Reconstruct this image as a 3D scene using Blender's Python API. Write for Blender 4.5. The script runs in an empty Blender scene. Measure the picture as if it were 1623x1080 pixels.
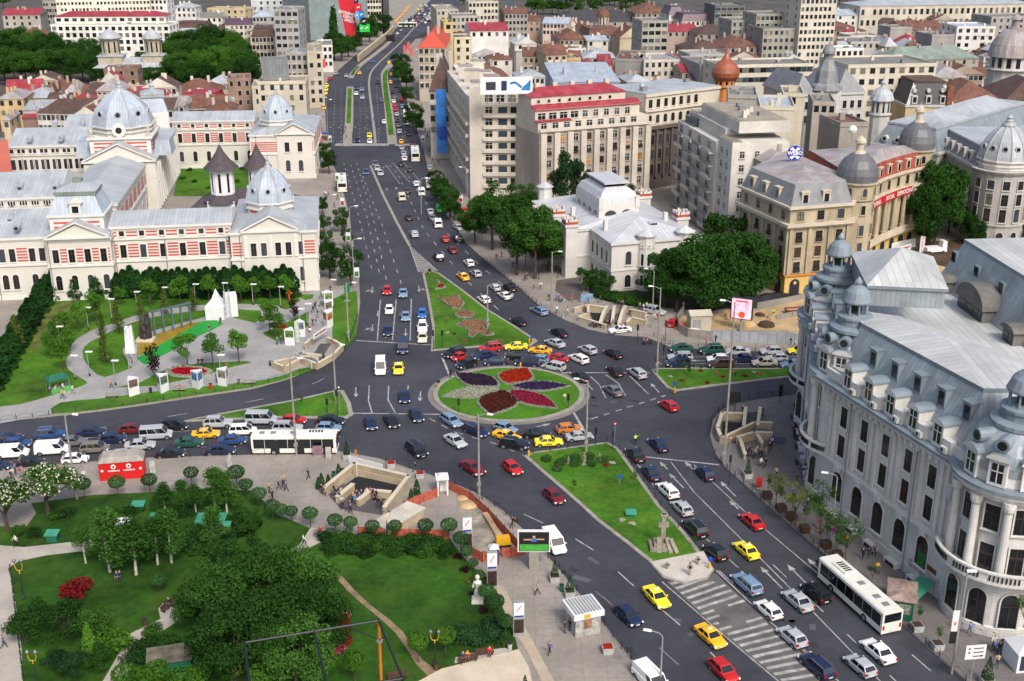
import bpy, math, random, colorsys
from math import radians as R, sin, cos, tan, pi, atan2, hypot, sqrt
from mathutils import Matrix, Vector, noise, Vector as Vc
random.seed(7); MT=Matrix.Translation; MR=Matrix.Rotation
SC=bpy.context.scene
COL=SC.collection
# ---------------- camera, sky, sun, exposure ----------------
F=1850.0; PITCH=R(20.4); HC=73.0; CP,SP=cos(PITCH),sin(PITCH)
cd=bpy.data.cameras.new('camera'); cam=bpy.data.objects.new('camera',cd); COL.objects.link(cam)
cd.sensor_width=36.0; cd.lens=F/1623*36; cd.clip_start=0.5; cd.clip_end=4000
cam.location=(0,0,HC); cam.rotation_euler=(pi/2-PITCH,0,0); SC.camera=cam
SUN_EL,SUN_AZ=R(46),R(156)      # sunlight from behind the camera, a little to its right
W=bpy.data.worlds.new("World"); SC.world=W; W.use_nodes=True
nt=W.node_tree; nt.nodes.clear()
sk=nt.nodes.new('ShaderNodeTexSky'); sk.sky_type='NISHITA'; sk.sun_disc=False
sk.sun_elevation=SUN_EL; sk.sun_rotation=SUN_AZ; sk.altitude=80; sk.air_density=1.0; sk.dust_density=5.0; sk.ozone_density=1.0
bg=nt.nodes.new('ShaderNodeBackground'); bg.inputs[1].default_value=0.15
ow=nt.nodes.new('ShaderNodeOutputWorld'); nt.links.new(sk.outputs[0],bg.inputs[0]); nt.links.new(bg.outputs[0],ow.inputs[0])
sl=bpy.data.lights.new('sun','SUN'); sl.energy=2.0; sl.angle=R(14); sl.color=(1.0,0.965,0.92)
so=bpy.data.objects.new('sun',sl); COL.objects.link(so)
sd=Vc((sin(SUN_AZ)*cos(SUN_EL),cos(SUN_AZ)*cos(SUN_EL),sin(SUN_EL)))
so.rotation_euler=sd.to_track_quat('Z','Y').to_euler(); so.location=sd*300
SC.view_settings.view_transform='Standard'; SC.view_settings.look='None'; SC.view_settings.exposure=0.45; SC.view_settings.gamma=1.0
SC.view_settings.use_curve_mapping=False
try:
 SC.cycles.max_bounces=5; SC.cycles.diffuse_bounces=3; SC.cycles.glossy_bounces=2; SC.cycles.transmission_bounces=2; SC.cycles.transparent_max_bounces=4
except Exception: pass
# ---------------- photo pixel -> world point at height z ----------------
def P(px,py,z=0.0):
 u=(px-811.5)/F; v=(py-540.0)/F
 t=(HC-z)/(SP+v*CP)
 return Vc((u*t,(CP-v*SP)*t,z))
def HT(bx,by,ty):
 "height of a point straight above ground pixel (bx,by) that shows at pixel row ty"
 Y=P(bx,by).y; a=PITCH+math.atan((ty-540)/F); return HC-Y*tan(a)
def sr(h):
 if isinstance(h,tuple): return h
 h=h.lstrip('#'); c=[int(h[i:i+2],16)/255 for i in (0,2,4)]
 return tuple(x/12.92 if x<=.04045 else ((x+.055)/1.055)**2.4 for x in c)
# ---------------- materials ----------------
MATS={}
def N(nt,t,**k):
 n=nt.nodes.new('ShaderNode'+t)
 for a,b in k.items(): setattr(n,a,b)
 return n
def mat(name,col,rough=.8,var=.12,scale=.35,bump=0.,metal=0.,seam=0.,stain=0.,stain_col=None,fine=0.,objcol=False,emit=0.,spec=.5,brick=0.,grid=0.,band=None,trans=0.):
 if name in MATS: return MATS[name]
 m=bpy.data.materials.new(name); m.use_nodes=True; MATS[name]=m
 nt=m.node_tree; L=nt.links.new; b=nt.nodes['Principled BSDF']
 c=sr(col); b.inputs['Roughness'].default_value=rough; b.inputs['Metallic'].default_value=metal
 b.inputs['Specular IOR Level'].default_value=spec
 tc=N(nt,'TexCoord'); co=tc.outputs['Object']
 if objcol:
  oi=N(nt,'ObjectInfo'); cur=oi.outputs['Color']
 else:
  rgb=N(nt,'RGB'); rgb.outputs[0].default_value=(*c,1); cur=rgb.outputs[0]
 def mix(fac,a,bc,mode='MIX'):
  x=N(nt,'Mix',data_type='RGBA',blend_type=mode)
  if hasattr(fac,'links'): L(fac,x.inputs[0])
  else: x.inputs[0].default_value=fac
  L(a,x.inputs[6])
  if isinstance(bc,tuple): x.inputs[7].default_value=(*bc,1)
  else: L(bc,x.inputs[7])
  return x.outputs[2]
 def noi(s,d=4,rough=.6,vec=None):
  n=N(nt,'TexNoise'); n.inputs['Scale'].default_value=s; n.inputs['Detail'].default_value=d; n.inputs['Roughness'].default_value=rough
  L(vec or co,n.inputs['Vector']); return n.outputs['Fac']
 def ramp(f,a,b2,ca=(0,0,0),cb=(1,1,1)):
  r=N(nt,'ValToRGB'); r.color_ramp.elements[0].position=a; r.color_ramp.elements[1].position=b2
  r.color_ramp.elements[0].color=(*ca,1); r.color_ramp.elements[1].color=(*cb,1); L(f,r.inputs[0]); return r.outputs[0]
 if var:
  cur=mix(1.0,cur,ramp(noi(scale),.3,.7,(1-var*1.6,)*3,(1+var*.7,)*3),'MULTIPLY')
 if fine:
  cur=mix(1.0,cur,ramp(noi(scale*14,5,.75),.32,.68,(1-fine*1.5,)*3,(1+fine,)*3),'MULTIPLY')
 hgt=None
 if stain:
  mp=N(nt,'Mapping'); mp.inputs['Scale'].default_value=(1,1,.22); L(co,mp.inputs[0])
  sf=ramp(noi(scale*1.7,7,.72,mp.outputs[0]),.5-.12*stain,.78-.1*stain)
  mm=N(nt,'Math',operation='MULTIPLY'); L(sf,mm.inputs[0]); mm.inputs[1].default_value=min(1,.9*stain if stain_col else .75*stain)
  cur=mix(mm.outputs[0],cur,sr(stain_col) if stain_col else tuple(x*.42 for x in c))
 if seam or brick:
  sx=N(nt,'SeparateXYZ'); L(co,sx.inputs[0]); sn=N(nt,'SeparateXYZ'); L(tc.outputs['Normal'],sn.inputs[0])
 if seam:
  ax=N(nt,'Math',operation='ABSOLUTE'); L(sn.outputs[0],ax.inputs[0]); ay=N(nt,'Math',operation='ABSOLUTE'); L(sn.outputs[1],ay.inputs[0])
  g=N(nt,'Math',operation='GREATER_THAN'); L(ax.outputs[0],g.inputs[0]); L(ay.outputs[0],g.inputs[1])
  mx=N(nt,'Mix',data_type='FLOAT'); L(g.outputs[0],mx.inputs[0]); L(sx.outputs[0],mx.inputs[2]); L(sx.outputs[1],mx.inputs[3])
  dv=N(nt,'Math',operation='DIVIDE'); L(mx.outputs[0],dv.inputs[0]); dv.inputs[1].default_value=seam
  fr=N(nt,'Math',operation='FRACT'); L(dv.outputs[0],fr.inputs[0])
  lt=N(nt,'Math',operation='LESS_THAN'); L(fr.outputs[0],lt.inputs[0]); lt.inputs[1].default_value=.14
  fl=N(nt,'Math',operation='FLOOR'); L(dv.outputs[0],fl.inputs[0])
  wn=N(nt,'TexWhiteNoise',noise_dimensions='2D')
  z3=N(nt,'Math',operation='DIVIDE'); L(sx.outputs[2],z3.inputs[0]); z3.inputs[1].default_value=1.6
  z4=N(nt,'Math',operation='FLOOR'); L(z3.outputs[0],z4.inputs[0])
  cb=N(nt,'CombineXYZ'); L(fl.outputs[0],cb.inputs[0]); L(z4.outputs[0],cb.inputs[1]); L(cb.outputs[0],wn.inputs['Vector'])
  cur=mix(1.0,cur,ramp(wn.outputs[0],0,1,(.88,)*3,(1.05,)*3),'MULTIPLY')
  sm=N(nt,'Math',operation='MULTIPLY'); L(lt.outputs[0],sm.inputs[0]); sm.inputs[1].default_value=.38
  cur=mix(sm.outputs[0],cur,tuple(x*.35 for x in c)); hgt=lt.outputs[0]
 if brick:   # horizontal rustication joints
  dv=N(nt,'Math',operation='DIVIDE'); L(sx.outputs[2],dv.inputs[0]); dv.inputs[1].default_value=brick
  fr=N(nt,'Math',operation='FRACT'); L(dv.outputs[0],fr.inputs[0])
  lt=N(nt,'Math',operation='LESS_THAN'); L(fr.outputs[0],lt.inputs[0]); lt.inputs[1].default_value=.16
  sm=N(nt,'Math',operation='MULTIPLY'); L(lt.outputs[0],sm.inputs[0]); sm.inputs[1].default_value=.3
  cur=mix(sm.outputs[0],cur,tuple(x*.4 for x in c))
 if grid:   # slab joints
  gx=N(nt,'SeparateXYZ'); L(co,gx.inputs[0]); fs=[]
  for k in (0,1):
   dv=N(nt,'Math',operation='DIVIDE'); L(gx.outputs[k],dv.inputs[0]); dv.inputs[1].default_value=grid
   fr=N(nt,'Math',operation='FRACT'); L(dv.outputs[0],fr.inputs[0]); lt=N(nt,'Math',operation='LESS_THAN'); L(fr.outputs[0],lt.inputs[0]); lt.inputs[1].default_value=.05; fs.append(lt)
  mxx=N(nt,'Math',operation='MAXIMUM'); L(fs[0].outputs[0],mxx.inputs[0]); L(fs[1].outputs[0],mxx.inputs[1]); sm=N(nt,'Math',operation='MULTIPLY'); L(mxx.outputs[0],sm.inputs[0]); sm.inputs[1].default_value=.3
  cur=mix(sm.outputs[0],cur,tuple(x*.5 for x in c))
 L(cur,b.inputs['Base Color'])
 if bump:
  bn=N(nt,'Bump'); bn.inputs['Strength'].default_value=bump; bn.inputs['Distance'].default_value=.06
  L(hgt if hgt is not None else noi(scale*10,5,.7),bn.inputs['Height']); L(bn.outputs[0],b.inputs['Normal'])
 if emit:
  L(cur,b.inputs['Emission Color']); b.inputs['Emission Strength'].default_value=emit
 return m
def leafmat(name,a,b2,tr=.25):
 if name in MATS: return MATS[name]
 m=bpy.data.materials.new(name); m.use_nodes=True; MATS[name]=m
 nt=m.node_tree; L=nt.links.new; b=nt.nodes['Principled BSDF']; b.inputs['Roughness'].default_value=.75; b.inputs['Specular IOR Level'].default_value=.12
 tc=N(nt,'TexCoord'); n=N(nt,'TexNoise'); n.inputs['Scale'].default_value=.9; n.inputs['Detail'].default_value=6; n.inputs['Roughness'].default_value=.8; L(tc.outputs['Object'],n.inputs['Vector'])
 oi=N(nt,'ObjectInfo'); ad=N(nt,'Math',operation='MULTIPLY_ADD'); L(oi.outputs['Random'],ad.inputs[0]); ad.inputs[1].default_value=.3; L(n.outputs['Fac'],ad.inputs[2])
 r=N(nt,'ValToRGB'); r.color_ramp.elements[0].position=.4; r.color_ramp.elements[1].position=.9
 r.color_ramp.elements[0].color=(*sr(a),1); r.color_ramp.elements[1].color=(*sr(b2),1); L(ad.outputs[0],r.inputs[0]); L(r.outputs[0],b.inputs['Base Color'])
 t=N(nt,'BsdfTranslucent'); L(r.outputs[0],t.inputs[0]); mx=N(nt,'MixShader'); mx.inputs[0].default_value=tr
 L(b.outputs[0],mx.inputs[1]); L(t.outputs[0],mx.inputs[2]); L(mx.outputs[0],nt.nodes['Material Output'].inputs[0])
 return m
# ---------------- mesh builder ----------------
class MB:
 def __init__(s): s.v=[]; s.f=[]; s.m=[]
 def add(s,vs,fs,m=0,M=None):
  o=len(s.v)
  s.v+=[tuple(M@Vc(v)) for v in vs] if M else [tuple(v) for v in vs]
  s.f+=[tuple(i+o for i in f) for f in fs]; s.m+=([m]*len(fs) if isinstance(m,int) else list(m)); return s
 def box(s,x0,x1,y0,y1,z0,z1,m=0,M=None,t=0.,ty=None):
  "t: inset of the top in x (and ty in y)"
  ty=t if ty is None else ty
  return s.add([(x0,y0,z0),(x1,y0,z0),(x1,y1,z0),(x0,y1,z0),(x0+t,y0+ty,z1),(x1-t,y0+ty,z1),(x1-t,y1-ty,z1),(x0+t,y1-ty,z1)],
          [(3,2,1,0),(4,5,6,7),(0,1,5,4),(1,2,6,5),(2,3,7,6),(3,0,4,7)],m,M)
 def cbox(s,c,sx,sy,sz,m=0,rz=0.):
  return s.box(-sx/2,sx/2,-sy/2,sy/2,0,sz,m,MT(c)@MR(rz,4,'Z'))
 def prism(s,p,z0,z1,m=0,mt=None,bot=False,M=None):
  n=len(p); fs=[(i,(i+1)%n,n+(i+1)%n,n+i) for i in range(n)]+[tuple(range(n,2*n))]
  ms=[m]*n+[m if mt is None else mt]
  if bot: fs.append(tuple(range(n-1,-1,-1))); ms.append(m)
  return s.add([(q[0],q[1],z0) for q in p]+[(q[0],q[1],z1) for q in p],fs,ms,M)
 def lathe(s,pr,n=12,c=(0,0,0),m=0,a0=0.,a1=2*pi,cap=True,sy=1.):
  full=abs(a1-a0-2*pi)<1e-6; k=n if full else n+1; vs=[]; fs=[]; 
  for r,z in pr:
   for i in range(k):
    a=a0+(a1-a0)*i/n; vs.append((c[0]+r*cos(a),c[1]+r*sin(a)*sy,c[2]+z))
  for j in range(len(pr)-1):
   for i in range(n):
    i2=(i+1)%k; fs.append((j*k+i,j*k+i2,(j+1)*k+i2,(j+1)*k+i))
  if cap and pr[-1][0]>1e-3: fs.append(tuple((len(pr)-1)*k+i for i in range(k)))
  return s.add(vs,fs,m)
 def tube(s,a,b,r0,r1=None,n=6,m=0):
  a,b=Vc(a),Vc(b); r1=r0 if r1 is None else r1; d=(b-a)
  if d.length<1e-6: return s
  q=d.to_track_quat('Z','Y').to_matrix(); vs=[]
  for p,r in ((a,r0),(b,r1)):
   for i in range(n): vs.append(p+q@Vc((r*cos(2*pi*i/n),r*sin(2*pi*i/n),0)))
  return s.add(vs,[(i,(i+1)%n,n+(i+1)%n,n+i) for i in range(n)]+[tuple(range(n,2*n)),tuple(range(n-1,-1,-1))],m)
 def path(s,ps,r,n=6,m=0):
  for a,b in zip(ps[:-1],ps[1:]): s.tube(a,b,r,r,n,m)
  return s
 def merge(s,o,M):
  k=len(s.v); s.v+=[tuple(M@Vc(v)) for v in o.v]; s.f+=[tuple(i+k for i in f) for f in o.f]; s.m+=o.m
  return s
 def mesh(s,name,mats,smooth=False):
  me=bpy.data.meshes.new(name); me.from_pydata(s.v,[],s.f)
  for m in mats: me.materials.append(m)
  me.polygons.foreach_set('material_index',s.m)
  if smooth: me.shade_smooth()
  me.update(); return me
 def bd(s,name,mats,parent=None,loc=None,smooth=False):
  if not isinstance(mats,(list,tuple)): mats=[mats]
  return link(name,s.mesh(name,mats,smooth),parent,loc)
def link(name,me,parent=None,loc=None,rz=0.):
 o=bpy.data.objects.new(name,me); COL.objects.link(o)
 if parent: o.parent=parent
 if loc is not None: o.location=loc
 if rz: o.rotation_euler[2]=rz
 return o
def tag(o,label=None,cat=None,group=None,kind=None):
 if label: o['label']=label
 if cat: o['category']=cat
 if group: o['group']=group
 if kind: o['kind']=kind
 return o
def thing(name,loc,rz=0.,label=None,cat=None,group=None):
 o=link(name,None,None,loc,rz); o.empty_display_size=.3
 return tag(o,label,cat,group)
def copytree(root,loc,rz=0.,label=None,group=None,col=None,scale=None):
 r=root.copy(); COL.objects.link(r); r.location=loc; r.rotation_euler=(0,0,rz)
 if label: r['label']=label
 if group: r['group']=group
 if scale: r.scale=(scale,)*3
 if col and r.type=='MESH': r.color=col
 for ch in KIDS.get(root.name) or root.children:
  c=ch.copy(); COL.objects.link(c); c.parent=r
  if col: c.color=col
 return r
KIDS={}
ORD=['first','second','third','fourth','fifth','sixth','seventh','eighth','ninth','tenth','eleventh','twelfth','thirteenth','fourteenth','fifteenth','sixteenth','seventeenth','eighteenth','nineteenth','twentieth']
def ordn(i):
 if i<20: return ORD[i]
 t=['','','twenty','thirty','forty','fifty'][(i+1)//10]; u=(i+1)%10
 return (t+'-'+ORD[u-1]) if u else {2:'twentieth',3:'thirtieth',4:'fortieth',5:'fiftieth'}[(i+1)//10]
LAB={}
def later(o,base,ref,refname):
 "label settled at the end: things with the same base phrase are told apart by counting out from a named landmark"
 LAB.setdefault((base,refname),[]).append((hypot(o.location.x-ref[0],o.location.y-ref[1]),o))
def settle_labels():
 for (base,rn),l in LAB.items():
  l.sort(key=lambda t:t[0])
  for i,(d,o) in enumerate(l):
   o['label']=base if len(l)==1 else f'{base}, {ordn(i)} out from {rn}'
# ---------------- ground, roads, pavements, lawns ----------------
M_CITY=mat('city_ground','#4b4741',.95,.3,.05,.2)
M_ROAD=mat('asphalt','#34353d',.8,.28,.04,.25,stain=.55,stain_col='#494a52',fine=.16)
M_PAVE=mat('pavement_slabs','#8d867d',.9,.16,.12,.2,stain=.45,fine=.1,grid=2.4)
M_PLAZA=mat('pale_stone_paving','#92918f',.85,.12,.25,.15,fine=.08,grid=1.6)
M_KERB=mat('kerb_stone','#8f8a80',.9,.2,.8)
M_GRASS=mat('lawn_grass','#3f6c1b',.95,.34,.1,.7,stain=.5,stain_col='#6c7c30',fine=.25,spec=.15)
M_GRASS2=mat('park_lawn_grass','#2b5015',.95,.34,.08,.7,stain=.42,stain_col='#566a26',fine=.25,spec=.15)
M_MARK=mat('road_paint','#a6a5a2',.75,.35,.8,fine=.3)
M_MARK2=mat('worn_road_paint','#8e8d8a',.8,.3,1.2,fine=.3)
M_HATP=mat('pale_asphalt_patch','#55555a',.9,.2,.5,fine=.1)
M_DIRT=mat('bare_earth','#b39a72',.95,.25,.2,.6,fine=.15)
M_DARKPAVE=mat('dark_cobbles','#55504d',.9,.2,.3,.4,fine=.15)
def W2(pts,z=0): return [P(x,y,z) for x,y in pts]
def slab(name,pts,z0,z1,m,kind='structure',mk=None,world=False):
 p=pts if world else W2(pts)
 a=sum(p[i][0]*p[(i+1)%len(p)][1]-p[(i+1)%len(p)][0]*p[i][1] for i in range(len(p)))
 if a<0: p=p[::-1]
 b=MB().prism(p,z0,z1,1 if mk else 0,0); o=b.bd(name,[m]+([mk] if mk else [])); o['kind']=kind; return o
def smoothpts(pts,closed=True,n=3):
 "Catmull-Rom through the pixel points"
 out=[]; k=len(pts)
 for i in range(k if closed else k-1):
  p0,p1,p2,p3=[pts[(i+j)%k] if closed else pts[min(max(i+j,0),k-1)] for j in (-1,0,1,2)]
  for s in range(n):
   t=s/n
   out.append(tuple(.5*((2*p1[q])+(-p0[q]+p2[q])*t+(2*p0[q]-5*p1[q]+4*p2[q]-p3[q])*t*t+(-p0[q]+3*p1[q]-3*p2[q]+p3[q])*t**3) for q in (0,1)))
 if not closed: out.append(pts[-1])
 return out
g=MB().add([(-1500,-300,-.3),(1500,-300,-.3),(1500,3000,-.3),(-1500,3000,-.3)],[(0,1,2,3)]).bd('ground',M_CITY); g['kind']='structure'
# the junction and the boulevard as one asphalt sheet
LK=[(566,520),(571,480),(569,441),(560,384),(553,338),(540,290),(527,259),(517,207),(514,156),(518,130),(537,111),(566,86),(607,60),(652,28),(690,-6)]   # west kerb of the boulevard, going away
RK=[(730,-6),(722,20),(690,44),(659,62),(640,84),(628,104),(633,124),(644,160),(655,192),(670,233),(680,275),(693,307),(708,343),(721,356),(737,384),(763,408),(804,441),(815,450),(852,483),(891,506),(930,522),(971,531),(1023,535),(1049,545),(1060,550),(1120,554),(1220,558),(1310,562)]
road=[(-60,690),(0,669),(78,661),(155,653),(233,642),(311,630),(400,617),(452,603),(498,586),(535,561),(556,540)]+LK+RK+[(1330,563),(1330,620),(1300,622),(1203,634),(1171,640),(1145,650),(1130,667),(1125,691),(1133,719),(1150,743),(1220,805),(1307,880),(1423,984),(1488,1044),(1560,1105),(1000,1105),(1030,1085),(1000,1045),(945,975),(886,903),(840,850),(800,813),(758,784),(688,755),(649,743),(600,728),(535,716),(400,722),(228,727),(0,742),(-60,748)]
def sheet(name,pts,z,m,kind='structure'):
 from mathutils.geometry import tessellate_polygon
 p=W2(pts); t=tessellate_polygon([p])
 b=MB(); b.add([(q.x,q.y,z) for q in p],t); o=b.bd(name,m)
 me=o.data
 for f in me.polygons:
  if f.normal.z<0: f.flip()
 me.update(); o['kind']=kind; return o
sheet('road',road,0.0,M_ROAD)
# pavements (0.13 m above the road, real kerbs)
west=[(-400,1200),(-60,748),(0,742),(228,727),(400,722),(535,716),(600,728),(649,743),(688,755),(758,784),(800,813),(840,850),(886,903),(945,975),(1000,1045),(1030,1085),(1060,1130)]
slab('pavement',[(-60,1130)]+west[1:],-.3,.13,M_PAVE,mk=M_KERB)
nw=[(-60,690),(0,669),(78,661),(155,653),(233,642),(311,630),(400,617),(452,603),(498,586),(535,561),(556,540)]+LK[:9]+[(514,156),(505,120),(440,120),(380,180),(-300,250),(-300,690)]
slab('pavement',nw,-.3,.13,M_PAVE,mk=M_KERB)
slab('pavement',RK[3:]+[(1500,565),(1650,500),(1650,380),(1100,250),(760,150),(700,60)],-.3,.13,M_PAVE,mk=M_KERB)
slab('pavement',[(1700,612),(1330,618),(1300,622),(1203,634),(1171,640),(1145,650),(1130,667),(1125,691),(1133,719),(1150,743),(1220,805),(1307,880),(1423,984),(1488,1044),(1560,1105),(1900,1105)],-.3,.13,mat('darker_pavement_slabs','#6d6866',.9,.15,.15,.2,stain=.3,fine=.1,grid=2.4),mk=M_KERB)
slab('pavement',[(514,156),(518,130),(537,111),(566,86),(607,60),(652,28),(690,-6),(560,-8),(470,100)],-.3,.13,M_PAVE,mk=M_KERB)
# islands: kerb ring + lawn
def island(pts,inset=.55,kz=.15,m=M_GRASS,name='traffic_island',sm=0):
 if sm: pts=smoothpts(pts,True,sm)
 p=W2(pts); a=sum(p[i][0]*p[(i+1)%len(p)][1]-p[(i+1)%len(p)][0]*p[i][1] for i in range(len(p)))
 if a<0: p=p[::-1]
 slab(name,p,-.1,kz,M_KERB,world=True)
 q=[]; n=len(p)
 for i in range(n):
  d1=(p[i]-p[i-1]).normalized(); d2=(p[(i+1)%n]-p[i]).normalized(); n1=Vc((-d1.y,d1.x,0)); n2=Vc((-d2.y,d2.x,0))
  b=(n1+n2); b=b.normalized() if b.length>.01 else n1
  q.append(p[i]+b*min(inset/max(.35,b.dot(n1)),inset*2))
 slab('lawn',q,kz-.02,kz+.06,m,world=True)
island([(669,434),(683,430),(697,434),(737,463),(773,491),(820,520),(852,541),(842,549),(758,551),(683,557),(685,519),(676,467)])
island([(830,724),(845,718),(963,702),(981,712),(1046,802),(1085,844),(1132,904),(1122,918),(1085,927),(1050,916),(1028,891),(992,862),(945,826),(917,800)])
slab('pavement',[(1031,893),(1115,876),(1130,904),(1121,916),(1085,925),(1051,914)],.1,.215,mat('pale_pebble_bed','#b8b2a8',.95,.1,.6,.4,fine=.2))
island([(288,669),(330,660),(400,647),(470,634),(530,620),(545,620),(556,640),(560,658),(550,664),(440,664),(330,668)],.7)
island([(1031,587),(1046,585),(1220,585),(1275,583),(1275,596),(1220,602),(1130,613),(1070,621),(1056,615)])
# roundabout
rc=(P(686.5,626)+P(926,626))/2; rc.y=(P(806,583).y+P(806,670).y)/2; RR=(P(926,626)-P(686.5,626)).length/2; RY=(P(806,583).y-P(806,670).y)/2
def disc(name,rx,ry,z0,z1,m,n=72):
 return slab(name,[Vc((rc.x+rx*cos(2*pi*i/n),rc.y+ry*sin(2*pi*i/n),0)) for i in range(n)],z0,z1,m,world=True)
disc('traffic_island',RR+.9,RY+.9,-.1,.045,mat('apron_concrete','#77736d',.9,.15,.5,fine=.1)); disc('traffic_island',RR,RY,.0,.2,M_KERB); disc('lawn',RR-.75,RY-.75,.18,.26,mat('roundabout_lawn_grass','#42711a',.95,.2,.15,.6,stain=.3,stain_col='#6c8030',fine=.2,spec=.15))
# boulevard medians
def strip(name,pts,w,z0,z1,m,mk=None):
 c=[P(x,y) for x,y in pts]; l=[];r=[]
 for i,p in enumerate(c):
  d=(c[min(i+1,len(c)-1)]-c[max(i-1,0)]).normalized(); n=Vc((-d.y,d.x,0))*w/2; l.append(p+n); r.append(p-n)
 k=len(c); v=[(q.x,q.y,z0) for q in r+l]+[(q.x,q.y,z1) for q in r+l]
 f=[(2*k+i,2*k+i+1,3*k+i+1,3*k+i) for i in range(k-1)]+[(i,i+1,2*k+i+1,2*k+i) for i in range(k-1)]+[(k+i+1,k+i,3*k+i,3*k+i+1) for i in range(k-1)]+[(k,0,2*k,3*k),(k-1,2*k-1,4*k-1,3*k-1)]
 o=MB().add(v,f).bd(name,m); o['kind']='structure'; return o
medl=[(649,390),(628,351),(607,309),(587,263)]; strip('traffic_island',medl,.7,-.05,.10,M_KERB)
strip('traffic_island',smoothpts([(595,230),(594,215),(590,181),(586,150),(585,128),(590,112),(607,94),(633,70),(654,47),(672,30)],False,3),.9,-.05,.12,M_KERB)
strip('traffic_island',[(551,232),(551,215),(553,200),(555,138)],3.0,-.05,.12,M_KERB); strip('lawn',[(552.5,196),(554.5,141)],1.6,.1,.17,M_GRASS)
strip('traffic_island',smoothpts([(556,124),(560,116),(572,103),(592,88),(612,72),(626,58)],False,3),2.6,-.05,.12,M_KERB); strip('lawn',[(558,120),(562,112),(568,106)],1.5,.1,.17,M_GRASS)
strip('traffic_island',smoothpts([(622,229),(619,200),(615,165),(611,140),(609,120),(613,110),(622,100)],False,3),3.2,-.05,.12,M_KERB); strip('lawn',smoothpts([(620,215),(617,185),(612,150),(610,122),(614,112)],False,3),1.9,.1,.17,M_GRASS)
# markings: dashed and solid lane lines, arrows, hatching, crossings (paint sheets 4 mm up, one mesh per line)
def paint(name,polys,m=M_MARK,z=.004):
 b=MB()
 for p in polys:
  a=sum(p[i][0]*p[(i+1)%len(p)][1]-p[(i+1)%len(p)][0]*p[i][1] for i in range(len(p)))
  if a<0: p=p[::-1]
  b.add([(q[0],q[1],z) for q in p],[tuple(range(len(p)))])
 o=b.bd(name,m); o['kind']='structure'; return o
def seg(a,b,w):
 d=(b-a).normalized(); n=Vc((-d.y,d.x,0))*w/2; return [a+n,b+n,b-n,a-n]
def lane(pts,dash=0,gap=0,w=.15,m=M_MARK,z=.004):
 c=[P(x,y) for x,y in pts]; out=[]; s=0; on=True
 for a,b in zip(c[:-1],c[1:]):
  L=(b-a).length; d=(b-a)/L
  if not dash: out.append(seg(a,b,w)); continue
  t=-s
  while t<L:
   t0=max(t,0); t1=min(t+dash,L)
   if t1>t0: out.append(seg(a+d*t0,a+d*t1,w))
   t+=dash+gap
  s=L-(t-dash-gap)
 return paint('road_markings',out,m,z)
LN=(3,4.5)
for pts in ([(545,259),(565,330),(590,430)],[(565,259),(590,340),(612,441),(615,462)],[(575,280),(605,355),(640,462)]): lane(pts,2.6,5.2,.18)
lane([(556,262),(582,345),(603,441)],2.6,5.2,.18)
lane([(618,262),(630,275),(672,365),(737,443),(800,500)],2.8,5.2,.18)
lane([(637,262),(660,300),(707,368),(760,420),(815,468)],2.8,5.2,.18)
for a,b in (((603,475),(598,540)),((628,475),(622,540)),((652,474),(650,540))): lane([a,b],w=.2)
lane([(564,540),(684,547)],w=.35); lane([(547,655),(700,657)],w=.3)
for p in ([(585,611),(584,635),(590,656)],[(616,612),(615,634),(628,657)],[(647,611),(646,625)]): lane(p,w=.2)
lane([(701,567),(712,594)],w=.35); lane([(887,591),(1030,591)],w=.3); lane([(908,652),(930,690)],w=.4)
for p in ([(936,597),(950,610),(960,631)],[(960,594),(980,608),(992,628)],[(998,596),(1028,625)]): lane(p,w=.18)
lane([(938,664),(1055,627)],1.2,1.2,.25)
lane([(0,690),(150,680),(300,655),(420,632),(500,607),(550,580)],3,9,.14)
lane([(0,708),(130,695),(200,688),(300,683)],0,0,.15); lane([(0,722),(250,712),(420,704),(560,690)],3,6,.15)
lane([(982,720),(1140,737)],w=.3)
lane([(1004,728),(1060,800),(1170,900)],3,4,.15)
lane([(1063,732),(1100,780),(1250,930),(1400,1085)],0,0,.14)
lane([(1100,737),(1190,820),(1303,915)],0,0,.14); 
lane([(1303,915),(1500,1085)],3,5,.15); lane([(1140,905),(1235,990),(1330,1085)],3,4.5,.15); lane([(1225,895),(1340,1003),(1420,1080)],3,4.5,.15)
lane([(830,815),(905,850),(945,875),(1000,925),(1100,1010),(1180,1085)],3.4,5.5,.16)
lane([(757,800),(850,865),(960,950),(1060,1040),(1110,1085)],3.4,9,.1,M_MARK2)
lane([(1049,922),(1110,975),(1180,1035),(1240,1085)],w=.16)
lane([(1135,904),(1220,985),(1300,1055),(1335,1085)],w=.16)
lane([(647,245),(640,200),(624,110)],2.6,5,.16)
for p in ([(570,225),(571,180),(570,140),(575,118),(610,84)],[(583,225),(580,180),(575,140)],[(600,225),(600,190),(597,150),(598,122),(615,100),(650,70)],[(528,225),(530,170),(532,140)],[(541,225),(541,170),(541,140)],[(640,225),(632,180),(622,140)]): lane(p,2.6,5,.15)
for a,b in (((612,262),(634,292)),((622,258),(650,290)),((640,258),(668,290))): lane([a,b],w=.15)
# curved queue lane at the hospital side of the junction
lane([(680,663),(720,685),(790,705),(830,722)],1.6,1.6,.2)
# zebra crossing over the boulevard
zb=[]
for i in range(40):
 x=533+i*3.05
 if 545<x<556 or 618<x<627: continue
 a=P(x,229.5); zb.append([a+Vc((-.28,-2,0)),a+Vc((.28,-2,0)),a+Vc((.28,2,0)),a+Vc((-.28,2,0))])
paint('road_markings',zb)
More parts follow.
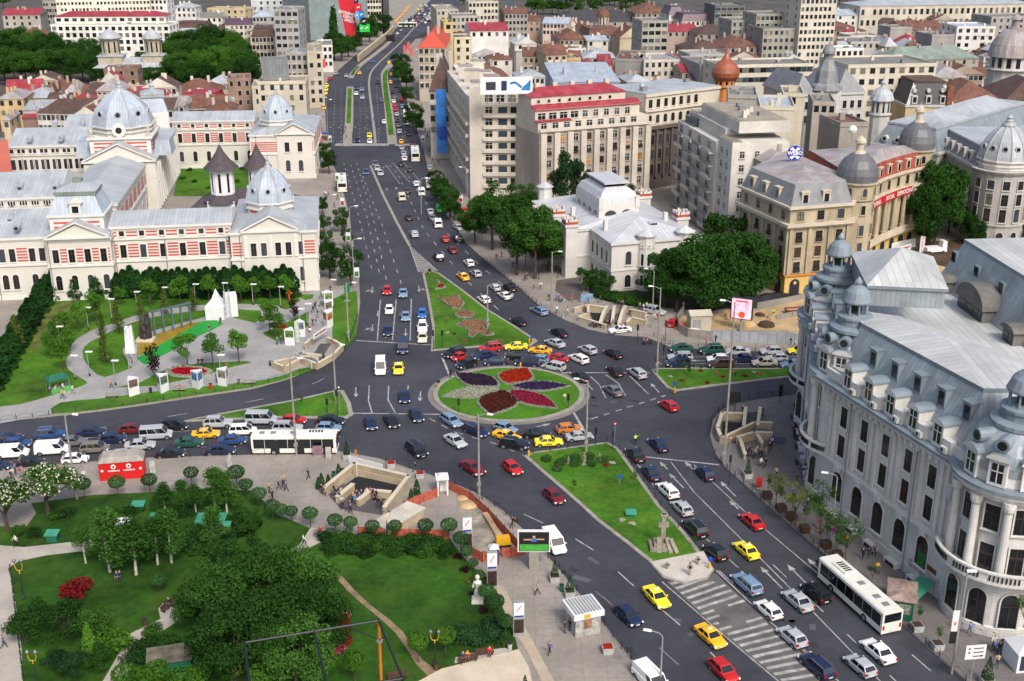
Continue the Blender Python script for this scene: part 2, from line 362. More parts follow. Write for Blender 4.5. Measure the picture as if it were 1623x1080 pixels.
# hatching above the lawn with the butterfly bed
def hatch(tri,n,w,m=M_MARK,skip=()):
 a0,a1,b0,b1=[P(*q) for q in tri]; out=[]
 for i in range(n):
  if i in skip: continue
  t=(i+.5)/n; p=a0.lerp(a1,t); q=b0.lerp(b1,t)
  if (q-p).length>.4: out.append(seg(p,q,w))
 return paint('road_markings',out,m)
h0=[P(649,392),P(664,431),P(676,432),P(694,429)]; paint('road_markings',[h0],mat('pale_worn_asphalt','#75726e',.9,.2,.4,fine=.15),.003)
hatch([(650,394),(665,429),(651,395),(690,427)],12,.28,M_MARK)
lane([(649,390),(664,432)],w=.2,z=.007); lane([(649,390),(694,430)],w=.2,z=.007)
# hatched field below the south island
out=[]
e1=[(1057,922),(1110,972),(1180,1033),(1240,1083)]; e2=[(1133,908),(1215,985),(1290,1052),(1330,1085)]
def along(pts,t):
 c=[P(*q) for q in pts]; L=[(b-a).length for a,b in zip(c[:-1],c[1:])]; s=t*sum(L)
 for i,l in enumerate(L):
  if s<=l or i==len(L)-1: return c[i].lerp(c[i+1],s/l)
  s-=l
M_HAT=mat('worn_grey_asphalt','#5d5a58',.9,.25,.4,fine=.15)
paint('road_markings',[[along(e1,t/8) for t in range(9)]+[along(e2,1-t/8) for t in range(9)]],M_HAT,.003)
for i in range(19):
 t=(i+.3)/19; a=along(e1,t+.015); b=along(e2,max(0,t-.055))
 if i in (6,7,8,9):
  a2=a.lerp(b,.0); b2=a.lerp(b,.28 if i!=8 else .12); out.append(seg(a2,b2,.42))
  if i in (6,9): out.append(seg(a.lerp(b,.62),b,.4))
  continue
 if i<3: b=a.lerp(b,.55+.15*i)
 out.append(seg(a.lerp(b,.04),a.lerp(b,.96),.45))
paint('road_markings',out,M_MARK,.008)
# arrows
def arrow(px,py,dx,dy,L=4.,turn=0,m=M_MARK):
 o=P(px,py); d=(P(px+dx,py+dy)-o).normalized(); n=Vc((d.y,-d.x,0)); q=lambda a,b:o+d*a+n*b
 ps=[[q(-L/2,-.09),q(-L/2,.09),q(L/2-1.3,.09),q(L/2-1.3,-.09)]]
 if turn in (0,2,-2): ps.append([q(L/2-1.3,-.42),q(L/2,0),q(L/2-1.3,.42)])
 if turn:
  s=1 if turn>0 else -1; ps=ps[:1] if abs(turn)==1 else ps; k=L/2-1.3 if abs(turn)==1 else 0
  ps.append([q(k-.15,0),q(k+.15,0),q(k+.5,s*.8),q(k+.25,s*.9)]); ps.append([q(k-.2,s*.75),q(k+1.,s*1.35),q(k+.9,s*.6)])
 paint('road_markings',ps,m,.006)
for a in ((563+36,497,0,9,3.6,0),(590,460,-1,9,4,2),(664,458,1,9,4,-2),(590,520,-1,9,4,2),(612,530,-1,9,4,0),(643,527,0,9,4,0),(564,622,0,9,4,0),(666,628,-1,9,4,0),(934,612,-8,-9,3.5,-1),(1038,615,-8,-9,4,0),(1072,762,-7,-7,4.5,0),(1154,775,-7,-7,4.5,0),(1052,738,-7,-7,2.5,0),(1092,738,-7,-7,2.5,0),(1222,915,-8,-8,5,0),(1265,912,-8,-8,5,0),(1297,902,-8,-8,5,0),(1163,800,-8,-8,2.5,0),(862,674,9,-2,2.5,0),(611,301,-8,-3,3,1),(628,299,-1,-8,3,0),(608,265,1,-9,3,1),(630,265,-1,-9,3,0),(1110,572,-9,0,4,0),(1110,583,-9,0,4,0),(1155,572,-9,0,4,0),(538,202,0,8,3,0),(524,202,0,8,3,0),(563,202,1,-8,3,0),(578,203,1,-8,3,0),(594,203,1,-8,3,0)): arrow(*a)
rp=random.Random(21)
for i in range(60):
 x,y=rp.choice([(600,380),(640,480),(600,600),(700,690),(900,660),(980,640),(820,800),(930,900),(1060,1000),(1150,880),(1250,980),(1330,1040),(1090,600),(1000,560),(760,470),(560,300),(620,290),(300,640),(150,700),(450,690)]); x+=rp.uniform(-45,45); y+=rp.uniform(-18,18); o_=P(x,y); w_,h_=rp.uniform(.4,2.2),rp.uniform(.4,1.1); a_=rp.uniform(0,3)
 q_=[o_+Vc((w_*sx*cos(a_)-h_*sy*sin(a_),w_*sx*sin(a_)+h_*sy*cos(a_),0)) for sx,sy in ((-.5,-.5),(.5,-.5),(.5,.5),(-.5,.5))]
 if w_<.8: q_=[o_+Vc((.35*cos(k*pi/5),.35*sin(k*pi/5),0)) for k in range(10)]
 paint('road_patch',[q_],mat('asphalt_patch','#2f3036' ,.9,.2,.5,fine=.1) if i%3 else M_HATP,.0025)
for y in (566,577): lane([(1046,y),(1280,y-1)],0,0,.13)
M_BLK=mat('black_plastic','#17181a',.7,0); M_GREY=mat('grey_plastic','#77797b',.6,.05)
# ---------------- building kit ----------------
GLS=[mat('window_glass_dark','#1b2024',.12,.2,.5,spec=.7),mat('window_glass_blue','#38434d',.15,.2,.5,spec=.7),mat('window_curtained','#6d6a60',.3,.2,1.),mat('window_brown_shutter','#3c2a22',.5,.2,1.)]
M_FRW=mat('white_window_frame','#b5b3ab',.6,.05); M_FRB=mat('brown_window_frame','#3a2620',.6,.1); M_STONE=mat('pale_stone_trim','#b8ae9c',.85,.12,.5)
def roofmat(n,c,**k): return mat(n,c,k.pop('rough',.5),k.pop('var',.14),.2,.35,seam=.7,**k)
RF={'zinc':roofmat('zinc_roof','#a4a9ad'),'blue':roofmat('pale_blue_metal_roof','#a3adb8'),'white':mat('white_painted_metal_roof','#b6b8bc',.45,.06,.3,.3,seam=.9),'red':roofmat('red_metal_roof','#8f2a34',rough=.6,stain=.5,stain_col='#b0666a'),
 'rust':mat('rusty_metal_roof','#6b4436',.8,.3,.3,.3,seam=.6,stain=.6,stain_col='#8a6a58',fine=.15),'brown':mat('brown_tile_roof','#57413a',.85,.25,.4,.4,seam=.5,fine=.15),'orange':mat('orange_metal_roof','#b8412c',.6,.1,.3,.3,seam=.6),
 'grey':mat('grey_felt_roof','#76746f',.9,.2,.15,.2,fine=.12),'dark':mat('dark_slate_roof','#3c3b3d',.7,.2,.4,.4,seam=.4),'tan':mat('tan_flat_roof','#928a7b',.9,.2,.2,.2,fine=.1),'mixed':mat('patched_metal_roof','#9b9d9f',.6,.2,.25,.3,seam=.8,stain=.75,stain_col='#8f5a3a'),'green':mat('greenish_metal_roof','#7d8a80',.6,.2,.3,.3,seam=.7),'plum':roofmat('plum_metal_roof','#5a4350'),'lead':mat('lead_dome','#5e6064',.45,.15,.4,.2)}
WM={}
def wallmat(hexc,stain=.4):
 k=(hexc,stain)
 c_=sr(hexc); g_=sum(c_)/3; c_=tuple(min(.72,(x*.66+g_*.34)*1.24) for x in c_)
 if k not in WM: WM[k]=mat('plaster_'+str(len(WM)),c_,.9,.14,.12,.1,stain=stain,fine=.08)
 return WM[k]
WIN={}
def winmesh(w,h,st,sm,fm,gm):
 "window facing -y, sill at z=0, centred on x"
 k=(round(w,2),round(h,2),st,sm.name,fm.name,gm.name)
 if k in WIN: return WIN[k]
 b=MB(); hw=w/2
 if st=='far':
  b.add([(-hw-.1,-.03,-.1),(hw+.1,-.03,-.1),(hw+.1,-.03,h+.1),(-hw-.1,-.03,h+.1)],[(0,1,2,3)],0); b.add([(-hw,-.05,0),(hw,-.05,0),(hw,-.05,h),(-hw,-.05,h)],[(0,1,2,3)],2)
 else:
  arch=st.startswith('a'); n=8
  prof=[(-hw,0),(hw,0)]+([(hw*cos(pi*i/n),h-hw+hw*sin(pi*i/n)) for i in range(n+1)] if arch else [(hw,h),(-hw,h)])
  o=.16
  prof2=[(-hw-o,-.12),(hw+o,-.12)]+([((hw+o)*cos(pi*i/n),h-hw+(hw+o)*sin(pi*i/n)) for i in range(n+1)] if arch else [(hw+o,h+o),(-hw-o,h+o)])
  m=len(prof)
  vs=[(x,-.10,z) for x,z in prof2]+[(x,-.10,z) for x,z in prof]+[(x,.0,z) for x,z in prof2]+[(x,-.02,z) for x,z in prof]
  fs=[]
  for i in range(m):
   j=(i+1)%m; fs+=[(i,j,m+j,m+i),(2*m+i,2*m+j,j,i),(m+i,m+j,3*m+j,3*m+i)]
  b.add(vs,fs,0); b.add([(x,-.02,z) for x,z in prof],[tuple(range(m))],2)
  fw=.05
  if 'x' not in st:
   b.box(-fw,fw,-.06,-.02,0,h-(.1 if not arch else .1),1); zz=h*.66
   b.box(-hw,hw,-.065,-.02,zz-fw,zz+fw,1); b.box(-hw,-hw+.08,-.06,-.02,0,h-(hw if arch else 0),1); b.box(hw-.08,hw,-.06,-.02,0,h-(hw if arch else 0),1)
  b.box(-hw-.22,hw+.22,-.24,0,-.2,-.08,0)
  if 'p' in st: # small pediment
   b.add([(-hw-.3,-.22,h+.2),(hw+.3,-.22,h+.2),(0,-.22,h+.62),(-hw-.3,0,h+.2),(hw+.3,0,h+.2),(0,0,h+.62)],[(0,1,2),(0,2,5,3),(2,1,4,5),(1,0,3,4)],0)
  if 'b' in st: # balcony
   b.box(-hw-.35,hw+.35,-1.0,0,-.35,-.2,0); b.box(-hw-.35,hw+.35,-1.0,-.93,-.2,.65,3 if 'd' in st else 0); b.box(-hw-.35,-hw-.28,-.93,0,-.2,.65,3 if 'd' in st else 0); b.box(hw+.28,hw+.35,-.93,0,-.2,.65,3 if 'd' in st else 0)
  if 'l' in st: # low iron rail
   b.box(-hw,hw,-.3,-.26,-.05,.75,3)
 me=b.mesh('window',[sm,fm,gm,M_BLK]); me['_']=1; WIN[k]=(me,b); return WIN[k]
class Bld:
 def __init__(s,name,label,cat,a,b,h,group=None,z0=0):
  "a,b: photo pixels of two facade corners at height h (a on the viewer's left)"
  A=P(*a,h) if not isinstance(a,Vector) else a; B=P(*b,h) if not isinstance(b,Vector) else b
  s.L=hypot(B.x-A.x,B.y-A.y); s.h=h; s.rz=atan2(B.y-A.y,B.x-A.x)
  s.root=thing(name,(A.x,A.y,z0),s.rz,label,cat,group); s.M=MT((A.x,A.y,z0))@MR(s.rz,4,'Z'); s.I=s.M.inverted()
  s.parts={}; s.wins=[]; s.rnd=random.Random(int(A.x*13+A.y*7))
 def loc(s,px,py,z): v=s.I@P(px,py,z); return v
 def part(s,n,mats,key=None):
  if not isinstance(mats,(list,tuple)): mats=[mats]
  k=key or n
  if k not in s.parts: s.parts[k]=(n,MB(),mats)
  return s.parts[k][1]
 def one(s,n,mats,smooth=False):
  "a part that is its own mesh even when its name repeats"
  k=n+'#%d'%len(s.parts); s.part(n,mats,k); return s.parts[k][1]
 def win(s,x,y,z,ang,w,h,st,sm=None,fm=None,gm=None): s.wins.append((x,y,z,ang,w,h,st,sm,fm,gm))
 def row(s,p0,p1,z,n,w,h,st='r',sm=None,fm=None,gm=None,m0=None,pos=None,off=.0):
  "n windows along the wall p0->p1 (outside on the right hand)"
  p0,p1=Vc((*p0[:2],0)),Vc((*p1[:2],0)); d=p1-p0; L=d.length; d.normalize(); ang=atan2(d.y,d.x)
  nrm=Vc((d.y,-d.x,0)); m0=L/n/2 if m0 is None else m0
  for i in range(n):
   t=(pos[i] if pos else (m0+(L-2*m0)*i/max(1,n-1) if n>1 else L/2)); q=p0+d*t+nrm*(off+.0)
   s.wins.append((q.x,q.y,z,ang,w,h,st,sm,fm,gm))
 def finish(s,limit=100):
  for n,b,m in s.parts.values():
   if b.v: b.bd(n,m,s.root)
  ws=[]
  for x,y,z,ang,w,h,st,sm,fm,gm in s.wins:
   q=s.M@Vc((x,y,z)); n=Vc((sin(ang+s.rz),-cos(ang+s.rz),0)); toc=Vc((0,0,HC))-q
   if n.dot(toc)<=0 or (st=='far' and s.rnd.random()<.06): continue       # faces away from every plausible viewpoint
   ws.append((toc.length,x,y,z,ang,w,h,st,sm or M_STONE,fm or M_FRB,gm or s.rnd.choice([GLS[0],GLS[0],GLS[1],GLS[0],GLS[2] if st=='far' else GLS[0],GLS[1],GLS[2] if w>1.3 else GLS[0]])))
  ws.sort(key=lambda t:t[0]); rest=MB(); rm=[]; 
  for i,(d,x,y,z,ang,w,h,st,sm,fm,gm) in enumerate(ws):
   me,b=winmesh(w,h,st,sm,fm,gm)
   if i<limit: link('window',me,s.root,(x,y,z),ang)
   else:
    mm=[sm,fm,gm,M_BLK]; c=MB(); c.v=b.v; c.f=b.f; ix=[]
    for q in mm:
     if q not in rm: rm.append(q)
     ix.append(rm.index(q))
    c.m=[ix[j] for j in b.m]; rest.merge(c,MT((x,y,z))@MR(ang,4,'Z'))
  if rest.v: o=rest.bd('window',rm,s.root); o['kind']='stuff'
  return s
def roof(b,x0,x1,y0,y1,z,hr,kind,m=0,wm=1,ov=.35,inset=None):
 "gable/hip/mansard roof solids on the rectangle; returns nothing"
 X0,X1,Y0,Y1=x0-ov,x1+ov,y0-ov,y1+ov; ym=(Y0+Y1)/2; W_=(Y1-Y0)/2
 if kind=='g':
  b.add([(X0,Y0,z),(X1,Y0,z),(X1,Y1,z),(X0,Y1,z),(X0,ym,z+hr),(X1,ym,z+hr)],[(0,1,5,4),(2,3,4,5),(1,2,5),(3,0,4),(3,2,1,0)],[m,m,wm,wm,m])
 elif kind=='G': # ridge along y
  xm=(X0+X1)/2; b.add([(X0,Y0,z),(X1,Y0,z),(X1,Y1,z),(X0,Y1,z),(xm,Y0,z+hr),(xm,Y1,z+hr)],[(1,2,5,4),(3,0,4,5),(0,1,4),(2,3,5),(3,2,1,0)],[m,m,wm,wm,m])
 elif kind=='h':
  if X1-X0>=Y1-Y0: r0,r1=(X0+W_*.9,ym),(X1-W_*.9,ym)
  else: w=(X1-X0)/2; xm=(X0+X1)/2; r0,r1=(xm,Y0+w*.9),(xm,Y1-w*.9)
  vs=[(X0,Y0,z),(X1,Y0,z),(X1,Y1,z),(X0,Y1,z),(*r0,z+hr),(*r1,z+hr)]
  if X1-X0>=Y1-Y0: b.add(vs,[(0,1,5,4),(1,2,5),(2,3,4,5),(3,0,4),(3,2,1,0)],m)
  else: b.add(vs,[(0,1,4),(1,2,5,4),(2,3,5),(3,0,4,5),(3,2,1,0)],m)
 elif kind=='s':
  b.add([(X0,Y0,z),(X1,Y0,z),(X1,Y1,z+hr),(X0,Y1,z+hr),(X0,Y1,z),(X1,Y1,z)],[(0,1,2,3),(1,5,2),(0,3,4),(5,4,3,2),(4,5,1,0)],[m,wm,wm,wm,m])
 elif kind=='m':
  i=inset or hr*.45; b.box(X0,X1,Y0,Y1,z,z+hr,m,t=i); b.box(X0+i-.15,X1-i+.15,Y0+i-.15,Y1-i+.15,z+hr,z+hr+.18,m)
  b.add([(X0+i,Y0+i,z+hr+.18),(X1-i,Y0+i,z+hr+.18),(X1-i,Y1-i,z+hr+.18),(X0+i,Y1-i,z+hr+.18),((X0+X1)/2,ym,z+hr+.9)],[(0,1,4),(1,2,4),(2,3,4),(3,0,4)],m)
def flat_clutter(s,x0,x1,y0,y1,z,n,wm):
 r=s.rnd
 for i in range(n):
  x=r.uniform(x0+1,x1-2.5); y=r.uniform(y0+1,max(y0+1.5,y1-2.5)); k=r.random()
  if k<.5: s.one('chimney',[wm,M_BLK]).box(x,x+r.uniform(.7,1.3),y,y+.8,z,z+r.uniform(1.,1.9),0)
  elif k<.8: s.one('roof_unit',[M_GREY]).box(x,x+r.uniform(1,2.2),y,y+r.uniform(.8,1.6),z,z+r.uniform(.7,1.4),0)
  else:
   b=s.one('antenna',[M_GREY]); b.tube((x,y,z),(x,y,z+3),.05,.03,5).tube((x-.6,y,z+2.7),(x+.6,y,z+2.7),.03,.03,4)
def G(label,a,b,h,d,wall,rk,rc,nf=3,nw=5,hr=2.5,ns=2,z0=0,cat='building',name='building',st='far',ww=1.3,wh=1.7,fl=3.3,sill=1.,stain=.45,clut=3,win=True,sm=None,par=.6,group=None,skip_front=False,shear=0.):
 A=P(*a,h); B=P(*b,h); an=atan2(B.y-A.y,B.x-A.x)
 if abs(an)>R(16):   # far eaves: keep the block near-frontal
  ym=(A.y+B.y)/2; Lx=(B.x-A.x); an=R(9)*(1 if an>0 else -1); A=Vc((A.x,ym-Lx/2*tan(an),0)); B=Vc((B.x,ym+Lx/2*tan(an),0))
 s=Bld(name,label,cat,Vc((A.x,A.y,0)),Vc((B.x,B.y,0)),h,group); L=s.L; wm=wallmat(wall,stain); rm=RF[rc]
 w=s.part('wall',wm)
 base=-0.2
 w.box(0,L,0,d,base,h,0)
 w.box(-.15,L+.15,-.15,d+.15,h-.45,h-.2,0)
 r=s.part('roof',[rm,wm])
 if rk=='f':
  for q in ((0,L,0,.25),(0,L,d-.25,d),(0,.25,.25,d-.25),(L-.25,L,.25,d-.25)): w.box(*q,h,h+par,0)
  r.add([(.25,.25,h+.02),(L-.25,.25,h+.02),(L-.25,d-.25,h+.02),(.25,d-.25,h+.02)],[(0,1,2,3)],0); flat_clutter(s,0,L,0,d,h,clut,wm)
 else:
  roof(r,0,L,0,d,h,hr,rk)
  for i in range(min(clut,3)):
   x=s.rnd.uniform(L*.15,L*.85); y=d*s.rnd.uniform(.3,.7); s.one('chimney',[wm]).box(x,x+.9,y,y+.7,h+.3,h+hr+.9,0)
 if win:
  nfv=max(1,min(nf,int((h-.5)//fl)))
  for k in range(nfv):
   z=h-fl*(k+1)+sill
   if z<.4: break
   if not skip_front and nw: s.row((0,0),(L,0),z,nw,ww,wh,st,sm=sm or M_STONE)
   if ns:
    s.row((L,0),(L,d),z,ns,ww,wh,st,sm=sm or M_STONE); s.row((0,d),(0,0),z,ns,ww,wh,st,sm=sm or M_STONE)
 if win and h>15 and nf>2:
  ac=MB().box(-.4,.4,-.4,0,0,.55,0).mesh('air_conditioner',[M_FRW])
  for k in range(min(9,int(L/3)+2)): link('air_conditioner',ac,s.root,(s.rnd.uniform(.8,L-.8),-.01,h-fl*s.rnd.randint(1,max(1,nf-1))-.6))
 s.finish(); return s
# ---------------- striped hospital palace (four ranges, each a thing) and the small white church ----------------
M_CREAM=mat('cream_rusticated_stucco','#c5c2b9',.9,.06,.2,.1,stain=.12,brick=.42); M_BANDR=mat('red_brick_band','#b5504a',.9,.15,.6,fine=.1); M_TRIM=mat('cream_stucco_trim','#c9c7c1',.85,.06,.3,stain=.15)
PALM=[M_CREAM,M_BANDR,M_TRIM]
def wing(s,x0,x1,y0,y1,h,attic=False,bays=6,side=0,rh=1.7,rkind='g',front=True,back=False,roofit=True,left=0,pair=False):
 w=s.part('wall',PALM); w.box(x0,x1,y0,y1,-.2,h,0); E_=.0
 for z0,z1,o in ((h-.5,h,.35),(h-.8,h-.5,.15),(7.0,7.35,.25),(7.35,7.6,.12),(0,.9,.12)): w.box(x0-o,x1+o,y0-o,y1+o,z0,z1,2)
 if attic: w.box(x0-.3,x1+.3,y0-.3,y1+.3,11.5,11.85,2)
 def face(p0,p1,n):
  p0=Vc((*p0,0)); p1=Vc((*p1,0)); d=(p1-p0); L=d.length; d.normalize(); ang=atan2(d.y,d.x); nr=Vc((d.y,-d.x,0)); M=MT(p0)@MR(ang,4,'Z')
  step=L/n
  for i in range(n):
   xc=step*(i+.5); q=p0+d*xc
   ww=1.15
   xs=[xc] if not pair else [xc-.95,xc+.95]
   for xx in xs:
    q=p0+d*xx
    s.win(q.x,q.y,7.85,ang,ww,2.65,'r',M_TRIM); s.win(q.x,q.y,2.3,ang,ww,3.0,'a',M_TRIM)
    if attic: s.win(q.x,q.y,12.25,ang,.95,1.05,'r',M_TRIM)
   g0=xs[-1]+ww/2+.3; g1=xs[0]+step-ww/2-.3
   for a,b in ([(g0,min(g1,L-.3))] if i<n-1 else [(g0,L-.3)])+([(.3,xs[0]-ww/2-.42)] if i==0 else []):
    if b-a<.25: continue
    for k in range(5): w.box(a,b,-.035,.03,7.93+k*.6,8.24+k*.6,1,M)
    if attic:
     for k in range(2): w.box(a,b,-.035,.03,12.2+k*.68,12.5+k*.68,1,M)
 if front: face((x0,y0),(x1,y0),bays)
 if side: face((x1,y0),(x1,y1),side)
 if left: face((x0,y1),(x0,y0),left)
 if roofit: roof(s.part('roof',[RF['zinc'],M_TRIM]),x0,x1,y0,y1,h,rh,rkind)
def pediment(s,x0,x1,y0,z,hr,dep=.6,back=8):
 b=s.one('pediment',[M_TRIM,RF['zinc'],M_CREAM]); xm=(x0+x1)/2
 b.add([(x0,y0,z),(x1,y0,z),(xm,y0,z+hr),(x0,y0+dep,z),(x1,y0+dep,z),(xm,y0+dep,z+hr)],[(0,1,2),(5,4,3)],2)
 for a,c in (((x0-.4,z),(xm,z+hr+.3)),((xm,z+hr+.3),(x1+.4,z))):
  b.add([(a[0],y0-.45,a[1]),(c[0],y0-.45,c[1]),(c[0],y0-.45,c[1]+.4),(a[0],y0-.45,a[1]+.4),(a[0],y0+.1,a[1]),(c[0],y0+.1,c[1]),(c[0],y0+.1,c[1]+.4),(a[0],y0+.1,a[1]+.4)],[(0,1,2,3),(3,2,6,7),(0,4,5,1),(0,3,7,4),(1,5,6,2)],0)
 b.box(x0-.4,x1+.4,y0-.45,y0+.1,z-.15,z+.25,0)
 b.add([(x0-.4,y0-.45,z+.42),(xm,y0-.45,z+hr+.74),(x1+.4,y0-.45,z+.42),(xm,y0+back,z+hr+.74),(x0-.4,y0+back*.4,z+.42),(x1+.4,y0+back*.4,z+.42)],[(0,1,3,4),(1,2,5,3)],1)
def dome(s,cx,cy,z,r,hh,n=8,drum=2.2,lan=1.,band=True,rib=True,mt='blue',eyes=True,rot=pi/8):
 d=s.one('dome_drum',PALM); d.lathe([(r*1.02,-.0),(r*1.02,drum*.45),(r*1.1,drum*.45),(r*1.1,drum*.62),(r*1.0,drum*.62),(r*1.0,drum),(r*1.12,drum),(r*1.12,drum+.3)],n,(cx,cy,z),2,a0=rot,a1=rot+2*pi)
 if band:
  for i in range(n):
   a=rot+2*pi*(i+.5)/n; M=MT((cx,cy,z))@MR(a-pi/2,4,'Z'); w=r*sin(pi/n); q=r*1.02*cos(pi/n); d.box(-w*.7,w*.7,q-.05,q+.04,drum*.1,drum*.32,1,M)
 b=s.one('dome',[RF[mt],M_TRIM,GLS[0],RF['zinc']]); zz=z+drum+.3
 pr=[(r*1.08,0),(r*1.05,hh*.12),(r*.98,hh*.3),(r*.84,hh*.52),(r*.62,hh*.73),(r*.36,hh*.9),(r*.13,hh*.99),(r*.13,hh*1.0)]
 b.lathe(pr,n,(cx,cy,zz),0,a0=rot,a1=rot+2*pi)
 if rib:
  for i in range(n):
   a=rot+2*pi*i/n; b.path([(cx+q*1.01*cos(a),cy+q*1.01*sin(a),zz+k) for q,k in pr[:-1]],.12,4,3)
 if eyes:
  for i in range(n):
   a=rot+2*pi*(i+.5)/n; q=r*.93*cos(pi/n); c=Vc((cx+q*cos(a),cy+q*sin(a),zz+hh*.36)); o=Vc((cos(a),sin(a),0))
   b.tube(c-o*.3,c+o*.42,.5*r/4.4,.5*r/4.4,10,3); b.tube(c+o*.40,c+o*.45,.36*r/4.4,.36*r/4.4,10,2)
 l=s.one('lantern',[RF['zinc'],GLS[0]]); t=zz+hh; l.lathe([(lan,-.3),(lan*.9,.2),(lan*.55,.35),(lan*.6,.8),(lan*.35,1.1),(lan*.5,1.5),(lan*.2,1.9),(.06,2.2),(.04,3.2)],10,(cx,cy,t),0)
F0=Bld('hospital_palace','striped cream and red palace front with a tin corner dome, behind the dark hedge','palace',(0,382),(500,364),12.8)
s=F0; Lf=s.L; X=lambda px,py,z:s.loc(px,py,z)
xa=X(176,372,12.8).x; xb=X(364,369,12.8).x
wing(s,-25,xa-11.6,2.2,24,12.8,False,6,0,3.0,pair=True); wing(s,xa-12,xa,.2,20,12.8,False,4,0,2.2,rkind='g'); wing(s,xa,xb,2.2,14.2,14.3,True,6,0,1.7)
wing(s,xb,Lf,0,28,12.8,False,2,5,2.4,'h',pair=True)
w=s.part('wall',PALM)
# broad corner projection: pediment and pilasters
pc=X(428,366,12.8).x; pw=(X(473,365,12.8).x-X(385,369,12.8).x)/2
pediment(s,pc-pw,pc+pw,-.25,12.85,2.6,back=11); w.box(pc-pw,pc+pw,-.3,0,0,12.8,0)
for x in (pc-pw+.2,pc-.3,pc+pw-.8): w.box(x,x+.6,-.5,-.28,7.6,12.,2)
for i,x in enumerate((pc-3.6,pc-1.6,pc+1.2,pc+3.2)):
 s.win(x+.2,-.3,7.85,0,1.1,2.65,'r',M_TRIM); s.win(x+.2,-.3,2.3,0,1.1,3.,'a',M_TRIM)
pt=X(127,371,12.8).x; pediment(s,pt-5.8,pt+5.8,-.1,12.85,2.6,back=5)
dc=X(428,331,14.6); dome(s,dc.x,dc.y+2,13.8,4.7,6.6,lan=.8)
# tin-clad mansard tower
tx0,tx1=pt-5.3,pt+4.9; b=s.one('tower_wall',PALM); b.box(tx0,tx1,2.4,12,12.8,16.4,2)
for k in range(2): b.box(tx0+.8,tx1-.8,2.36,2.5,14.2+k*.9,14.6+k*.9,1)
b.box(tx0-.35,tx1+.35,2.05,12.3,16.4,16.8,2)
r_=s.one('mansard_roof',[RF['blue'],RF['zinc'],RF['green']]); r_.box(tx0,tx1,2.4,12,16.8,20.4,0,t=1.5); r_.box(tx0+1.2,tx1-1.2,3.6,10.8,20.4,21.1,2,t=-.1); roof(r_,tx0+1.4,tx1-1.4,3.8,10.6,21.1,1.4,'h',1); r_.box(pt-1.,pt+.8,6.5,8.,22,23,2)
dm=s.one('dormer',[M_TRIM,GLS[0]]); dm.box(pt-1.2,pt+.9,2.3,5,16.9,19.1,0); dm.box(pt-.75,pt+.45,2.25,2.31,17.2,18.5,1); dm.add([(pt-1.5,2.1,19.1),(pt+1.2,2.1,19.1),(pt-.15,2.1,20.1),(pt-.15,5.6,20.1),(pt-1.5,5,19.1),(pt+1.2,5,19.1)],[(0,1,2),(0,2,3,4),(2,1,5,3)],0)
for px,py in ((27,362),(17,350)): 
 q=X(px,py,14.4); v=s.one('roof_vent',[RF['zinc'],M_BLK]); v.tube((q.x,q.y-.8,14.6),(q.x,q.y+1.5,15.),.6,.6,10,0); v.tube((q.x,q.y-.84,14.6),(q.x,q.y-.8,14.6),.4,.4,10,1)
for i in range(8): q=s.one('downpipe',[M_GREY]); x=(-12,-2,xa-11.7,xa+.3,xa+10,xb-.4,pc-pw-.6,pc+pw+.7)[i]; y=(2,2,0,2,2,2,-.15,-.15)[i]; q.tube((x,y,0),(x,y,12.3),.08)
s.finish()
# mid range and rear ranges
def rng(label,a,b,h,dep,attic,bays,rh,**k):
 s=Bld('hospital_palace',label,'palace',a,b,h); wing(s,0,s.L,0,dep,h,attic,bays,k.get('side',0),rh,k.get('rk','g'),pair=k.get('pair',False)); return s
s=rng('pale-roofed middle range of the striped palace, behind the tin-clad tower',(-40,316),(92,311),14,24,True,7,3.2,pair=True)
for px,py in ((32,297),(88,296)): q=s.loc(px,py,15.4); v=s.one('roof_vent',[RF['zinc'],M_BLK]); v.tube((q.x,q.y-.8,15.4),(q.x,q.y+1.5,15.9),.6,.6,10,0); v.tube((q.x,q.y-.84,15.4),(q.x,q.y-.8,15.4),.4,.4,10,1)
s.finish()
s=rng('rear range of the striped palace with twin grey roofs, beyond the big dome',(14,232),(140,229),14.2,20,True,7,3.,pair=True)
roof(s.part('roof',[RF['zinc'],M_TRIM]),9,s.L,22,40,14.2,3.,'g'); s.part('wall',PALM).box(9,s.L,21,39,-.2,14.2,0)
for px,py in ((47,221),(97,220),(87,197),(130,197)): q=s.loc(px,py,15.8); v=s.one('roof_vent',[RF['zinc'],M_BLK]); v.tube((q.x,q.y-.8,15.8),(q.x,q.y+1.5,16.3),.7,.7,10,0)
s.finish()
s=rng('rear striped palace range facing the courtyard, small dome at the boulevard end',(272,192),(402,190),14.3,13,True,6,1.7)
xr=s.loc(401,213,12.8).x; x2=s.loc(497,212,12.8).x; yy=s.loc(450,213,12.8).y
wing(s,xr-1,x2,yy,yy+30,12.8,False,1,4,2.6,'h'); px0=s.loc(438,213,12.8).x; pediment(s,px0,x2-.6,yy-.3,12.85,2.5,back=9); s.part('wall',PALM).box(px0,x2-.6,yy-.35,yy,0,12.8,0)
for i in (0,1): x=px0+2.8+i*3.6; s.win(x,yy-.36,7.85,0,1.3,2.7,'r',M_TRIM); s.win(x,yy-.36,2.3,0,1.3,3.2,'a',M_TRIM)
q=s.loc(443,187,15); dome(s,q.x,yy+9,13.4,4.7,6.6,lan=.8); s.finish()
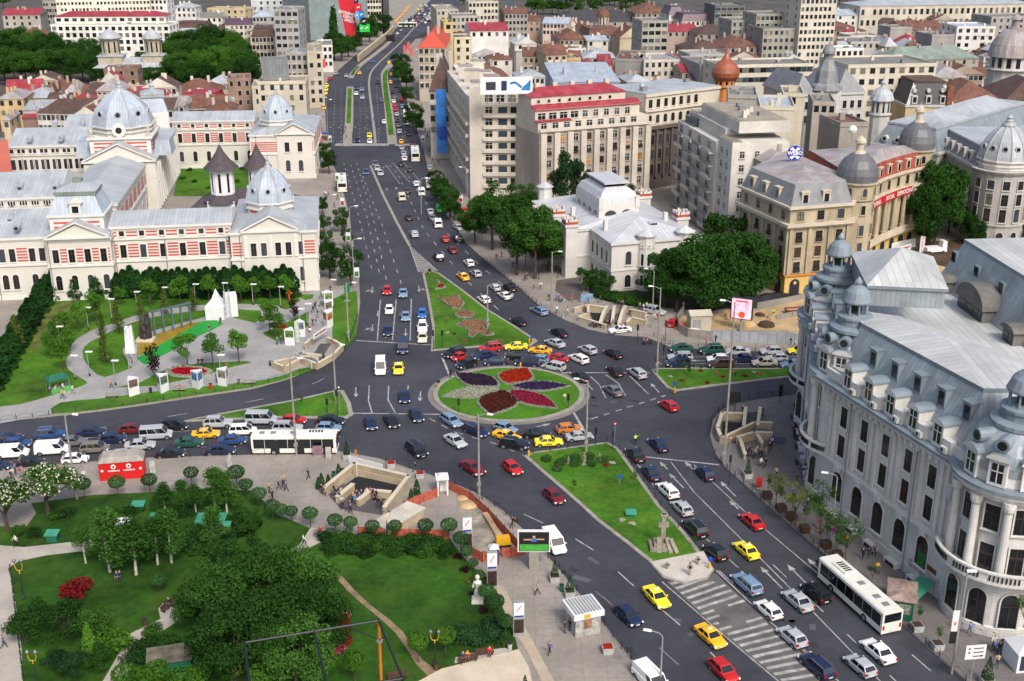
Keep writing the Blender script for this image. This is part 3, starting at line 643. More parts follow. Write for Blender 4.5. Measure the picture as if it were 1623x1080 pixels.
# central block: long gabled wing toward the viewer, striped tower base and the great dome
Zc=12.9; e0=P(184,323,Zc); e1=P(229,259,Zc); dr=(e1-e0).normalized(); nr=Vc((-dr.y,dr.x,0))
a=e0+nr*12.5
s=Bld('hospital_palace','central block of the striped palace under the great octagonal tin dome','palace',Vc((a.x,a.y,0)),Vc((e0.x,e0.y,0)),Zc); LL=(e1-e0).length
wing(s,0,s.L,0,LL,Zc,False,3,7,2.3,'G',front=False)
x0,x1=-1.5,s.L+2.2; y0=LL; y1=LL+46
wing(s,x0,x1,y0,y1,Zc+.6,False,3,9,1.6,'h'); w=s.part('wall',PALM)
for i in range(13):
 y=y0+1.5+i*3.5; w.box(x1,x1+.55,y,y+.7,1.,12.2,2)
pediment(s,x0-.6,x1+.4,y0-.4,Zc+.6,4.0,back=7); w.box(x0-.6,x1+.4,y0-.35,y0,0,Zc+.6,0)
cx=(x0+x1)/2; hw=7.4; cy=y0+11; b=s.one('tower_wall',PALM); b.box(cx-hw,cx+hw,cy-hw,cy+hw,13.4,18.4,2)
for k in range(3):
 for M in (Matrix.Identity(4),MT((cx,cy,0))@MR(pi/2,4,'Z')@MT((-cx,-cy,0))): b.box(cx-hw+1,cx+hw-1,cy-hw-.05,cy-hw,15.3+k*.95,15.7+k*.95,1,M)
b.box(cx-hw-.5,cx+hw+.5,cy-hw-.5,cy+hw+.5,18.4,18.9,2)
ob=s.one('attic_oculus',[M_TRIM,GLS[0]]); ob.tube((cx,cy-hw-.3,20.6),(cx,cy-hw+1.5,20.6),1.7,1.7,14,0); ob.tube((cx,cy-hw-.34,20.6),(cx,cy-hw-.3,20.6),.8,.8,12,1)
for sx in (-1,1):
 for sy in (-1,1): st=s.one('corner_statue',[M_STONE]); c=(cx+sx*hw*.93,cy+sy*hw*.93); st.lathe([(.7,0),(.7,.4),(.3,.5),(.42,1.4),(.3,2.),(.2,2.2),(.22,2.5),(0,2.7)],8,(c[0],c[1],18.9),0); st.tube((c[0],c[1],20.8),(c[0]+sx*1.1,c[1],21.6),.2,.05,5)
dome(s,cx,cy,18.9,7.2,8.4,drum=2.0,lan=1.3,band=False)
for sx in (-1,1):
 b2=s.one('side_roof',[RF['blue'],M_TRIM]); b2.box(cx+sx*(hw+2.2)-2.2,cx+sx*(hw+2.2)+2.2,cy-4,cy+5,13.4,17.2,0,t=.5)
s.finish()
s=Bld('palace_annex','tall pale tin mansard tower on the palace roofs behind the great dome','palace',(222,180),(266,178),18); s.part('wall',[M_TRIM]).box(0,s.L,0,9,-.2,18,0); r_=s.part('mansard_roof',[RF['blue'],RF['zinc']]); r_.box(0,s.L,0,9,18,22.2,0,t=1.1); r_.box(.6,s.L-.6,.6,8.4,22.2,23,1); roof(r_,.8,s.L-.8,.8,8.2,23,1.4,'h',1); s.part('finial',[RF['zinc']]).lathe([(.8,0),(.6,.8),(.9,1.),(.2,1.6),(.05,3)],8,(s.L/2,4.5,24),0); s.finish()
# pink blank wall at the photo's edge
s=Bld('building','blank salmon-pink building edge beside the palace','building',(-34,229),(12,222),17); s.part('wall',[mat('salmon_plaster','#b9695c',.9,.1,.2)]).box(0,s.L,0,14,-.2,17,0); s.part('roof',[RF['grey']]).box(.3,s.L-.3,.3,13.7,17,17.2,0); s.finish()
# small white church between the ranges
M_WW=mat('whitewashed_wall','#d3d2d4',.85,.05,.3); M_SHNG=mat('dark_shingle_roof','#4c4448',.8,.2,1.5,.4,seam=.35,fine=.15)
q=P(348,322,9.); s=Bld('church','small white church with two dark pointed towers between the palace ranges','church',Vc((q.x-4.4,q.y,0)),Vc((q.x+4.4,q.y,0)),9)
w=s.part('wall',[M_WW]); w.box(-2,20,2,12,-.2,7.5,0); roof(s.part('roof',[M_SHNG]),-2.5,20.5,1.,13,7.5,3.2,'h')
def ctower(cx,cy,zb,r,top):
 w=s.one('tower',[M_WW,M_SHNG,GLS[0]]); w.box(cx-r*1.15,cx+r*1.15,cy-r*1.15,cy+r*1.15,5,zb,0); w.lathe([(r*1.75,zb-.3),(r*1.1,zb+1.3)],8,(cx,cy,0),1,a0=pi/8,a1=pi/8+2*pi)
 w.lathe([(r,zb+.8),(r,top)],8,(cx,cy,0),0,a0=pi/8,a1=pi/8+2*pi)
 for i in range(8):
  a=pi/4*i; M=MT((cx,cy,0))@MR(a+pi/2,4,'Z'); k=r*cos(pi/8); w.box(-.28,.28,-k-.04,-k,zb+1.9,top-1.1,2,M); w.box(-.5,-.38,-k-.12,-k,zb+1.5,top-.4,0,M); w.box(.38,.5,-k-.12,-k,zb+1.5,top-.4,0,M)
 c=s.one('tower_roof',[M_SHNG,M_GREY]); c.lathe([(r*1.5,top-.1),(r*1.45,top+.1),(r*.8,top+1.8),(r*.35,top+3.6),(.08,top+5.4)],12,(cx,cy,0),0); c.tube((cx,cy,top+5.3),(cx,cy,top+7.4),.05); c.tube((cx-.4,cy,top+6.8),(cx+.4,cy,top+6.8),.05)
ctower(4.4,4.2,9.,2.75,16.4); q2=s.loc(405,243,16); ctower(11.8,9.,9.,2.3,15.6); s.finish()
# old twin-towered church in the garden
M_OLD=mat('weathered_lime_wall','#aaa290',.9,.2,.3,.2,stain=.5)
q=P(150,106,8); s=Bld('church','old twin-towered church with grey tin roof in the wooded garden','church',(152,108),(290,106),8)
s.part('wall',[M_OLD]).box(0,s.L,0,13,-.2,8,0); roof(s.part('roof',[RF['zinc']]),-1,s.L+1,-1,14,8,3.6,'h')
for px,r,zt in ((187,4.4,19.5),(251,3.9,19.2)):
 c=s.loc(px,96,9); w=s.one('tower',[M_OLD,GLS[0],RF['zinc']]); cy=6; w.box(c.x-r*1.15,c.x+r*1.15,cy-r,cy+r,8,12.4,0); w.box(c.x-r*1.25,c.x+r*1.25,cy-r*1.1,cy+r*1.1,12.4,12.8,2); w.lathe([(r*.92,12.8),(r*.92,zt),(r*1.12,zt),(r*1.12,zt+.5)],10,(c.x,cy,0),0)
 for i in range(10):
  a=2*pi*(i+.5)/10; M=MT((c.x,cy,0))@MR(a+pi/2,4,'Z'); k=r*.92*cos(pi/10); w.box(-.35,.35,-k-.05,-k,13.9,zt-1.,1,M)
 s.one('tower_roof',[RF['zinc']]).lathe([(r*1.2,zt+.5),(r*.9,zt+1.8),(r*.4,zt+3.4),(.1,zt+4.4),(.05,zt+6)],12,(c.x,cy,0),0)
s.finish()
def WB(name,label,x,y,cat='building'):
 "building laid out in world metres from (x,y)"
 return Bld(name,label,cat,Vc((x,y,0)),Vc((x+1,y,0)),0)
def V(*a): return Vc((*a,0)) if len(a)==2 else Vc(a)
# ---------- billboard apartment block ----------
s=Bld('apartment_block','beige eight-storey corner block carrying a white advert panel on its roof','apartments',(744,166),(852,166),25); L=s.L; wm=wallmat('#b3a896',.5); w=s.part('wall',wm)
w.box(0,L,0,14,-.2,25,0); w.box(0,3.2,-.5,3,0,29.5,0); w.box(3.2,L,1.8,14,25,28.3,0)
bk_=s.loc(708,112,26.5); ww0=V(bk_.x,bk_.y); w.prism([(0,.2),(13,13.9),(13+ww0.x,ww0.y+3),(ww0.x,ww0.y)],-.2,26.5,0)
for k in range(8):
 z=25-3.1*(k+1)+.9
 w.box(3.4,L,-.55-(.5 if k==0 else 0),0,z-1.0,z-.15,0)
 if z>3:
  for i,x in enumerate((5.,8.6,11.6,14.9,17.0)): s.win(x,-.02,z,0,2.3 if i%2 else 1.9,1.6,'rx' if i%3 else 'r',M_STONE,M_FRW,GLS[1] if i%2 else GLS[0])
  s.row(ww0,(0,.2),z,11,2.6,1.8,'rb' if k%3 else 'r',wm,M_FRW)
r=s.part('roof',RF['tan']); r.box(3.4,L-.2,2,13.8,28.3,28.5)
for i in range(5): s.win(5+i*3,1.78,25.4,0,2.2,1.8,'r',M_FRW,M_FRW)
for i in range(6): q=s.one('roof_hut',[wm,RF['mixed']]); t_=.25+i*.13; x=ww0.x*t_+2+(i%2)*4.5; y=ww0.y*t_+2; q.box(x,x+4,y,y+3,26.5,28.6+(i%3)*.6,0); q.box(x-.2,x+4.2,y-.2,y+3.2,28.6+(i%3)*.6,28.8+(i%3)*.6,1)
flat_clutter(s,4,L,4,12,28.5,6,wm); s.finish()
def bboard(label,a,b,h,th,face,frame,posts=True,cat='billboard'):
 s=Bld('billboard',label,cat,a,b,h); f=s.part('frame',frame); f.box(-.15,s.L+.15,0,.35,0+h,h+th,0)
 s.part('panel',face).box(.1,s.L-.1,-.06,0,h+.15,h+th-.15,0)
 if posts:
  for i in range(4): x=s.L*(i+.5)/4; s.one('post',M_GREY).tube((x,.4,h-2.4),(x,.4,h+th*.7),.12).tube((x,2,h-2.4),(x,.5,h+th*.8),.08)
 return s
s=bboard('white advert panel with two dark device pictures and a blue splash',(762,151),(843,149),28.6,4.3,[mat('white_advert','#c9ced2',.6,.03)],[mat('white_bodywork','#d3d2c8',.4,.04)])
h=28.6
for x0,x1,z0,z1,c in ((1.3,3.8,1.2,3.2,'#2c3446'),(5.2,6.6,1.,3.4,'#1d2a5c')): s.one('picture',[mat('advert_dark'+c,c,.6,.5,1.5,fine=.4)]).box(x0,x1,-.1,-.06,h+z0,h+z1)
b=s.one('picture',[mat('advert_blue','#1e78b4',.6,.3,1.)]); 
for i in range(7): b.box(7.4+i*.42,7.9+i*.42,-.1,-.06,h+2.7-.1*abs(i-2)-(i>3)*.25*(i-3),h+3.2-.1*abs(i-2)-(i>3)*.2*(i-3))
b.add([(10.2,-.1,h+1.),(12.6,-.1,h+.9),(12.7,-.1,h+3.7),(11.7,-.1,h+2.6),(10.9,-.1,h+2.)],[(0,1,2,3,4)]); s.finish()
# ---------- pilastered block ----------
s=Bld('apartment_block','brownish block with tall pilasters and stepped red tin roofs','apartments',(855,214),(1031,199.6),19.7); L=s.L; wm=wallmat('#94887a',.7); wp=wallmat('#b3a794',.5); w=s.part('wall',[wm,wp])
w.box(0,L,0,16,-.2,19.7,0); w.box(0,L,.9,15,19.7,22.4,1); w.box(0,L,-.5,.2,20.3,20.9,1); w.box(0,L-2,2.6,14,22.4,25.4,1); w.box(0,L-5,5,13,25.4,28.2,1)
for i in range(9):
 x=.2+i*(L-1.9)/8; w.box(x,x+1.55,-.75,0,0,19.9,1)
 if i<8:
  for k in range(6): s.win(x+1.55+.87,0,19.7-3.15*(k+1)+1.0,0,1.5,1.75,'rl' if k%2 else 'r',wm,M_FRW if (i+k)%3 else M_FRB,[GLS[0],GLS[3],GLS[0],mat('amber_blind','#a8702a',.6,.2)][(i*3+k*5)%4 if (i*7+k)%5 else 0])
for i in range(9): s.win(1.6+i*3.2,.9,20.9,0,1.7,1.4,'r',wp,M_FRW); s.win(1.8+i*3.05,2.6,22.9,0,2.2 if i<4 else 1.5,1.6,'r',wp,M_FRW); 
for i in range(8): s.win(2+i*2.9,5,26.6,0,.8,.8,'rx',wp)
r=s.part('roof',[RF['red'],wp]); r.add([(-.2,2.2,25.2),(L-1.5,2.2,25.2),(L-1.5,5.2,26.4),(-.2,5.2,26.4)],[(0,1,2,3)],0); roof(r,0,L-5,5,13,28.2,1.9,'h',0,1); r.box(L-5,L-2,5,14,25.4,25.8,0); r.box(0,3,1.,2.6,22.4,22.6,0)
r.add([(-.2,.7,22.5),(L*.3,.7,22.5),(L*.3,2.7,22.9),(-.2,2.7,22.9)],[(0,1,2,3)],0)
for i in range(5): q=s.one('chimney',[wp]); x=3+i*5; q.box(x,x+1.2,9,10,28.5,31,0)
s.finish()
# ---------- cream and soot-dark classical block ----------
s=Bld('building','classical block, cream above and soot-dark stone columns below','building',(1024,151),(1141,137),26); L=s.L; c1=wallmat('#b9ae96',.4); c2=wallmat('#5c4f43',.9); w=s.part('wall',[c1,c2])
w.box(0,L,0,18,16.8,26,0); w.box(0,L,0,18,-.2,16.8,1); w.box(-.4,L+.4,-.9,.2,16.6,17.5,1); w.box(-.2,L+.2,-.5,.2,21.4,21.9,0); w.box(-.2,L+.2,-.4,.2,25.4,26,0)
for i in range(8): w.box(1.2+i*2.75,2.+i*2.75,-.6,0,3.5,16.6,1); s.win(2.9+i*2.75,0,12.4,0,1.4,2.6,'r',c2); s.win(2.9+i*2.75,0,8.4,0,1.4,2.6,'r',c2); s.win(2.9+i*2.75,0,4.2,0,1.4,2.8,'a',c2)
for i in range(7): s.win(1.7+i*2.8,0,18.2,0,1.3,2.3,'a',c1); s.win(1.7+i*2.8,0,22.4,0,1.3,2.2,'r',c1)
s.part('roof',RF['zinc']).box(0,L,0,18,26,26.25); flat_clutter(s,0,L,2,16,26.2,5,c1); s.finish()
# ---------- white stepped modern block ----------
a,b=P(1076,172,25),P(1137,205,25); s=Bld('apartment_block','white modernist block with rows of balconies and a stepped roof terrace','apartments',Vc((a.x,a.y,0)),Vc((b.x,b.y,0)),25); L=s.L; wm=wallmat('#b2ada2',.5); w=s.part('wall',wm)
w.box(0,L,0,14,-.2,22,0); w.box(3,L,2,14,22,25,0); w.box(9,L+6,3,15,25,27.6,0); w.box(L,L+9,.6,14,-.2,23.5,0)
for k in range(7):
 z=22-3.05*(k+1)
 for i in range(4): x=1.2+i*(L-1.)/4; bb=s.one('balcony',[wm,GLS[1]]) if k<6 else None; 
 for i in range(4):
  x=1.0+i*(L-1.)/4; q=s.one('balcony',[wm,M_GREY]); q.box(x,x+(L-1)/4-1.2,-1.25,0,z+.05,z+.22,0); q.box(x,x+(L-1)/4-1.2,-1.25,-1.15,z+.2,z+1.1,0 if (i+k)%2 else 1); s.win(x+2.2,0,z+.5,0,2.6,1.9,'r',wm,M_FRW)
 for i in range(2): s.win(L+2.4+i*3.6,.6,z+1,0,1.6,1.5,'r',wm,M_FRW)
 for i in range(3): s.win(L+9,3+i*3.5,z+1,pi/2,1.2,1.5,'r',wm,M_FRW)
s.part('roof',RF['tan']).box(.3,3,.3,13.7,22,22.15).box(3.2,9,2.2,13.8,25,25.2).box(9.2,L+5.8,3.2,14.8,27.6,27.8).box(L,L+8.8,.8,3,23.5,23.7)
for i in range(3): q=s.one('terrace_glazing',[GLS[1],M_FRW]); q.box(3.4+i*2.4,5.6+i*2.4,.8,1.9,22,24.0,0)
flat_clutter(s,10,L+5,4,13,27.8,7,wm); s.finish()
# ---------- white mansion ----------
a,b=P(970,385.4,10.4),P(1109,374,10.4); s=Bld('mansion','white mansion with white tin roofs, red-topped corner turrets and a raised lantern hall','mansion',Vc((a.x,a.y,0)),Vc((b.x,b.y,0)),10.4); L=s.L
M_MAN=mat('white_stucco','#bfbdb8',.85,.06,.3,stain=.2,brick=.0); M_MANR=mat('white_rusticated_stucco','#b9b6af',.9,.06,.3,stain=.2,brick=.5); M_REDC=mat('red_oxide_crest','#a2442c',.8,.15,.6)
w=s.part('wall',[M_MAN,M_MANR]); fp=[(0,0),(L,0),(L,38),(-3.5,38),(-3.5,30),(-4.5,12.2),(0,12)]
w.box(0,L,0,40,4.4,10.4,0); w.box(0,L,0,40,-.2,4.4,1); w.box(-4.2,0,12,38,4.4,10.4,0); w.box(-4.2,0,12,38,-.2,4.4,1)
for q in ((-.15,L+.15,-.15,12,0),): w.box(q[0],q[1],q[2],40.1,4.4,4.75,0); w.box(q[0]-.2,q[1]+.2,-.4,40.2,9.9,10.4,0)
w.box(-4.6,0,11.7,38.2,9.9,10.4,0); w.box(-4.4,0,11.85,38.1,4.4,4.75,0)
for x in (3.6,): s.win(x,0,5.6,0,1.25,2.8,'a',M_MAN,M_FRB,GLS[1]); s.win(x,0,.9,0,1.3,2.6,'a',M_MANR)
for i in range(4): s.win(0,10.6-i*2.7,5.6,-pi/2,1.1,2.7,'a',M_MAN); s.win(0,10.6-i*2.7,.9,-pi/2,1.1,2.4,'a',M_MANR)
for i in range(3): s.win(11.5+i*2.7,0,5.6,0,1.2,2.8,'a',M_MAN); s.win(11.5+i*2.7,0,.9,0,1.2,2.6,'a',M_MANR)
r=s.part('roof',[RF['white'],M_MAN]); 
r.add([(-.4,-.4,10.4),(L+.4,-.4,10.4),(L+.4,40,10.4),(-.4,40,10.4),(L*.5,9,13),(L*.5,32,13)],[(0,1,4),(1,2,5,4),(2,3,5),(3,0,4,5)],0); r.add([(-4.8,11.6,10.4),(1,11.6,10.4),(7,14,12.4),(7,34,12.4),(1,38.4,10.4),(-4.8,38.4,10.4)],[(0,1,2),(0,2,3,5),(5,3,4)],0)
ln=s.one('lantern_hall',[M_MAN,RF['white'],GLS[0]]); q0,q1=2.6,11.6; y0,y1=14.5,29; ln.box(q0,q1,y0,y1,11,14.6,0)
pr=[(0,14.6),(.25,15.6),(1.0,16.8),(2.2,17.7)]
for (i0,z0),(i1,z1) in zip(pr[:-1],pr[1:]): ln.add([(q0+i0,y0+i0,z0),(q1-i0,y0+i0,z0),(q1-i0,y1-i0,z0),(q0+i0,y1-i0,z0),(q0+i1,y0+i1,z1),(q1-i1,y0+i1,z1),(q1-i1,y1-i1,z1),(q0+i1,y1-i1,z1)],[(0,1,5,4),(1,2,6,5),(2,3,7,6),(3,0,4,7)],1)
ln.box(q0+2.4,q1-2.4,y0+2.4,y1-2.4,17.7,18.3,2); ln.box(q0+1.7,q1-1.7,y0+1.7,y1-1.7,18.3,18.65,1)
def lunette(x,y,z,r,ang):
 M=MT((x,y,z))@MR(ang,4,'Z'); ln.add([(r*cos(pi*i/10),-.06,r*.8*sin(pi*i/10)) for i in range(11)],[tuple(range(11))],2,M)
for x in (q0+2.6,q0+6.3): lunette(x,y0,12.1,1.35,0)
for i in range(4): lunette(q0,y1-2.2-i*3.4,12.1,1.1,-pi/2)
for sx in (q0+.4,q1-.4): ln.box(sx-.5,sx+.5,y0-.2,y0+.8,13.6,15.9,0)
def turret(cx,cy,r,z,hh,conez,wins=True,n=8):
 t=s.one('turret',[M_MAN,RF['white'],GLS[0]]); t.lathe([(r,-.2),(r,z),(r*1.18,z+.1),(r*1.18,z+.35)],n,(cx,cy,0),0,a0=pi/8,a1=pi/8+2*pi); t.lathe([(r*1.25,z+.35),(.05,z+conez)],n,(cx,cy,0),1,a0=pi/8,a1=pi/8+2*pi); t.tube((cx,cy,z+conez-.2),(cx,cy,z+conez+2),.04)
 if wins:
  for i in range(n):
   a=pi/4*i; k=r*cos(pi/8)
   s.win(cx+cos(a)*k,cy+sin(a)*k,5.4,a+pi/2,.6,2.5,'ax',M_MAN); s.win(cx+cos(a)*k,cy+sin(a)*k,1.2,a+pi/2,.6,2.2,'rx',M_MAN); s.win(cx+cos(a)*k,cy+sin(a)*k,9.3,a+pi/2,.25,.3,'rx',M_MAN)
turret(7.4,.2,1.75,11.2,0,1.5); turret(16.,.6,1.75,11.2,0,1.5); turret(-1.5,38.5,1.6,13.2,0,1.3,False)
for cx,cy in ((-7.2,24.),(-4.4,12.8),(L+1.2,12),(L+1,32),(-4.,22.)):
 t=s.one('corner_tower',[M_MAN,M_REDC,M_MANR]); big=(cx<-4.2 or cx>L); t.box(cx-1.25,cx+1.25,cy-1.25,cy+1.25,-.2,4.4,2); t.box(cx-1.25,cx+1.25,cy-1.25,cy+1.25,4.4,11.6,0); t.box(cx-1.5,cx+1.5,cy-1.5,cy+1.5,11.,11.5,0); t.box(cx-1.35,cx+1.35,cy-1.35,cy+1.35,11.6,12.1,1)
 for i in range(4):
  M=MT((cx,cy,12.5))@MR(pi/2*i,4,'Z')
  for x,hh in ((-1.2,.45),(-.4,.3),(0,.65),(.6,.3),(1.05,.45)): t.box(x-.2,x+.3,-1.4,-1.15,-.4,hh-.2,0,M)
cn=s.one('entrance_canopy',[M_BLK,GLS[1]]); cn.box(-11.5,-5,12,22,4.2,4.4,0); 
for x in (-11.2,-7): cn.tube((x,12.3,0),(x,12.3,4.2),.09).tube((x,21.7,0),(x,21.7,4.2),.09)
for x,y in ((-1.5,20),(1.2,7.5),(12,20),(15.5,10)): q=s.one('chimney',[M_MAN]); q.box(x,x+.8,y,y+.8,10.5,13,0)
q=s.one('skylight',[RF['white'],M_BLK]); q.box(10.2,12,5.2,6.8,11,12.4,0); q.box(10.35,11.85,5.15,5.2,11.8,12.3,1)
s.finish()
# ---------- curved corner building ----------
M_OCH=mat('ochre_weathered_stone','#ab9f86',.9,.16,.15,.2,stain=.65,stain_col='#5f5446'); M_YEL=mat('yellow_shopfront_plaster','#c3a65c',.85,.08,.3,stain=.2); M_ORB=mat('orange_cornice_band','#b9793f',.85,.15,.4); M_SLT=mat('grey_slate_mansard','#7b7e80',.7,.15,.6,.3,fine=.12); M_NEONB=mat('dark_blue_shop_sign','#161a6a',.6,.2)
A0,A1,A2=V(48,240),V(54.2,221.5),V(67,225.2); C=[V(69.8,231.7),V(75,241),V(80.5,248.3),V(86.5,254.5),V(91.9,259)]
s=WB('corner_building','ochre corner building with two dark domes, curved colonnade and a red banner',54.2,221.5); O=V(54.2,221.5)
pts=[q-O for q in [A0,A1,A2]+C+[V(98,272),V(62,262)]]
w=s.part('wall',[M_OCH,M_YEL,M_ORB,M_STONE])
w.prism([tuple(p[:2]) for p in pts],4.3,18.2,0); w.prism([tuple(p[:2]) for p in pts],-.2,4.3,1)
def offs(ps,o):
 out=[];n=len(ps)
 for i in range(n):
  d1=(ps[i]-ps[i-1]).normalized(); d2=(ps[(i+1)%n]-ps[i]).normalized(); n1=V(d1.y,-d1.x); n2=V(d2.y,-d2.x); b=(n1+n2).normalized(); out.append(ps[i]+b*o/max(.4,b.dot(n1)))
 return out
for z0,z1,o,m in ((4.1,4.5,.35,2),(14.3,14.9,1.0,3),(13.9,14.3,.5,3),(17.8,18.3,.6,3)): w.prism([tuple(p[:2]) for p in offs(pts,o)],z0,z1,m,bot=True)
# slate mansard of the front half, red mansard of the curve
def ring(ps,z0,z1,ins,b,m,mt=None):
 q=offs(ps,-ins); n=len(ps); b.add([(*p[:2],z0) for p in ps]+[(*p[:2],z1) for p in q],[(i,(i+1)%n,n+(i+1)%n,n+i) for i in range(n)],m); b.add([(*p[:2],z1) for p in q],[tuple(range(n))],m if mt is None else mt)
 return q
r=s.part('roof',[M_SLT,RF['mixed'],mat('weathered_red_mansard','#8e4334',.8,.25,.6,fine=.2)])
f1=[q-O for q in (A0,A1,A2,V(69,232),V(62,262))]; q=ring(f1,18.3,22.2,1.6,r,0,0); c=sum(q,V(0,0))/len(q); n=len(q); r.add([(*p[:2],22.2) for p in q]+[(c.x,c.y,23.6)],[(i,(i+1)%n,n) for i in range(n)],1)
f2=[q-O for q in [V(69,230)]+C+[V(98,272),V(66,262)]]; q=ring(f2,18.3,21.6,.9,r,2,2); c=sum(q,V(0,0))/len(q); n=len(q); r.add([(*p[:2],21.6) for p in q]+[(c.x,c.y,24.)],[(i,(i+1)%n,n) for i in range(n)],1)
def seg2(p,q,f=0): return p-O,q-O
for (p,q,n) in ((A0,A1,4),(A1,A2,3)):
 p,q=seg2(p,q); 
 s.row(p,q,15.3,n,1.5,1.9,'r',M_OCH); 
 for k,z in enumerate((11.,7.9,4.9)): s.row(p,q,z,n,1.5,2.1,'rl' if k!=1 else 'r',M_OCH,M_FRB,GLS[0] if k!=1 else GLS[3])
 d=(q-p).normalized(); nn=V(d.y,-d.x); L=(q-p).length; M=MT(p)@MR(atan2(d.y,d.x),4,'Z')
 for i in range(n+1): x=L*i/n; x=min(max(x,.4),L-.4); w.box(x-.35,x+.35,-.4,0,4.5,13.9,0,M)
 for i in range(n):
  x=L*(i+.5)/n; sw=s.one('shop_arch',[M_NEONB,M_BLK,mat('yellow_shop_lamp','#c9a53a',.5,0)]); prf=[(-1.1,.1),(1.1,.1)]+[(1.1*cos(pi*j/8),2.4+1.1*sin(pi*j/8)) for j in range(9)]; sw.add([(a,-.08,z) for a,z in prf],[tuple(range(len(prf)))],0,M@MT((x,0,0))); sw.add([(a*.78,-.12,z*.93) for a,z in prf],[tuple(range(len(prf)))],1,M@MT((x,0,0)))
  sw.add([(.35*cos(2*pi*j/10),-.16,2.7+.35*sin(2*pi*j/10)) for j in range(10)],[tuple(range(10))],2,M@MT((x,0,0)))
 for i in range(max(1,n-1)): # dormers
  x=L*(i+.7)/(n-.1) ; dm=s.one('dormer',[M_STONE,GLS[0],M_SLT]); T_=M@MT((x,.5,18.4)); dm.box(-.85,.85,-.25,1.6,0,2.4,0,T_); dm.box(-.5,.5,-.3,-.25,.4,2.0,1,T_); dm.box(-1.,1.,-.4,1.8,2.4,2.65,0,T_)
for i in range(4):
 p,q=seg2(C[i],C[i+1]); d=(q-p).normalized(); L=(q-p).length; M=MT(p)@MR(atan2(d.y,d.x),4,'Z')
 for j in (0,1):
  x=L*(j+.5)/2; cl=s.one('column',[M_OCH,M_STONE]); c=M@Vc((L*j/2+.3,-.75,0)); cl.lathe([(.62,6.0),(.62,6.4),(.48,6.5),(.42,13.2),(.6,13.5),(.6,13.9)],10,(c.x,c.y,0),0)
  for z in (6.6,10.2): s.win((M@Vc((x,0,0))).x,(M@Vc((x,0,0))).y,z,atan2(d.y,d.x),1.3,2.4,'r',M_OCH)
  for z in (15.2,): s.win((M@Vc((x,0,0))).x,(M@Vc((x,0,0))).y,z,atan2(d.y,d.x),1.2,2.0,'r',M_OCH)
  dm=s.one('dormer',[M_STONE,GLS[0]]); T_=M@MT((x,.35,18.4)); dm.box(-.75,.75,-.25,1.6,0,2.2,0,T_); dm.box(-.45,.45,-.3,-.25,.35,1.9,1,T_); dm.box(-.9,.9,-.4,1.7,2.2,2.4,0,T_)
  ar=s.one('shop_arch',[M_NEONB,M_BLK]); prf=[(-1.,.1),(1.,.1)]+[(1.*cos(pi*k/8),2.5+1.*sin(pi*k/8)) for k in range(9)]; ar.add([(a,-.08,z) for a,z in prf],[tuple(range(len(prf)))],0,M@MT((x,0,0))); ar.add([(a*.8,-.12,z*.94) for a,z in prf],[tuple(range(len(prf)))],1,M@MT((x,0,0)))
 bl=s.one('balustrade',[M_STONE]); bl.box(0,L,-1.3,-1.05,5.2,6.1,0,M); bl.box(0,L,-1.4,0,4.5,5.2,0,M)
def dtower(cx,cy,r,zb,zr,top,lt):
 t=s.one('corner_tower',[M_OCH,M_STONE]); t.lathe([(r*.98,-.2),(r*.98,zb-.3)],16,(cx,cy,0),0); t.lathe([(r*.98,zb),(r*.98,zr-.5),(r*1.12,zr-.3),(r*1.12,zr)],16,(cx,cy,0),0)
 d=s.one('dome',[RF['lead'],M_STONE]); hh=top-zr; d.lathe([(r*1.03,zr),(r*1.05,zr+hh*.25),(r*.97,zr+hh*.5),(r*.76,zr+hh*.75),(r*.42,zr+hh*.94),(r*.2,top)],20,(cx,cy,0),0)
 l=s.one('lantern',[M_STONE,RF['lead']]); hl=lt-top; l.lathe([(r*.34,top-.3),(r*.3,top+.2),(r*.2,top+.25),(r*.2,top+hl*.45),(r*.3,top+hl*.5),(r*.28,top+hl*.65),(.1,top+hl*.85),(.04,lt)],10,(cx,cy,0),0)
 for i in range(8):
  a=pi/4*i+.2; s.win(cx+cos(a)*r*.98,cy+sin(a)*r*.98,18.9,a+pi/2,.9,1.7,'ax',M_OCH); s.win(cx+cos(a)*r*.98,cy+sin(a)*r*.98,15.3,a+pi/2,.9,1.8,'rx',M_OCH); s.win(cx+cos(a)*r*.98,cy+sin(a)*r*.98,11,a+pi/2,1.,2.1,'rx',M_OCH); s.win(cx+cos(a)*r*.98,cy+sin(a)*r*.98,7.4,a+pi/2,1.,2.1,'rx',M_OCH)
c=V(69.2,230.8)-O; dtower(c.x,c.y,3.9,18,21.6,27.2,31); c=V(91.5,263)-O; dtower(c.x,c.y,3.8,18,21.8,27.8,32); s.finish()
def text_on(parent,txt,size,loc,rot,m,name='lettering',ext=.01,align='CENTER',off=0.):
 cu=bpy.data.curves.new(name,'FONT'); cu.body=txt; cu.size=size; cu.extrude=ext; cu.align_x=align; cu.align_y='CENTER'; cu.offset=off; cu.resolution_u=2
 t_=bpy.data.objects.new(name,cu); COL.objects.link(t_); me=bpy.data.meshes.new_from_object(t_.evaluated_get(bpy.context.evaluated_depsgraph_get())); bpy.data.objects.remove(t_)
 me.materials.clear(); me.materials.append(m); o=link(name,me,parent,loc); o.rotation_euler=rot; return o
M_WTXT=mat('white_lettering','#d8d8d6',.6,0); M_RED=mat('red_vinyl','#b01622',.55,.08); M_BLUE=mat('blue_vinyl','#1f2f8a',.55,.05)
cp=[p+O for p in offs(pts,1.2)][3:8]; ps=[cp[0].lerp(cp[1],.7),cp[1].lerp(cp[2],.6),cp[2].lerp(cp[3],.5),cp[3].lerp(cp[4],.3)]
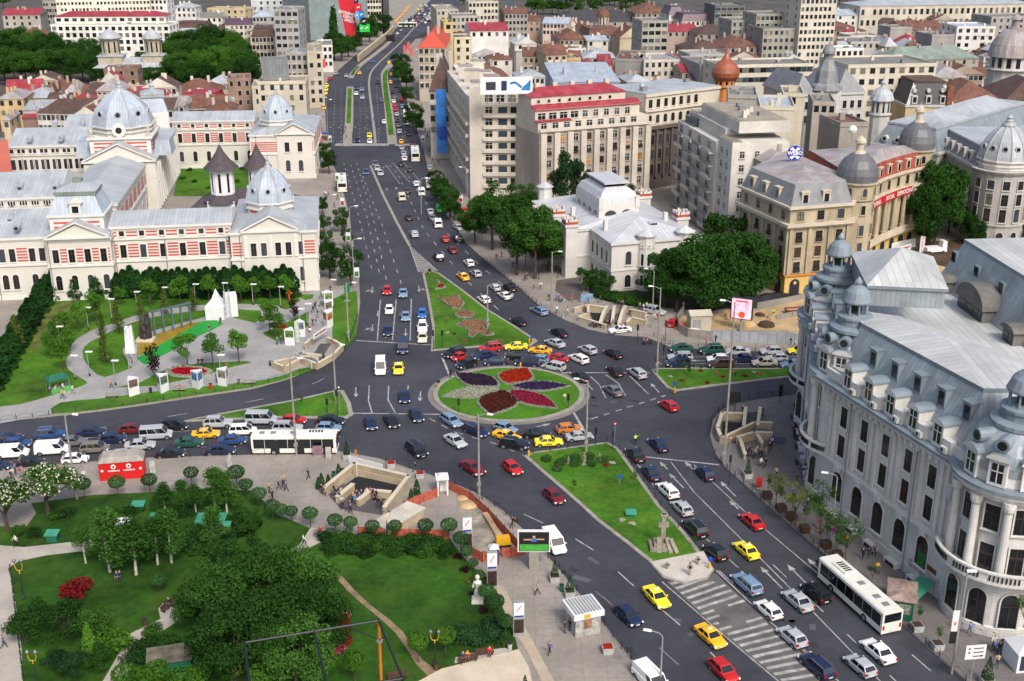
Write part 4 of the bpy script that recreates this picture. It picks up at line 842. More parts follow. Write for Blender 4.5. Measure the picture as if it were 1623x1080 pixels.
c=ps[0]; root=thing('banner',(c.x,c.y,0),0,'long red banner with white letters hung across the curved colonnade','banner'); b=MB(); vs=[]
for k in ps: d=k-c; vs+=[(d.x,d.y,13.2),(d.x,d.y,14.9)]
b.add(vs,[(0,2,3,1),(2,4,5,3),(4,6,7,5)],0); b.add([(v[0]+.12,v[1]+.06,v[2]) for v in vs],[(1,3,2,0),(3,5,4,2),(5,7,6,4)],0); b.bd('cloth',M_RED,root)
words=['PARTIDUL','SOCIAL','DEMOCRAT']
for i in range(3):
 a,e=ps[i]-c,ps[i+1]-c; d=(e-a); m_=(a+e)/2; nn=Vc((d.y,-d.x,0)).normalized()*.12; text_on(root,words[i],1.3,(m_.x+nn.x,m_.y+nn.y,14.05),(pi/2,0,atan2(d.y,d.x)),M_WTXT,'letters',off=.02)
s=Bld('blue_round_sign','round blue advertising disc with white letters on a pale roof','sign',(1248,264),(1268,264),22); t=s.part('disc',[M_BLUE,M_WTXT]); r_=s.L*.62; t.tube((s.L/2,.3,24.8),(s.L/2,-.1,24.8),r_,r_,24,0); t.add([(s.L/2+(r_*1.04)*cos(2*pi*i/24),-.02,24.8+(r_*1.04)*sin(2*pi*i/24)) for i in range(24)],[tuple(range(24))],1) 
for k in (-1,1): t.add([(s.L/2-r_*.7,-.14,24.8+k*r_*.5),(s.L/2-r_*.35,-.14,24.8+k*r_*.8),(s.L/2,-.14,24.8+k*r_*.4),(s.L/2+r_*.35,-.14,24.8+k*r_*.8),(s.L/2+r_*.7,-.14,24.8+k*r_*.5),(s.L/2+r_*.3,-.14,24.8+k*r_*.32),(s.L/2-r_*.3,-.14,24.8+k*r_*.32)],[(0,1,2,6),(2,3,4,5),(2,5,6)],1)
text_on(s.root,'WEBO',1.05,(s.L/2,-.16,24.8),(pi/2,0,0),M_WTXT,'letters',off=.03); s.part('stand',M_GREY).tube((s.L/2-.5,.4,20),(s.L/2-.5,.4,23),.1).tube((s.L/2+.5,.4,20),(s.L/2+.5,.4,23),.1); s.finish()
q=P(1351,210,27); s=thing('antenna_ball',(q.x,q.y,24.5),0,'white round ball on a mast above the ochre corner building','antenna'); MB().lathe([(.01,2.2),(.7,2.45),(1.,3.1),(.7,3.8),(.01,4.1)],12).bd('ball',mat('white_bodywork','#d3d2c8'),s); MB().tube((0,0,0),(0,0,2.4),.08).bd('mast',M_GREY,s)
# ---------- university corner palace at the far side ----------
M_UNI=mat('grey_limestone','#a5a39e',.9,.15,.2,.15,stain=.5,brick=.5); M_UNT=mat('grey_limestone_trim','#b5b3ae',.85,.1,.3,stain=.3)
s=Bld('stone_palace','grey stone palace with rounded corner pavilion beyond the excavated street','palace',Vc((105.2,257,0)),Vc((106.2,257,0)),0)
w=s.part('wall',[M_UNI,M_UNT]); w.box(0,40,4.5,34,-.2,17.6,0); w.lathe([(6,-.2),(6,17.6)],20,(6,4.5,0),0); w.lathe([(6.5,17.1),(6.9,17.7)],20,(6,4.5,0),1); w.lathe([(6.3,5.2),(6.4,5.6)],20,(6,4.5,0),1); w.box(-.5,40,4,34.5,17.1,17.8,1); w.box(-.3,40,4.2,34.3,5.2,5.6,1); w.box(12,60,.5,20,-.2,17.6,0); w.box(11.6,60.4,.1,20.4,17.1,17.8,1)
for i in range(7): 
 for z,hh in ((1.2,2.6),(6.2,2.8),(9.8,2.6),(13.2,2.2)): s.win(0,32-i*3.9,z,-pi/2,1.3,hh,'a' if z<2 else 'r',M_UNT)
 s.one('column',[M_UNT]).lathe([(.6,5.6),(.5,6),(.42,12.6),(.6,12.9),(.6,13)],8,(-.6,30-i*3.9,0),0)
for a in (-2.85,-2.3,-1.75,-1.2,-.6):
 for z,hh,st in ((.3,3.6,'a'),(6.2,3,'r'),(10,2.6,'r'),(13.6,2,'r')): s.win(6+6*cos(a),4.5+6*sin(a),z,a+pi/2,1.5,hh,st,M_UNT)
for i in range(6):
 for z,hh in ((1.2,2.8),(6.2,2.8),(10,2.6),(13.6,2)): s.win(14.5+i*4,.5,z,0,1.4,hh,'r',M_UNT)
r=s.part('roof',[M_SLT,RF['zinc']]); r.box(0,40,5,33.5,17.8,21.6,0,t=1.8); r.box(1.6,38.6,6.6,32,21.6,22,1); 
r.box(12,60,1,19.5,17.8,21.6,0,t=1.8); r.box(13.6,58,2.6,18,21.6,22.05,1)
for i in range(6): q=s.one('dormer',[M_UNT,GLS[0]]); y=30-i*4; q.box(.1,2.2,y-.9,y+.9,18,20.4,0); q.box(.05,.1,y-.55,y+.55,18.4,20,1)
dome(s,6,4.5,17.8,5.4,7.5,n=12,drum=1.8,lan=1.6,band=False,mt='zinc'); s.finish()
# ---------- other distant landmarks ----------
s=Bld('palace','pale zinc-roofed palace with steep grey mansard behind the ochre corner building','palace',(1383,228),(1487,243),17.5); L=s.L; w=s.part('wall',[M_UNI,M_UNT]); w.box(0,L,0,60,-.2,17.5,0); w.box(-.4,L+.4,-.4,60.4,17,17.7,1)
r=s.part('roof',[mat('blue_grey_mansard','#7b868c',.6,.1,.3,.3,seam=.8),RF['zinc']]); r.box(0,L,0,60,17.7,22.5,0,t=2.4); r.box(2.2,L-2.2,2.2,57.8,22.5,23,1); roof(r,3,L-3,8,22,23,2.2,'h',1); roof(r,3,L-3,26,50,23,2.6,'h',1)
for i in range(4): x=3+i*3.4; q=s.one('round_dormer',[M_UNT,GLS[0]]); q.tube((x,-.1,19.2),(x,1.8,19.2),.8,.8,10,0); q.tube((x,-.14,19.2),(x,-.1,19.2),.5,.5,10,1)
s.row((0,0),(L,0),12.5,5,1.5,2.6,'r',M_UNT); s.row((0,0),(L,0),7.5,5,1.5,2.8,'r',M_UNT); s.row((L,0),(L,60),12.5,10,1.5,2.6,'far'); 
s.finish()
def turretb(label,px,py,hz,r,zt,top,m1,m2,n=10,name='turret_building',body=None,hb=None):
 c=P(px,py,hz); s=Bld(name,label,'building',Vc((c.x-r,c.y,0)),Vc((c.x-r+1,c.y,0)),0); t=s.part('tower',[m1,GLS[0]]); t.lathe([(r,0),(r,hz-.4),(r*1.15,hz-.2),(r*1.15,hz),(r*.95,hz),(r*.95,zt)],n,(r,0,0),0)
 for i in range(n):
  a=2*pi*(i+.5)/n; k=r*.95*cos(pi/n); M=MT((r,0,0))@MR(a+pi/2,4,'Z'); t.box(-.3*r/3,.3*r/3,-k-.06,-k,hz+.5,zt-.4,1,M)
 d=s.part('dome',[m2,M_STONE]); hh=top-zt; return s,d,hh
s,d,hh=turretb('pale tin turret with arched lantern beside the mansarded palace',1395,180,22.5,2.6,26,29.5,M_UNT,RF['zinc']); d.lathe([(3.2,26),(3.1,26.4),(2.7,27.6),(1.8,28.7),(.7,29.3),(.5,29.8),(.7,30.4),(.2,31),(.05,32.5)],12,(2.6,0,0),0); s.finish()
s,d,hh=turretb('copper onion dome on an orange drum among the old town roofs',1149,136,21.5,3.2,23.4,30,mat('orange_drum','#b9733a',.85,.15,.4),RF['zinc']); 
s.parts['dome'][2][0]=mat('copper_onion','#8e4f35',.45,.15,.6,.2); d.lathe([(3.4,23.4),(4.1,24.3),(4.3,25.6),(3.9,27),(2.8,28.3),(1.3,29.6),(.55,31),(.2,32.6),(.05,34)],18,(3.2,0,0),0); s.finish()
s,d,hh=turretb('large old dome with rust-streaked ribs at the far corner of the old town',1600,108,22,7.,26,36,M_UNT,RF['mixed'],n=14); d.lathe([(7.6,26),(7.4,27.5),(6.8,30),(5.4,32.4),(3.4,34.2),(1.9,34.8),(1.9,35.2),(1.3,35.4),(1.3,37.6),(1.8,37.8),(1.,38.8),(.2,39.6),(.05,42)],20,(7,0,0),0); s.finish()
s,d,hh=turretb('church tower with a rusty dome in the far park',956,40,14,3.3,18.5,22,M_STONE,RF['rust']); d.lathe([(3.6,18.5),(3.3,20),(2.2,21.6),(.8,22.4),(.1,23.8)],12,(3.3,0,0),0); s.finish()
s=G('long grey church nave roof at the far park',(886,36),(1015,34),9,22,'#8a8174','h','dark',1,8,hr=6)
s=Bld('palace','grey castle-like house with steep slate roofs and a domed central tower','palace',(1262,150),(1370,146),22); L=s.L; w=s.part('wall',[M_UNT,M_UNI]); w.box(0,L,0,22,-.2,22,0); w.box(-.4,L+.4,-.4,22.4,21.4,22,0); c=L*.45; w.box(c-3.2,c+3.2,-2.5,5,-.2,23,0)
r=s.part('roof',[mat('pale_slate_roof','#7f8184',.6,.15,.4,.3,seam=.5)]); roof(r,0,c-4,0,22,22,5.5,'h'); roof(r,c+3,L,0,22,22,6.5,'h'); t=s.one('tower_roof',[mat('pale_slate_roof','#7f8184')]); t.lathe([(5.,23),(4.6,24.2),(3.4,25),(2.9,28.5),(1.5,31.4),(1.3,31.6),(1.3,33),(1.9,33.2),(1.8,34),(1.2,35.2),(.2,36),(.05,37.5)],8,(c,1.2,0),0,a0=pi/8,a1=pi/8+2*pi)
s.row((0,0),(L,0),17.5,9,1.2,2.2,'r',M_UNT); s.row((0,0),(L,0),13.5,9,1.2,2.2,'r',M_UNT); s.finish()
s=Bld('palace','old building with a dark scaled mansard, white dormers and brown tin roofs','palace',(1436,168),(1512,168),17); L=s.L; wy=wallmat('#b89c62',.5); w=s.part('wall',[wy,M_UNT]); w.box(0,L,0,18,-.2,17,0); w.box(-.3,L+.3,-.3,18.3,16.6,17.3,1); w.box(L,L+18,6,30,-.2,17,0); w.box(L+16,L+34,2,26,-.2,18,0)
r=s.part('roof',[mat('dark_scaled_slate','#34353a',.6,.2,1.5,.4,fine=.3),M_UNT,RF['brown'],RF['rust']]); r.box(0,L,0,18,17.3,23.5,0,t=2.6); r.box(2.4,L-2.4,2.4,15.6,23.5,24,2)
for x in (0,L-1.): r.add([(x,-.1,17.3),(x+1,-.1,17.3),(x+(3.4 if x==0 else -1.6),2.7,23.7),(x+(2.4 if x==0 else -2.6),2.7,23.7)],[(0,1,2,3)],1)
roof(r,L,L+18,6,30,17,5.5,'h',3); roof(r,L+16,L+34,2,26,18,6,'h',2); roof(r,2,L+10,18,40,17,7,'h',3)
for i in range(3): x=2.4+i*4.2; q=s.one('dormer',[M_UNT,GLS[0]]); q.box(x-.8,x+.8,-.1,2,17.6,20,0); q.box(x-.5,x+.5,-.15,-.1,18,19.6,1); q.tube((x,.6,21.4),(x,2.6,21.4),.6,.6,10,0)
q=s.one('brick_chimney',[mat('soot_brick','#7a4c3a',.9,.2,1.)]); q.box(L-2.5,L-.8,-.6,.9,13,23,0)
s.row((L,6),(L+18,6),11,4,1.2,2,'r'); s.finish()
# red advert building and roof signs at the boulevard bend
s=Bld('department_store','grey glass store with a huge slanted red advert and coloured tiles','shop',(487,-30),(545,-32),33); L=s.L; w=s.part('wall',[mat('grey_curtain_glass','#7e8b8c',.3,.1,.2,seam=1.2),M_STONE]); w.box(0,L,0,40,-.2,33,0); w.box(L,L+4.5,-1,40,-.2,30,1); w.box(L+4.5,L+16,2,40,-.2,32,0)
s.finish()
def rq(px0,py0,px1,py1,Y): # corner points of a vertical face at distance Y
 out=[]
 for px,py in ((px0,py1),(px1,py1),(px1,py0),(px0,py0)):
  u=(px-811.5)/F; v=(py-540)/F; t=Y/(CP-v*SP); out.append(Vc((u*t,Y,HC-(SP+v*CP)*t)))
 return out
def sheetsign(label,px0,py0,px1,py1,Y,m,name='advert_tile',quad=None,cat='advert'):
 q=rq(px0,py0,px1,py1,Y); c=q[0].copy(); root=thing(name,c,0,label,cat); b=MB(); v=[p-c for p in q]
 b.add([tuple(p) for p in v]+[(p.x,p.y+.4,p.z) for p in v],[(0,1,2,3),(7,6,5,4),(0,4,5,1),(1,5,6,2),(2,6,7,3),(3,7,4,0)]); b.bd('panel',m,root); return root,c
Yc=640
q=[rq(535,0,557,67,Yc)]; A_=rq(532,-8,563,-8,Yc); B_=rq(549,66,565,66,Yc); c=B_[0].copy(); root=thing('advert_banner',c,0,'huge slanted red advert banner with white slogan on the store','advert')
def at(px,py): 
 u=(px-811.5)/F; v=(py-540)/F; t=(Yc-1.5)/(CP-v*SP); return Vc((u*t,Yc-1.5,HC-(SP+v*CP)*t))-c
b=MB(); b.add([tuple(at(*k)) for k in ((549,59),(563,58),(564,-12),(533,-12))],[(0,1,2,3)]); b.add([tuple(at(*k)+Vc((0,.5,0))) for k in ((549,59),(563,58),(564,-12),(533,-12))],[(3,2,1,0)]); b.bd('banner',mat('advert_red','#c2182c',.6,.1),root)
b=MB(); b.add([tuple(at(*k)) for k in ((549,66),(564,65),(563,58.5),(549,59.5))],[(0,1,2,3)]); b.bd('fascia',M_BLK,root); text_on(root,'COR',2.2,at(556,62)+Vc((0,-.3,0)),(pi/2,0,0),M_WTXT,'letters'); 
for i,t_ in enumerate(('EXTREMELY','DRIVE','- SPEED')): text_on(root,t_,2.0,at(552,22+i*5.5)+Vc((0,-.3,0)),(pi/2,.25,0),M_WTXT,'letters',off=.05)
for (px0,py0,px1,py1,cn,hx,l) in ((563,6,573,18,'red','#c2203c','red square advert tile on the store corner'),(563,19,569,30,'pale blue','#4f9ad0','pale blue advert tile on the store corner'),(569,17,577,30,'blue','#1c80c0','bright blue advert tile on the store corner'),(573,28,581,40,'black','#121318','black advert tile on the store corner'),(570,39,577,51,'light green','#2cb05a','light green advert tile on the store corner'),(577,38,586,51,'green','#12b02c','bright green advert tile on the store corner'),(561,-6,568,6,'black2','#1a1a1c','small black advert tile at the top of the store corner')):
 root,c2=sheetsign(l,px0,py0,px1,py1,632,[mat('advert_'+cn,hx,.6,.05)]); w_=(px1-px0)*.33; hh=(py1-py0)*.34; MB().add([(w_*.25,-.1,hh*.35),(w_*.8,-.1,hh*.5),(w_*.7,-.1,hh*.62),(w_*.3,-.1,hh*.5)],[(0,1,2,3)]).bd('logo',M_WTXT,root)
# empty sign frame on the cream shop
s=Bld('advert_grid','big empty grid advert frame standing on the cream shop building','sign',(416,128),(459,127),20.5); f=s.part('frame',[M_GREY]); L=s.L; T_=7
f.box(0,L,0,.5,20.5,21,0); f.box(0,L,0,.5,20.5+T_,21+T_,0); f.box(0,.4,0,.5,20.5,21+T_,0); f.box(L-.4,L,0,.5,20.5,21+T_,0); s.part('grid_panel',[mat('grid_panel_grey','#767c7c',.6,.1,.3,seam=1.1)]).box(.4,L-.4,.15,.3,21,20.5+T_)
s.finish()
q=P(810,46,0); s=thing('lattice_mast',P(809,50,0),0,'tall blue lattice mast among the far roofs','mast'); b=MB()
for sx in (-1,1):
 for sy in (-1,1): b.tube((sx,sy,0),(sx*.8,sy*.8,34),.18)
for k in range(17): b.tube((-1,-1,k*2),(1,-1,k*2+2),.1).tube((1,-1,k*2),(-1,-1,k*2+2),.1).tube((1,-1,k*2),(1,1,k*2+2),.1)
b.bd('lattice',mat('blue_mast_paint','#2b4f7a',.5,.1),s)
# ---------------- grey domed bank palace on the near side ----------------
M_BCR=mat('grey_ashlar_stone','#c3c1bd',.9,.14,.15,.2,stain=.55,brick=.38,fine=.06); M_BCS=mat('smooth_grey_stone','#cac8c3',.88,.12,.2,.1,stain=.5,fine=.05); M_ZN=mat('silver_zinc_sheet','#99a2a6',.36,.2,.25,.5,metal=.2,seam=.62,fine=.05); M_ZT=mat('pale_zinc_flat_roof','#b7b9b8',.5,.14,.1,.3,seam=1.0,stain=.5); M_ZD=mat('zinc_dome_sheet','#98a1a5',.4,.2,.3,.2,metal=.2,fine=.08); M_GUT=mat('zinc_gutter','#76828a',.5,.15,.5)
O=V(48.1,112.1)
s=WB('bank_palace','large grey stone palace with silver mansard roof and three domed round corners',48.1,112.1,'palace')
fp=[V(48.1,112.1),V(39.6,136.8),V(43.6,162.5),V(60,172),V(80,166),V(92,122),V(70,112)]
fp=[p-O for p in fp][::-1]   # counter-clockwise
def off2(ps,o): return offs(ps,o)
w=s.part('wall',[M_BCR,M_BCS,M_GUT]); p2=lambda ps:[tuple(p[:2]) for p in ps]
w.prism(p2(fp),6.9,17.2,1); w.prism(p2(fp),-.2,6.9,0)
for z0,z1,o,m in ((0,1.3,.18,0),(6.9,7.3,.35,1),(7.3,7.6,.18,1),(16.0,16.5,.3,1),(16.5,17.0,.7,1),(17.0,17.35,1.05,2)): w.prism(p2(off2(fp,o)),z0,z1,m,bot=True)
w.prism(p2(off2(fp,-.2)),17.35,18.5,1)
r=s.part('mansard_roof',[M_ZN,M_ZT,M_GUT])
W1=[V(*t)-O for t in ((48.1,112.1),(39.6,136.8),(42.6,146.5),(51.5,142),(62,125),(67,112))][::-1]
r.prism(p2(off2(fp,-.6)),18.4,18.8,1); q=ring(off2(W1,-1.0),17.6,24.2,2.7,r,0,1); q2=off2(q,.12); r.prism(p2(q2),24.0,24.5,2,1)
c=sum(q,V(0,0))/len(q); n=len(q); r.add([(*p[:2],24.5) for p in q]+[(c.x,c.y,25.3)],[(i,(i+1)%n,n) for i in range(n)],1)
S0,S1=V(39.6,136.8)-O,V(48.1,112.1)-O; d=(S1-S0).normalized(); LS=(S1-S0).length; an=atan2(d.y,d.x); MS=MT(S0)@MR(an,4,'Z')
def street(p0,p1,n,m0,m1,base=True,drm=True):
 p0=V(*p0[:2]); p1=V(*p1[:2]); d=(p1-p0).normalized(); L=(p1-p0).length; a=atan2(d.y,d.x); M=MT(p0)@MR(a,4,'Z'); st=(L-m0-m1)/n
 for i in range(n):
  x=m0+st*(i+.5)
  for z,hh,stl in ((8.3,2.9,'r'),(12.3,2.7,'r')): v=M@Vc((x,-.02,z)); s.win(v.x,v.y,z,a,1.35,hh,stl,M_BCS,M_FRB,GLS[0])
  v=M@Vc((x,-.02,0)); s.win(v.x,v.y,2.2,a,2.0,3.9,'a',M_BCS,M_FRB,GLS[0])
  bs=s.one('basement_window',[M_BCS,M_BLK]); bs.box(x-1.1,x+1.1,-.9,-.15,-.1,.75,0,M); bs.box(x-.8,x+.8,-.93,-.9,.02,.55,1,M)
  w.box(x-.8,x+.8,-.16,0,11.3,12.1,1,M)
  w.box(x-.55,x+.55,-.45,.1,6.3,7.0,1,M)
  if drm:
   dm=s.one('dormer',[M_BCS,M_GUT,GLS[0]]); dm.box(x-.85,x+.85,-.15,2.4,17.4,20.1,0,M); dm.box(x-.55,x+.55,-.2,-.15,17.9,20.,2,M); dm.box(x-.04,x+.04,-.24,-.2,17.9,20,0,M); dm.box(x-.55,x+.55,-.24,-.2,19.2,19.3,0,M)
   k=8; dm.add([(x+1.05*cos(pi*j/k),-.35,20.1+.65*sin(pi*j/k)) for j in range(k+1)]+[(x+1.05*cos(pi*j/k),2.9,20.1+.65*sin(pi*j/k)) for j in range(k+1)],[(j,j+1,k+2+j,k+1+j) for j in range(k)]+[tuple(range(k,-1,-1))],[1]*k+[0],M)
   # upper roof window in a recessed frame
   rw=s.one('roof_window',[M_GUT,GLS[0],M_BLK]); yy=2.25; rw.box(x+.7,x+2.0,yy-.1,yy+1.8,20.6,22.9,0,M); rw.box(x+.9,x+1.8,yy-.14,yy-.1,20.9,22.5,1,M); rw.box(x+.55,x+2.15,yy-.35,yy+1.8,22.9,23.05,0,M)
 for i in range(n+1):
  x=m0+st*i
  for o in (-.75,.25): w.box(x+o,x+o+.5,-.28,0,7.6,16.2,1,M)
 for i in range(int((L-1)/1.1)): x=.6+i*1.1; w.box(x,x+.35,-.7,0,15.9,16.45,1,M)   # cornice brackets
 for i in range(n):
  x=m0+st*(i+1)-.4; pa=s.one('parapet_block',[M_BCS]); pa.box(x-.7,x+.7,-.25,.5,17.4,18.9,0,M)
  ac=s.one('air_conditioner',[M_WHT_,M_BLK]) ; ac.box(x-.45,x+.45,-.7,-.3,17.5,18.2,0,M); ac.box(x-.3,x+.05,-.72,-.7,17.6,18.05,1,M)
 for x in (m0+st*1-.35,m0+st*(n-1)-.35) if n>2 else ():
  dp=s.one('downpipe',[M_GUT]); v0=M@Vc((x,-.42,0)); dp.tube((v0.x,v0.y,.1),(v0.x,v0.y,16.4),.09)
M_WHT_=mat('white_bodywork','#d3d2c8',.4,.04)
street(S0,S1,5,2.8,2.2)
for x in (1.4,LS-1.3): md=s.one('medallion',[M_BCS]); md.box(x-.5,x+.5,-.22,0,12.4,14.4,0,MS); md.box(x-.3,x+.3,-.3,-.2,12.8,14.,0,MS)
street(V(43.6,162.5)-O,S0,4,4.5,3.5,True,True)
bn=s.one('green_poster',[mat('green_poster_paint','#17702f',.7,.3,1.,fine=.3)]); bn.box(LS-4.9,LS-3.6,-.08,0,2.1,4.1,0,MS); pq=s.one('bronze_plaque',[mat('bronze_plaque','#5a4022',.5,.2)]); pq.box(LS-3.2,LS-1.6,-.08,0,2.6,3.2,0,MS)
po=s.one('pale_poster_strip',[mat('torn_posters','#a8a7a2',.9,.4,1.2,fine=.4)]); po.box(LS-6.2,LS-.9,-.05,0,.9,2.3,0,MS)
def bow(cx,cy,R0,zc,a0,a1,wins,R2=1.3,top=29.2,dormers=True):
 "round corner: drum, colonnade on a curved balcony, dome and lantern"
 c=(cx,cy,0); t=s.one('round_corner',[M_BCR,M_BCS,M_GUT]); t.lathe([(R0,-.2),(R0,6.6)],28,c,0); t.lathe([(R0-.5,6.6),(R0-.5,16.3)],28,c,1)
 for z0,z1,o,m in ((16.0,16.6,.35,1),(16.6,17.1,.9,1),(17.1,17.4,1.2,2)): t.lathe([(R0+o-.6,z0),(R0+o,z0+.02),(R0+o,z1)],28,c,m)
 t.lathe([(R0-.3,17.4),(R0-.3,18.6)],28,c,1); t.lathe([(R0+.3,0),(R0+.3,1.2),(R0,1.3)],28,c,0)
 bl=s.one('balcony',[M_BCS,M_BLK]); k=20
 bl.lathe([(R0-.3,6.5),(R0+1.1,6.75),(R0+1.55,7.0),(R0+1.55,7.25)],k,c,0,a0,a1); bl.lathe([(R0+1.55,7.25),(R0+1.55,7.3),(R0+1.45,7.3),(R0+1.45,8.2),(R0+1.6,8.2),(R0+1.6,8.4),(R0+1.2,8.4),(R0+1.2,7.3)],k,c,0,a0,a1,cap=False)
 for i in range(60):
  a=a0+(a1-a0)*(i+.5)/60
  if i%10 in(0,9): continue
  M=MT(c)@MR(a+pi/2,4,'Z'); bl.box(-.07,.07,-R0-1.58,-R0-1.44,7.45,8.05,1,M)
 for a in wins:
  M=MT(c)@MR(a+pi/2,4,'Z'); 
  for z,hh,ww in ((7.4,3.2,1.5),(12.2,2.9,1.6)): v=M@Vc((0,-(R0-.5)-.02,0)); s.win(v.x,v.y,z,a+pi/2,ww,hh,'r',M_BCS,M_FRB,GLS[0])
  v=M@Vc((0,-R0-.02,0)); s.win(v.x,v.y,1.0,a+pi/2,1.9,4.4,'a',M_BCR,M_FRB,GLS[0])
  if dormers:
   dm=s.one('dormer',[M_BCS,M_GUT,GLS[0]]); dm.box(-.95,.95,-R0-.15,-R0+2,17.5,20.4,0,M); dm.box(-.6,.6,-R0-.2,-R0-.15,17.9,20,2,M); dm.box(-.05,.05,-R0-.24,-R0-.2,17.9,20,0,M); dm.box(-.6,.6,-R0-.24,-R0-.2,19.1,19.2,0,M)
   dm.add([(1.3*cos(pi*j/8),-R0-.4,20.4+.7*sin(pi*j/8)) for j in range(9)]+[(1.3*cos(pi*j/8),-R0+2.6,20.4+.7*sin(pi*j/8)) for j in range(9)],[(j,j+1,10+j,9+j) for j in range(8)]+[tuple(range(8,-1,-1))],[1]*8+[0],M)
   oc=s.one('dome_oculus',[M_GUT,GLS[0]]); oc.tube(M@Vc((0,-R0+.1,21.9)),M@Vc((0,-R0+2.6,21.9)),.75,.75,12,0); oc.tube(M@Vc((0,-R0+.06,21.9)),M@Vc((0,-R0+.1,21.9)),.5,.5,12,1)
 m=len(wins)
 for i in range(m+1):
  st=(wins[1]-wins[0]); a=wins[0]-st/2+st*i
  cl=s.one('column',[M_BCS]); x,y=cx+(R0+.25)*cos(a),cy+(R0+.25)*sin(a); cl.lathe([(.62,7.2),(.62,7.6),(.5,7.8),(.43,14.9),(.6,15.2),(.68,15.6),(.68,16.1)],12,(x,y,0),0)
 dmz=s.one('dome',[M_ZD,M_GUT]); dmz.lathe([(R0-.2,18.6),(R0-.1,19.6),(R0-.4,20.8),(R0-1.1,21.8),(R0-2.1,22.5),(R2+1.1,22.9)],28,c,0); dmz.lathe([(R2+1.2,22.6),(R2+1.5,22.8),(R2+1.5,23.2),(R2+.9,23.5)],20,c,1)
 ln=s.one('lantern',[M_GUT,GLS[0],M_BCS]); z=23.2; ln.lathe([(R2+.55,z),(R2+.5,z+1.1),(R2+.7,z+1.15),(R2+.7,z+1.45),(R2+.1,z+1.6),(R2+.05,z+1.8)],16,c,0)
 for i in range(8): a=pi/4*i; ln.tube((cx+(R2-.05)*cos(a),cy+(R2-.05)*sin(a),z+1.6),(cx+(R2-.05)*cos(a),cy+(R2-.05)*sin(a),z+3.1),.17,.15,6,0)
 ln.lathe([(R2*.55,z+1.6),(R2*.55,z+3.1)],8,c,1); ln.lathe([(R2+.15,z+3.1),(R2+.35,z+3.25),(R2+.35,z+3.45),(R2+.2,z+3.8),(R2-.1,z+4.6),(R2-.6,z+5.1),(.35,z+5.4),(.35,z+5.6),(.5,z+5.65),(.45,z+5.9),(.1,z+6.4)],16,c,0)
c1=V(53.,110.6)-O; bow(c1.x,c1.y,5.3,0,R(165),R(372),[R(193),R(228),R(263),R(298),R(333)],R2=1.75)
c2=V(43.4,139.5)-O; bow(c2.x,c2.y,3.9,0,R(95),R(262),[R(120),R(160),R(200),R(238)],R2=1.5)
c3=V(46.8,160.6)-O; bow(c3.x,c3.y,4.0,0,R(80),R(230),[R(110),R(150),R(190),R(230)],R2=1.55)
# inner roofs rising behind the street mansard
rr=s.one('clerestory_roof',[M_ZN,M_ZT,M_GUT]); k=V(0,0)
cr=[V(46.5,145)-O,V(56,143.5)-O,V(59,158)-O,V(48.5,160)-O]; rr.prism(p2(cr),24,26.6,0); rr.prism(p2(off2(cr,.3)),26.4,26.8,2,1); cc=sum(cr,V(0,0))/4; rr.add([(*p[:2],26.8) for p in off2(cr,.3)]+[(cc.x,cc.y,30)],[(i,(i+1)%4,4) for i in range(4)],1)
bk=[V(66.8,140)-O,V(90,146)-O,V(88,174)-O,V(64.5,172)-O]; b2=s.one('rear_mansard',[M_ZN,M_ZT,M_GUT]); qb=ring(bk,17.5,26.,3.2,b2,0,1); b2.prism(p2(off2(qb,.15)),25.8,26.3,2,1); w.prism(p2(bk),10,17.6,1)
B0,B1=bk[3],bk[0]; db=(B1-B0).normalized(); MB_=MT(B0)@MR(atan2(db.y,db.x),4,'Z'); LB=(B1-B0).length
for i,x in enumerate((4.8,15.5,27)):
 big=i==1; dm=s.one('dormer',[mat('dark_weathered_stone','#6a6864',.9,.2,.4,stain=.5),GLS[0],M_GUT]); ww=3.9 if big else 1.5; dm.box(x-ww,x+ww,-.8,3,17.5,20.6,0,MB_)
 for j in range(3 if big else 2): dm.box(x-ww+.4+j*(2.5 if big else 1.5),x-ww+(2.5 if big else 1.6)+j*(2.5 if big else 1.2),-.86,-.8,17.9,20.2,1,MB_)
 dm.add([((ww+.4)*cos(pi*j/12)+x,-1.1,20.6+(2.7 if big else .8)*sin(pi*j/12)) for j in range(13)]+[((ww+.4)*cos(pi*j/12)+x,3.6,20.6+(2.7 if big else .8)*sin(pi*j/12)) for j in range(13)],[(j,j+1,14+j,13+j) for j in range(12)]+[tuple(range(12,-1,-1))],0,MB_)
for i in range(4): x=2.+i*LB/4.2; q=s.one('roof_window',[M_GUT,GLS[0]]); q.box(x,x+1.5,1.9,4,22.6,24.3,0,MB_); q.box(x+.15,x+1.35,1.85,1.9,22.8,24.1,1,MB_)
s.finish()
# ---------------- the old town beyond the junction (each house a thing of its own) ----------------
# west bank, from the church outwards
G('long white office building with a red roof band above the garden trees',(80,41),(268,41),17,18,'#cfc9bd','f','tan',4,18,ns=3,ww=1.8,wh=2.0)
s=G('top storey block with the long red roof over the white offices',(86,27),(262,26),20.5,14,'#cfc9bd','h','red',1,14,hr=2.2,ns=2,ww=2.2,wh=1.5)
G('grey-beige house block with a weathered red roof at the far garden edge',(-4,26),(70,22),16,20,'#9b9486','g','red',2,5,hr=3)
G('pale tall slab of flats far behind the garden, the grey one',(62,-34),(84,-34),34,15,'#8d8a82','f','grey',9,5)
G('wide cream slab of flats towering behind the white offices',(84,-28),(234,-30),34,16,'#cbc2ac','f','tan',10,26,ww=1.1,wh=1.4)
G('white rear slab of flats adjoining the cream slab',(236,-20),(262,-20),30,15,'#c3c2c0','f','grey',8,4)
G('small white house with a domed tin turret behind the offices',(272,12),(310,12),14,14,'#c5c2ba','h','zinc',2,5)
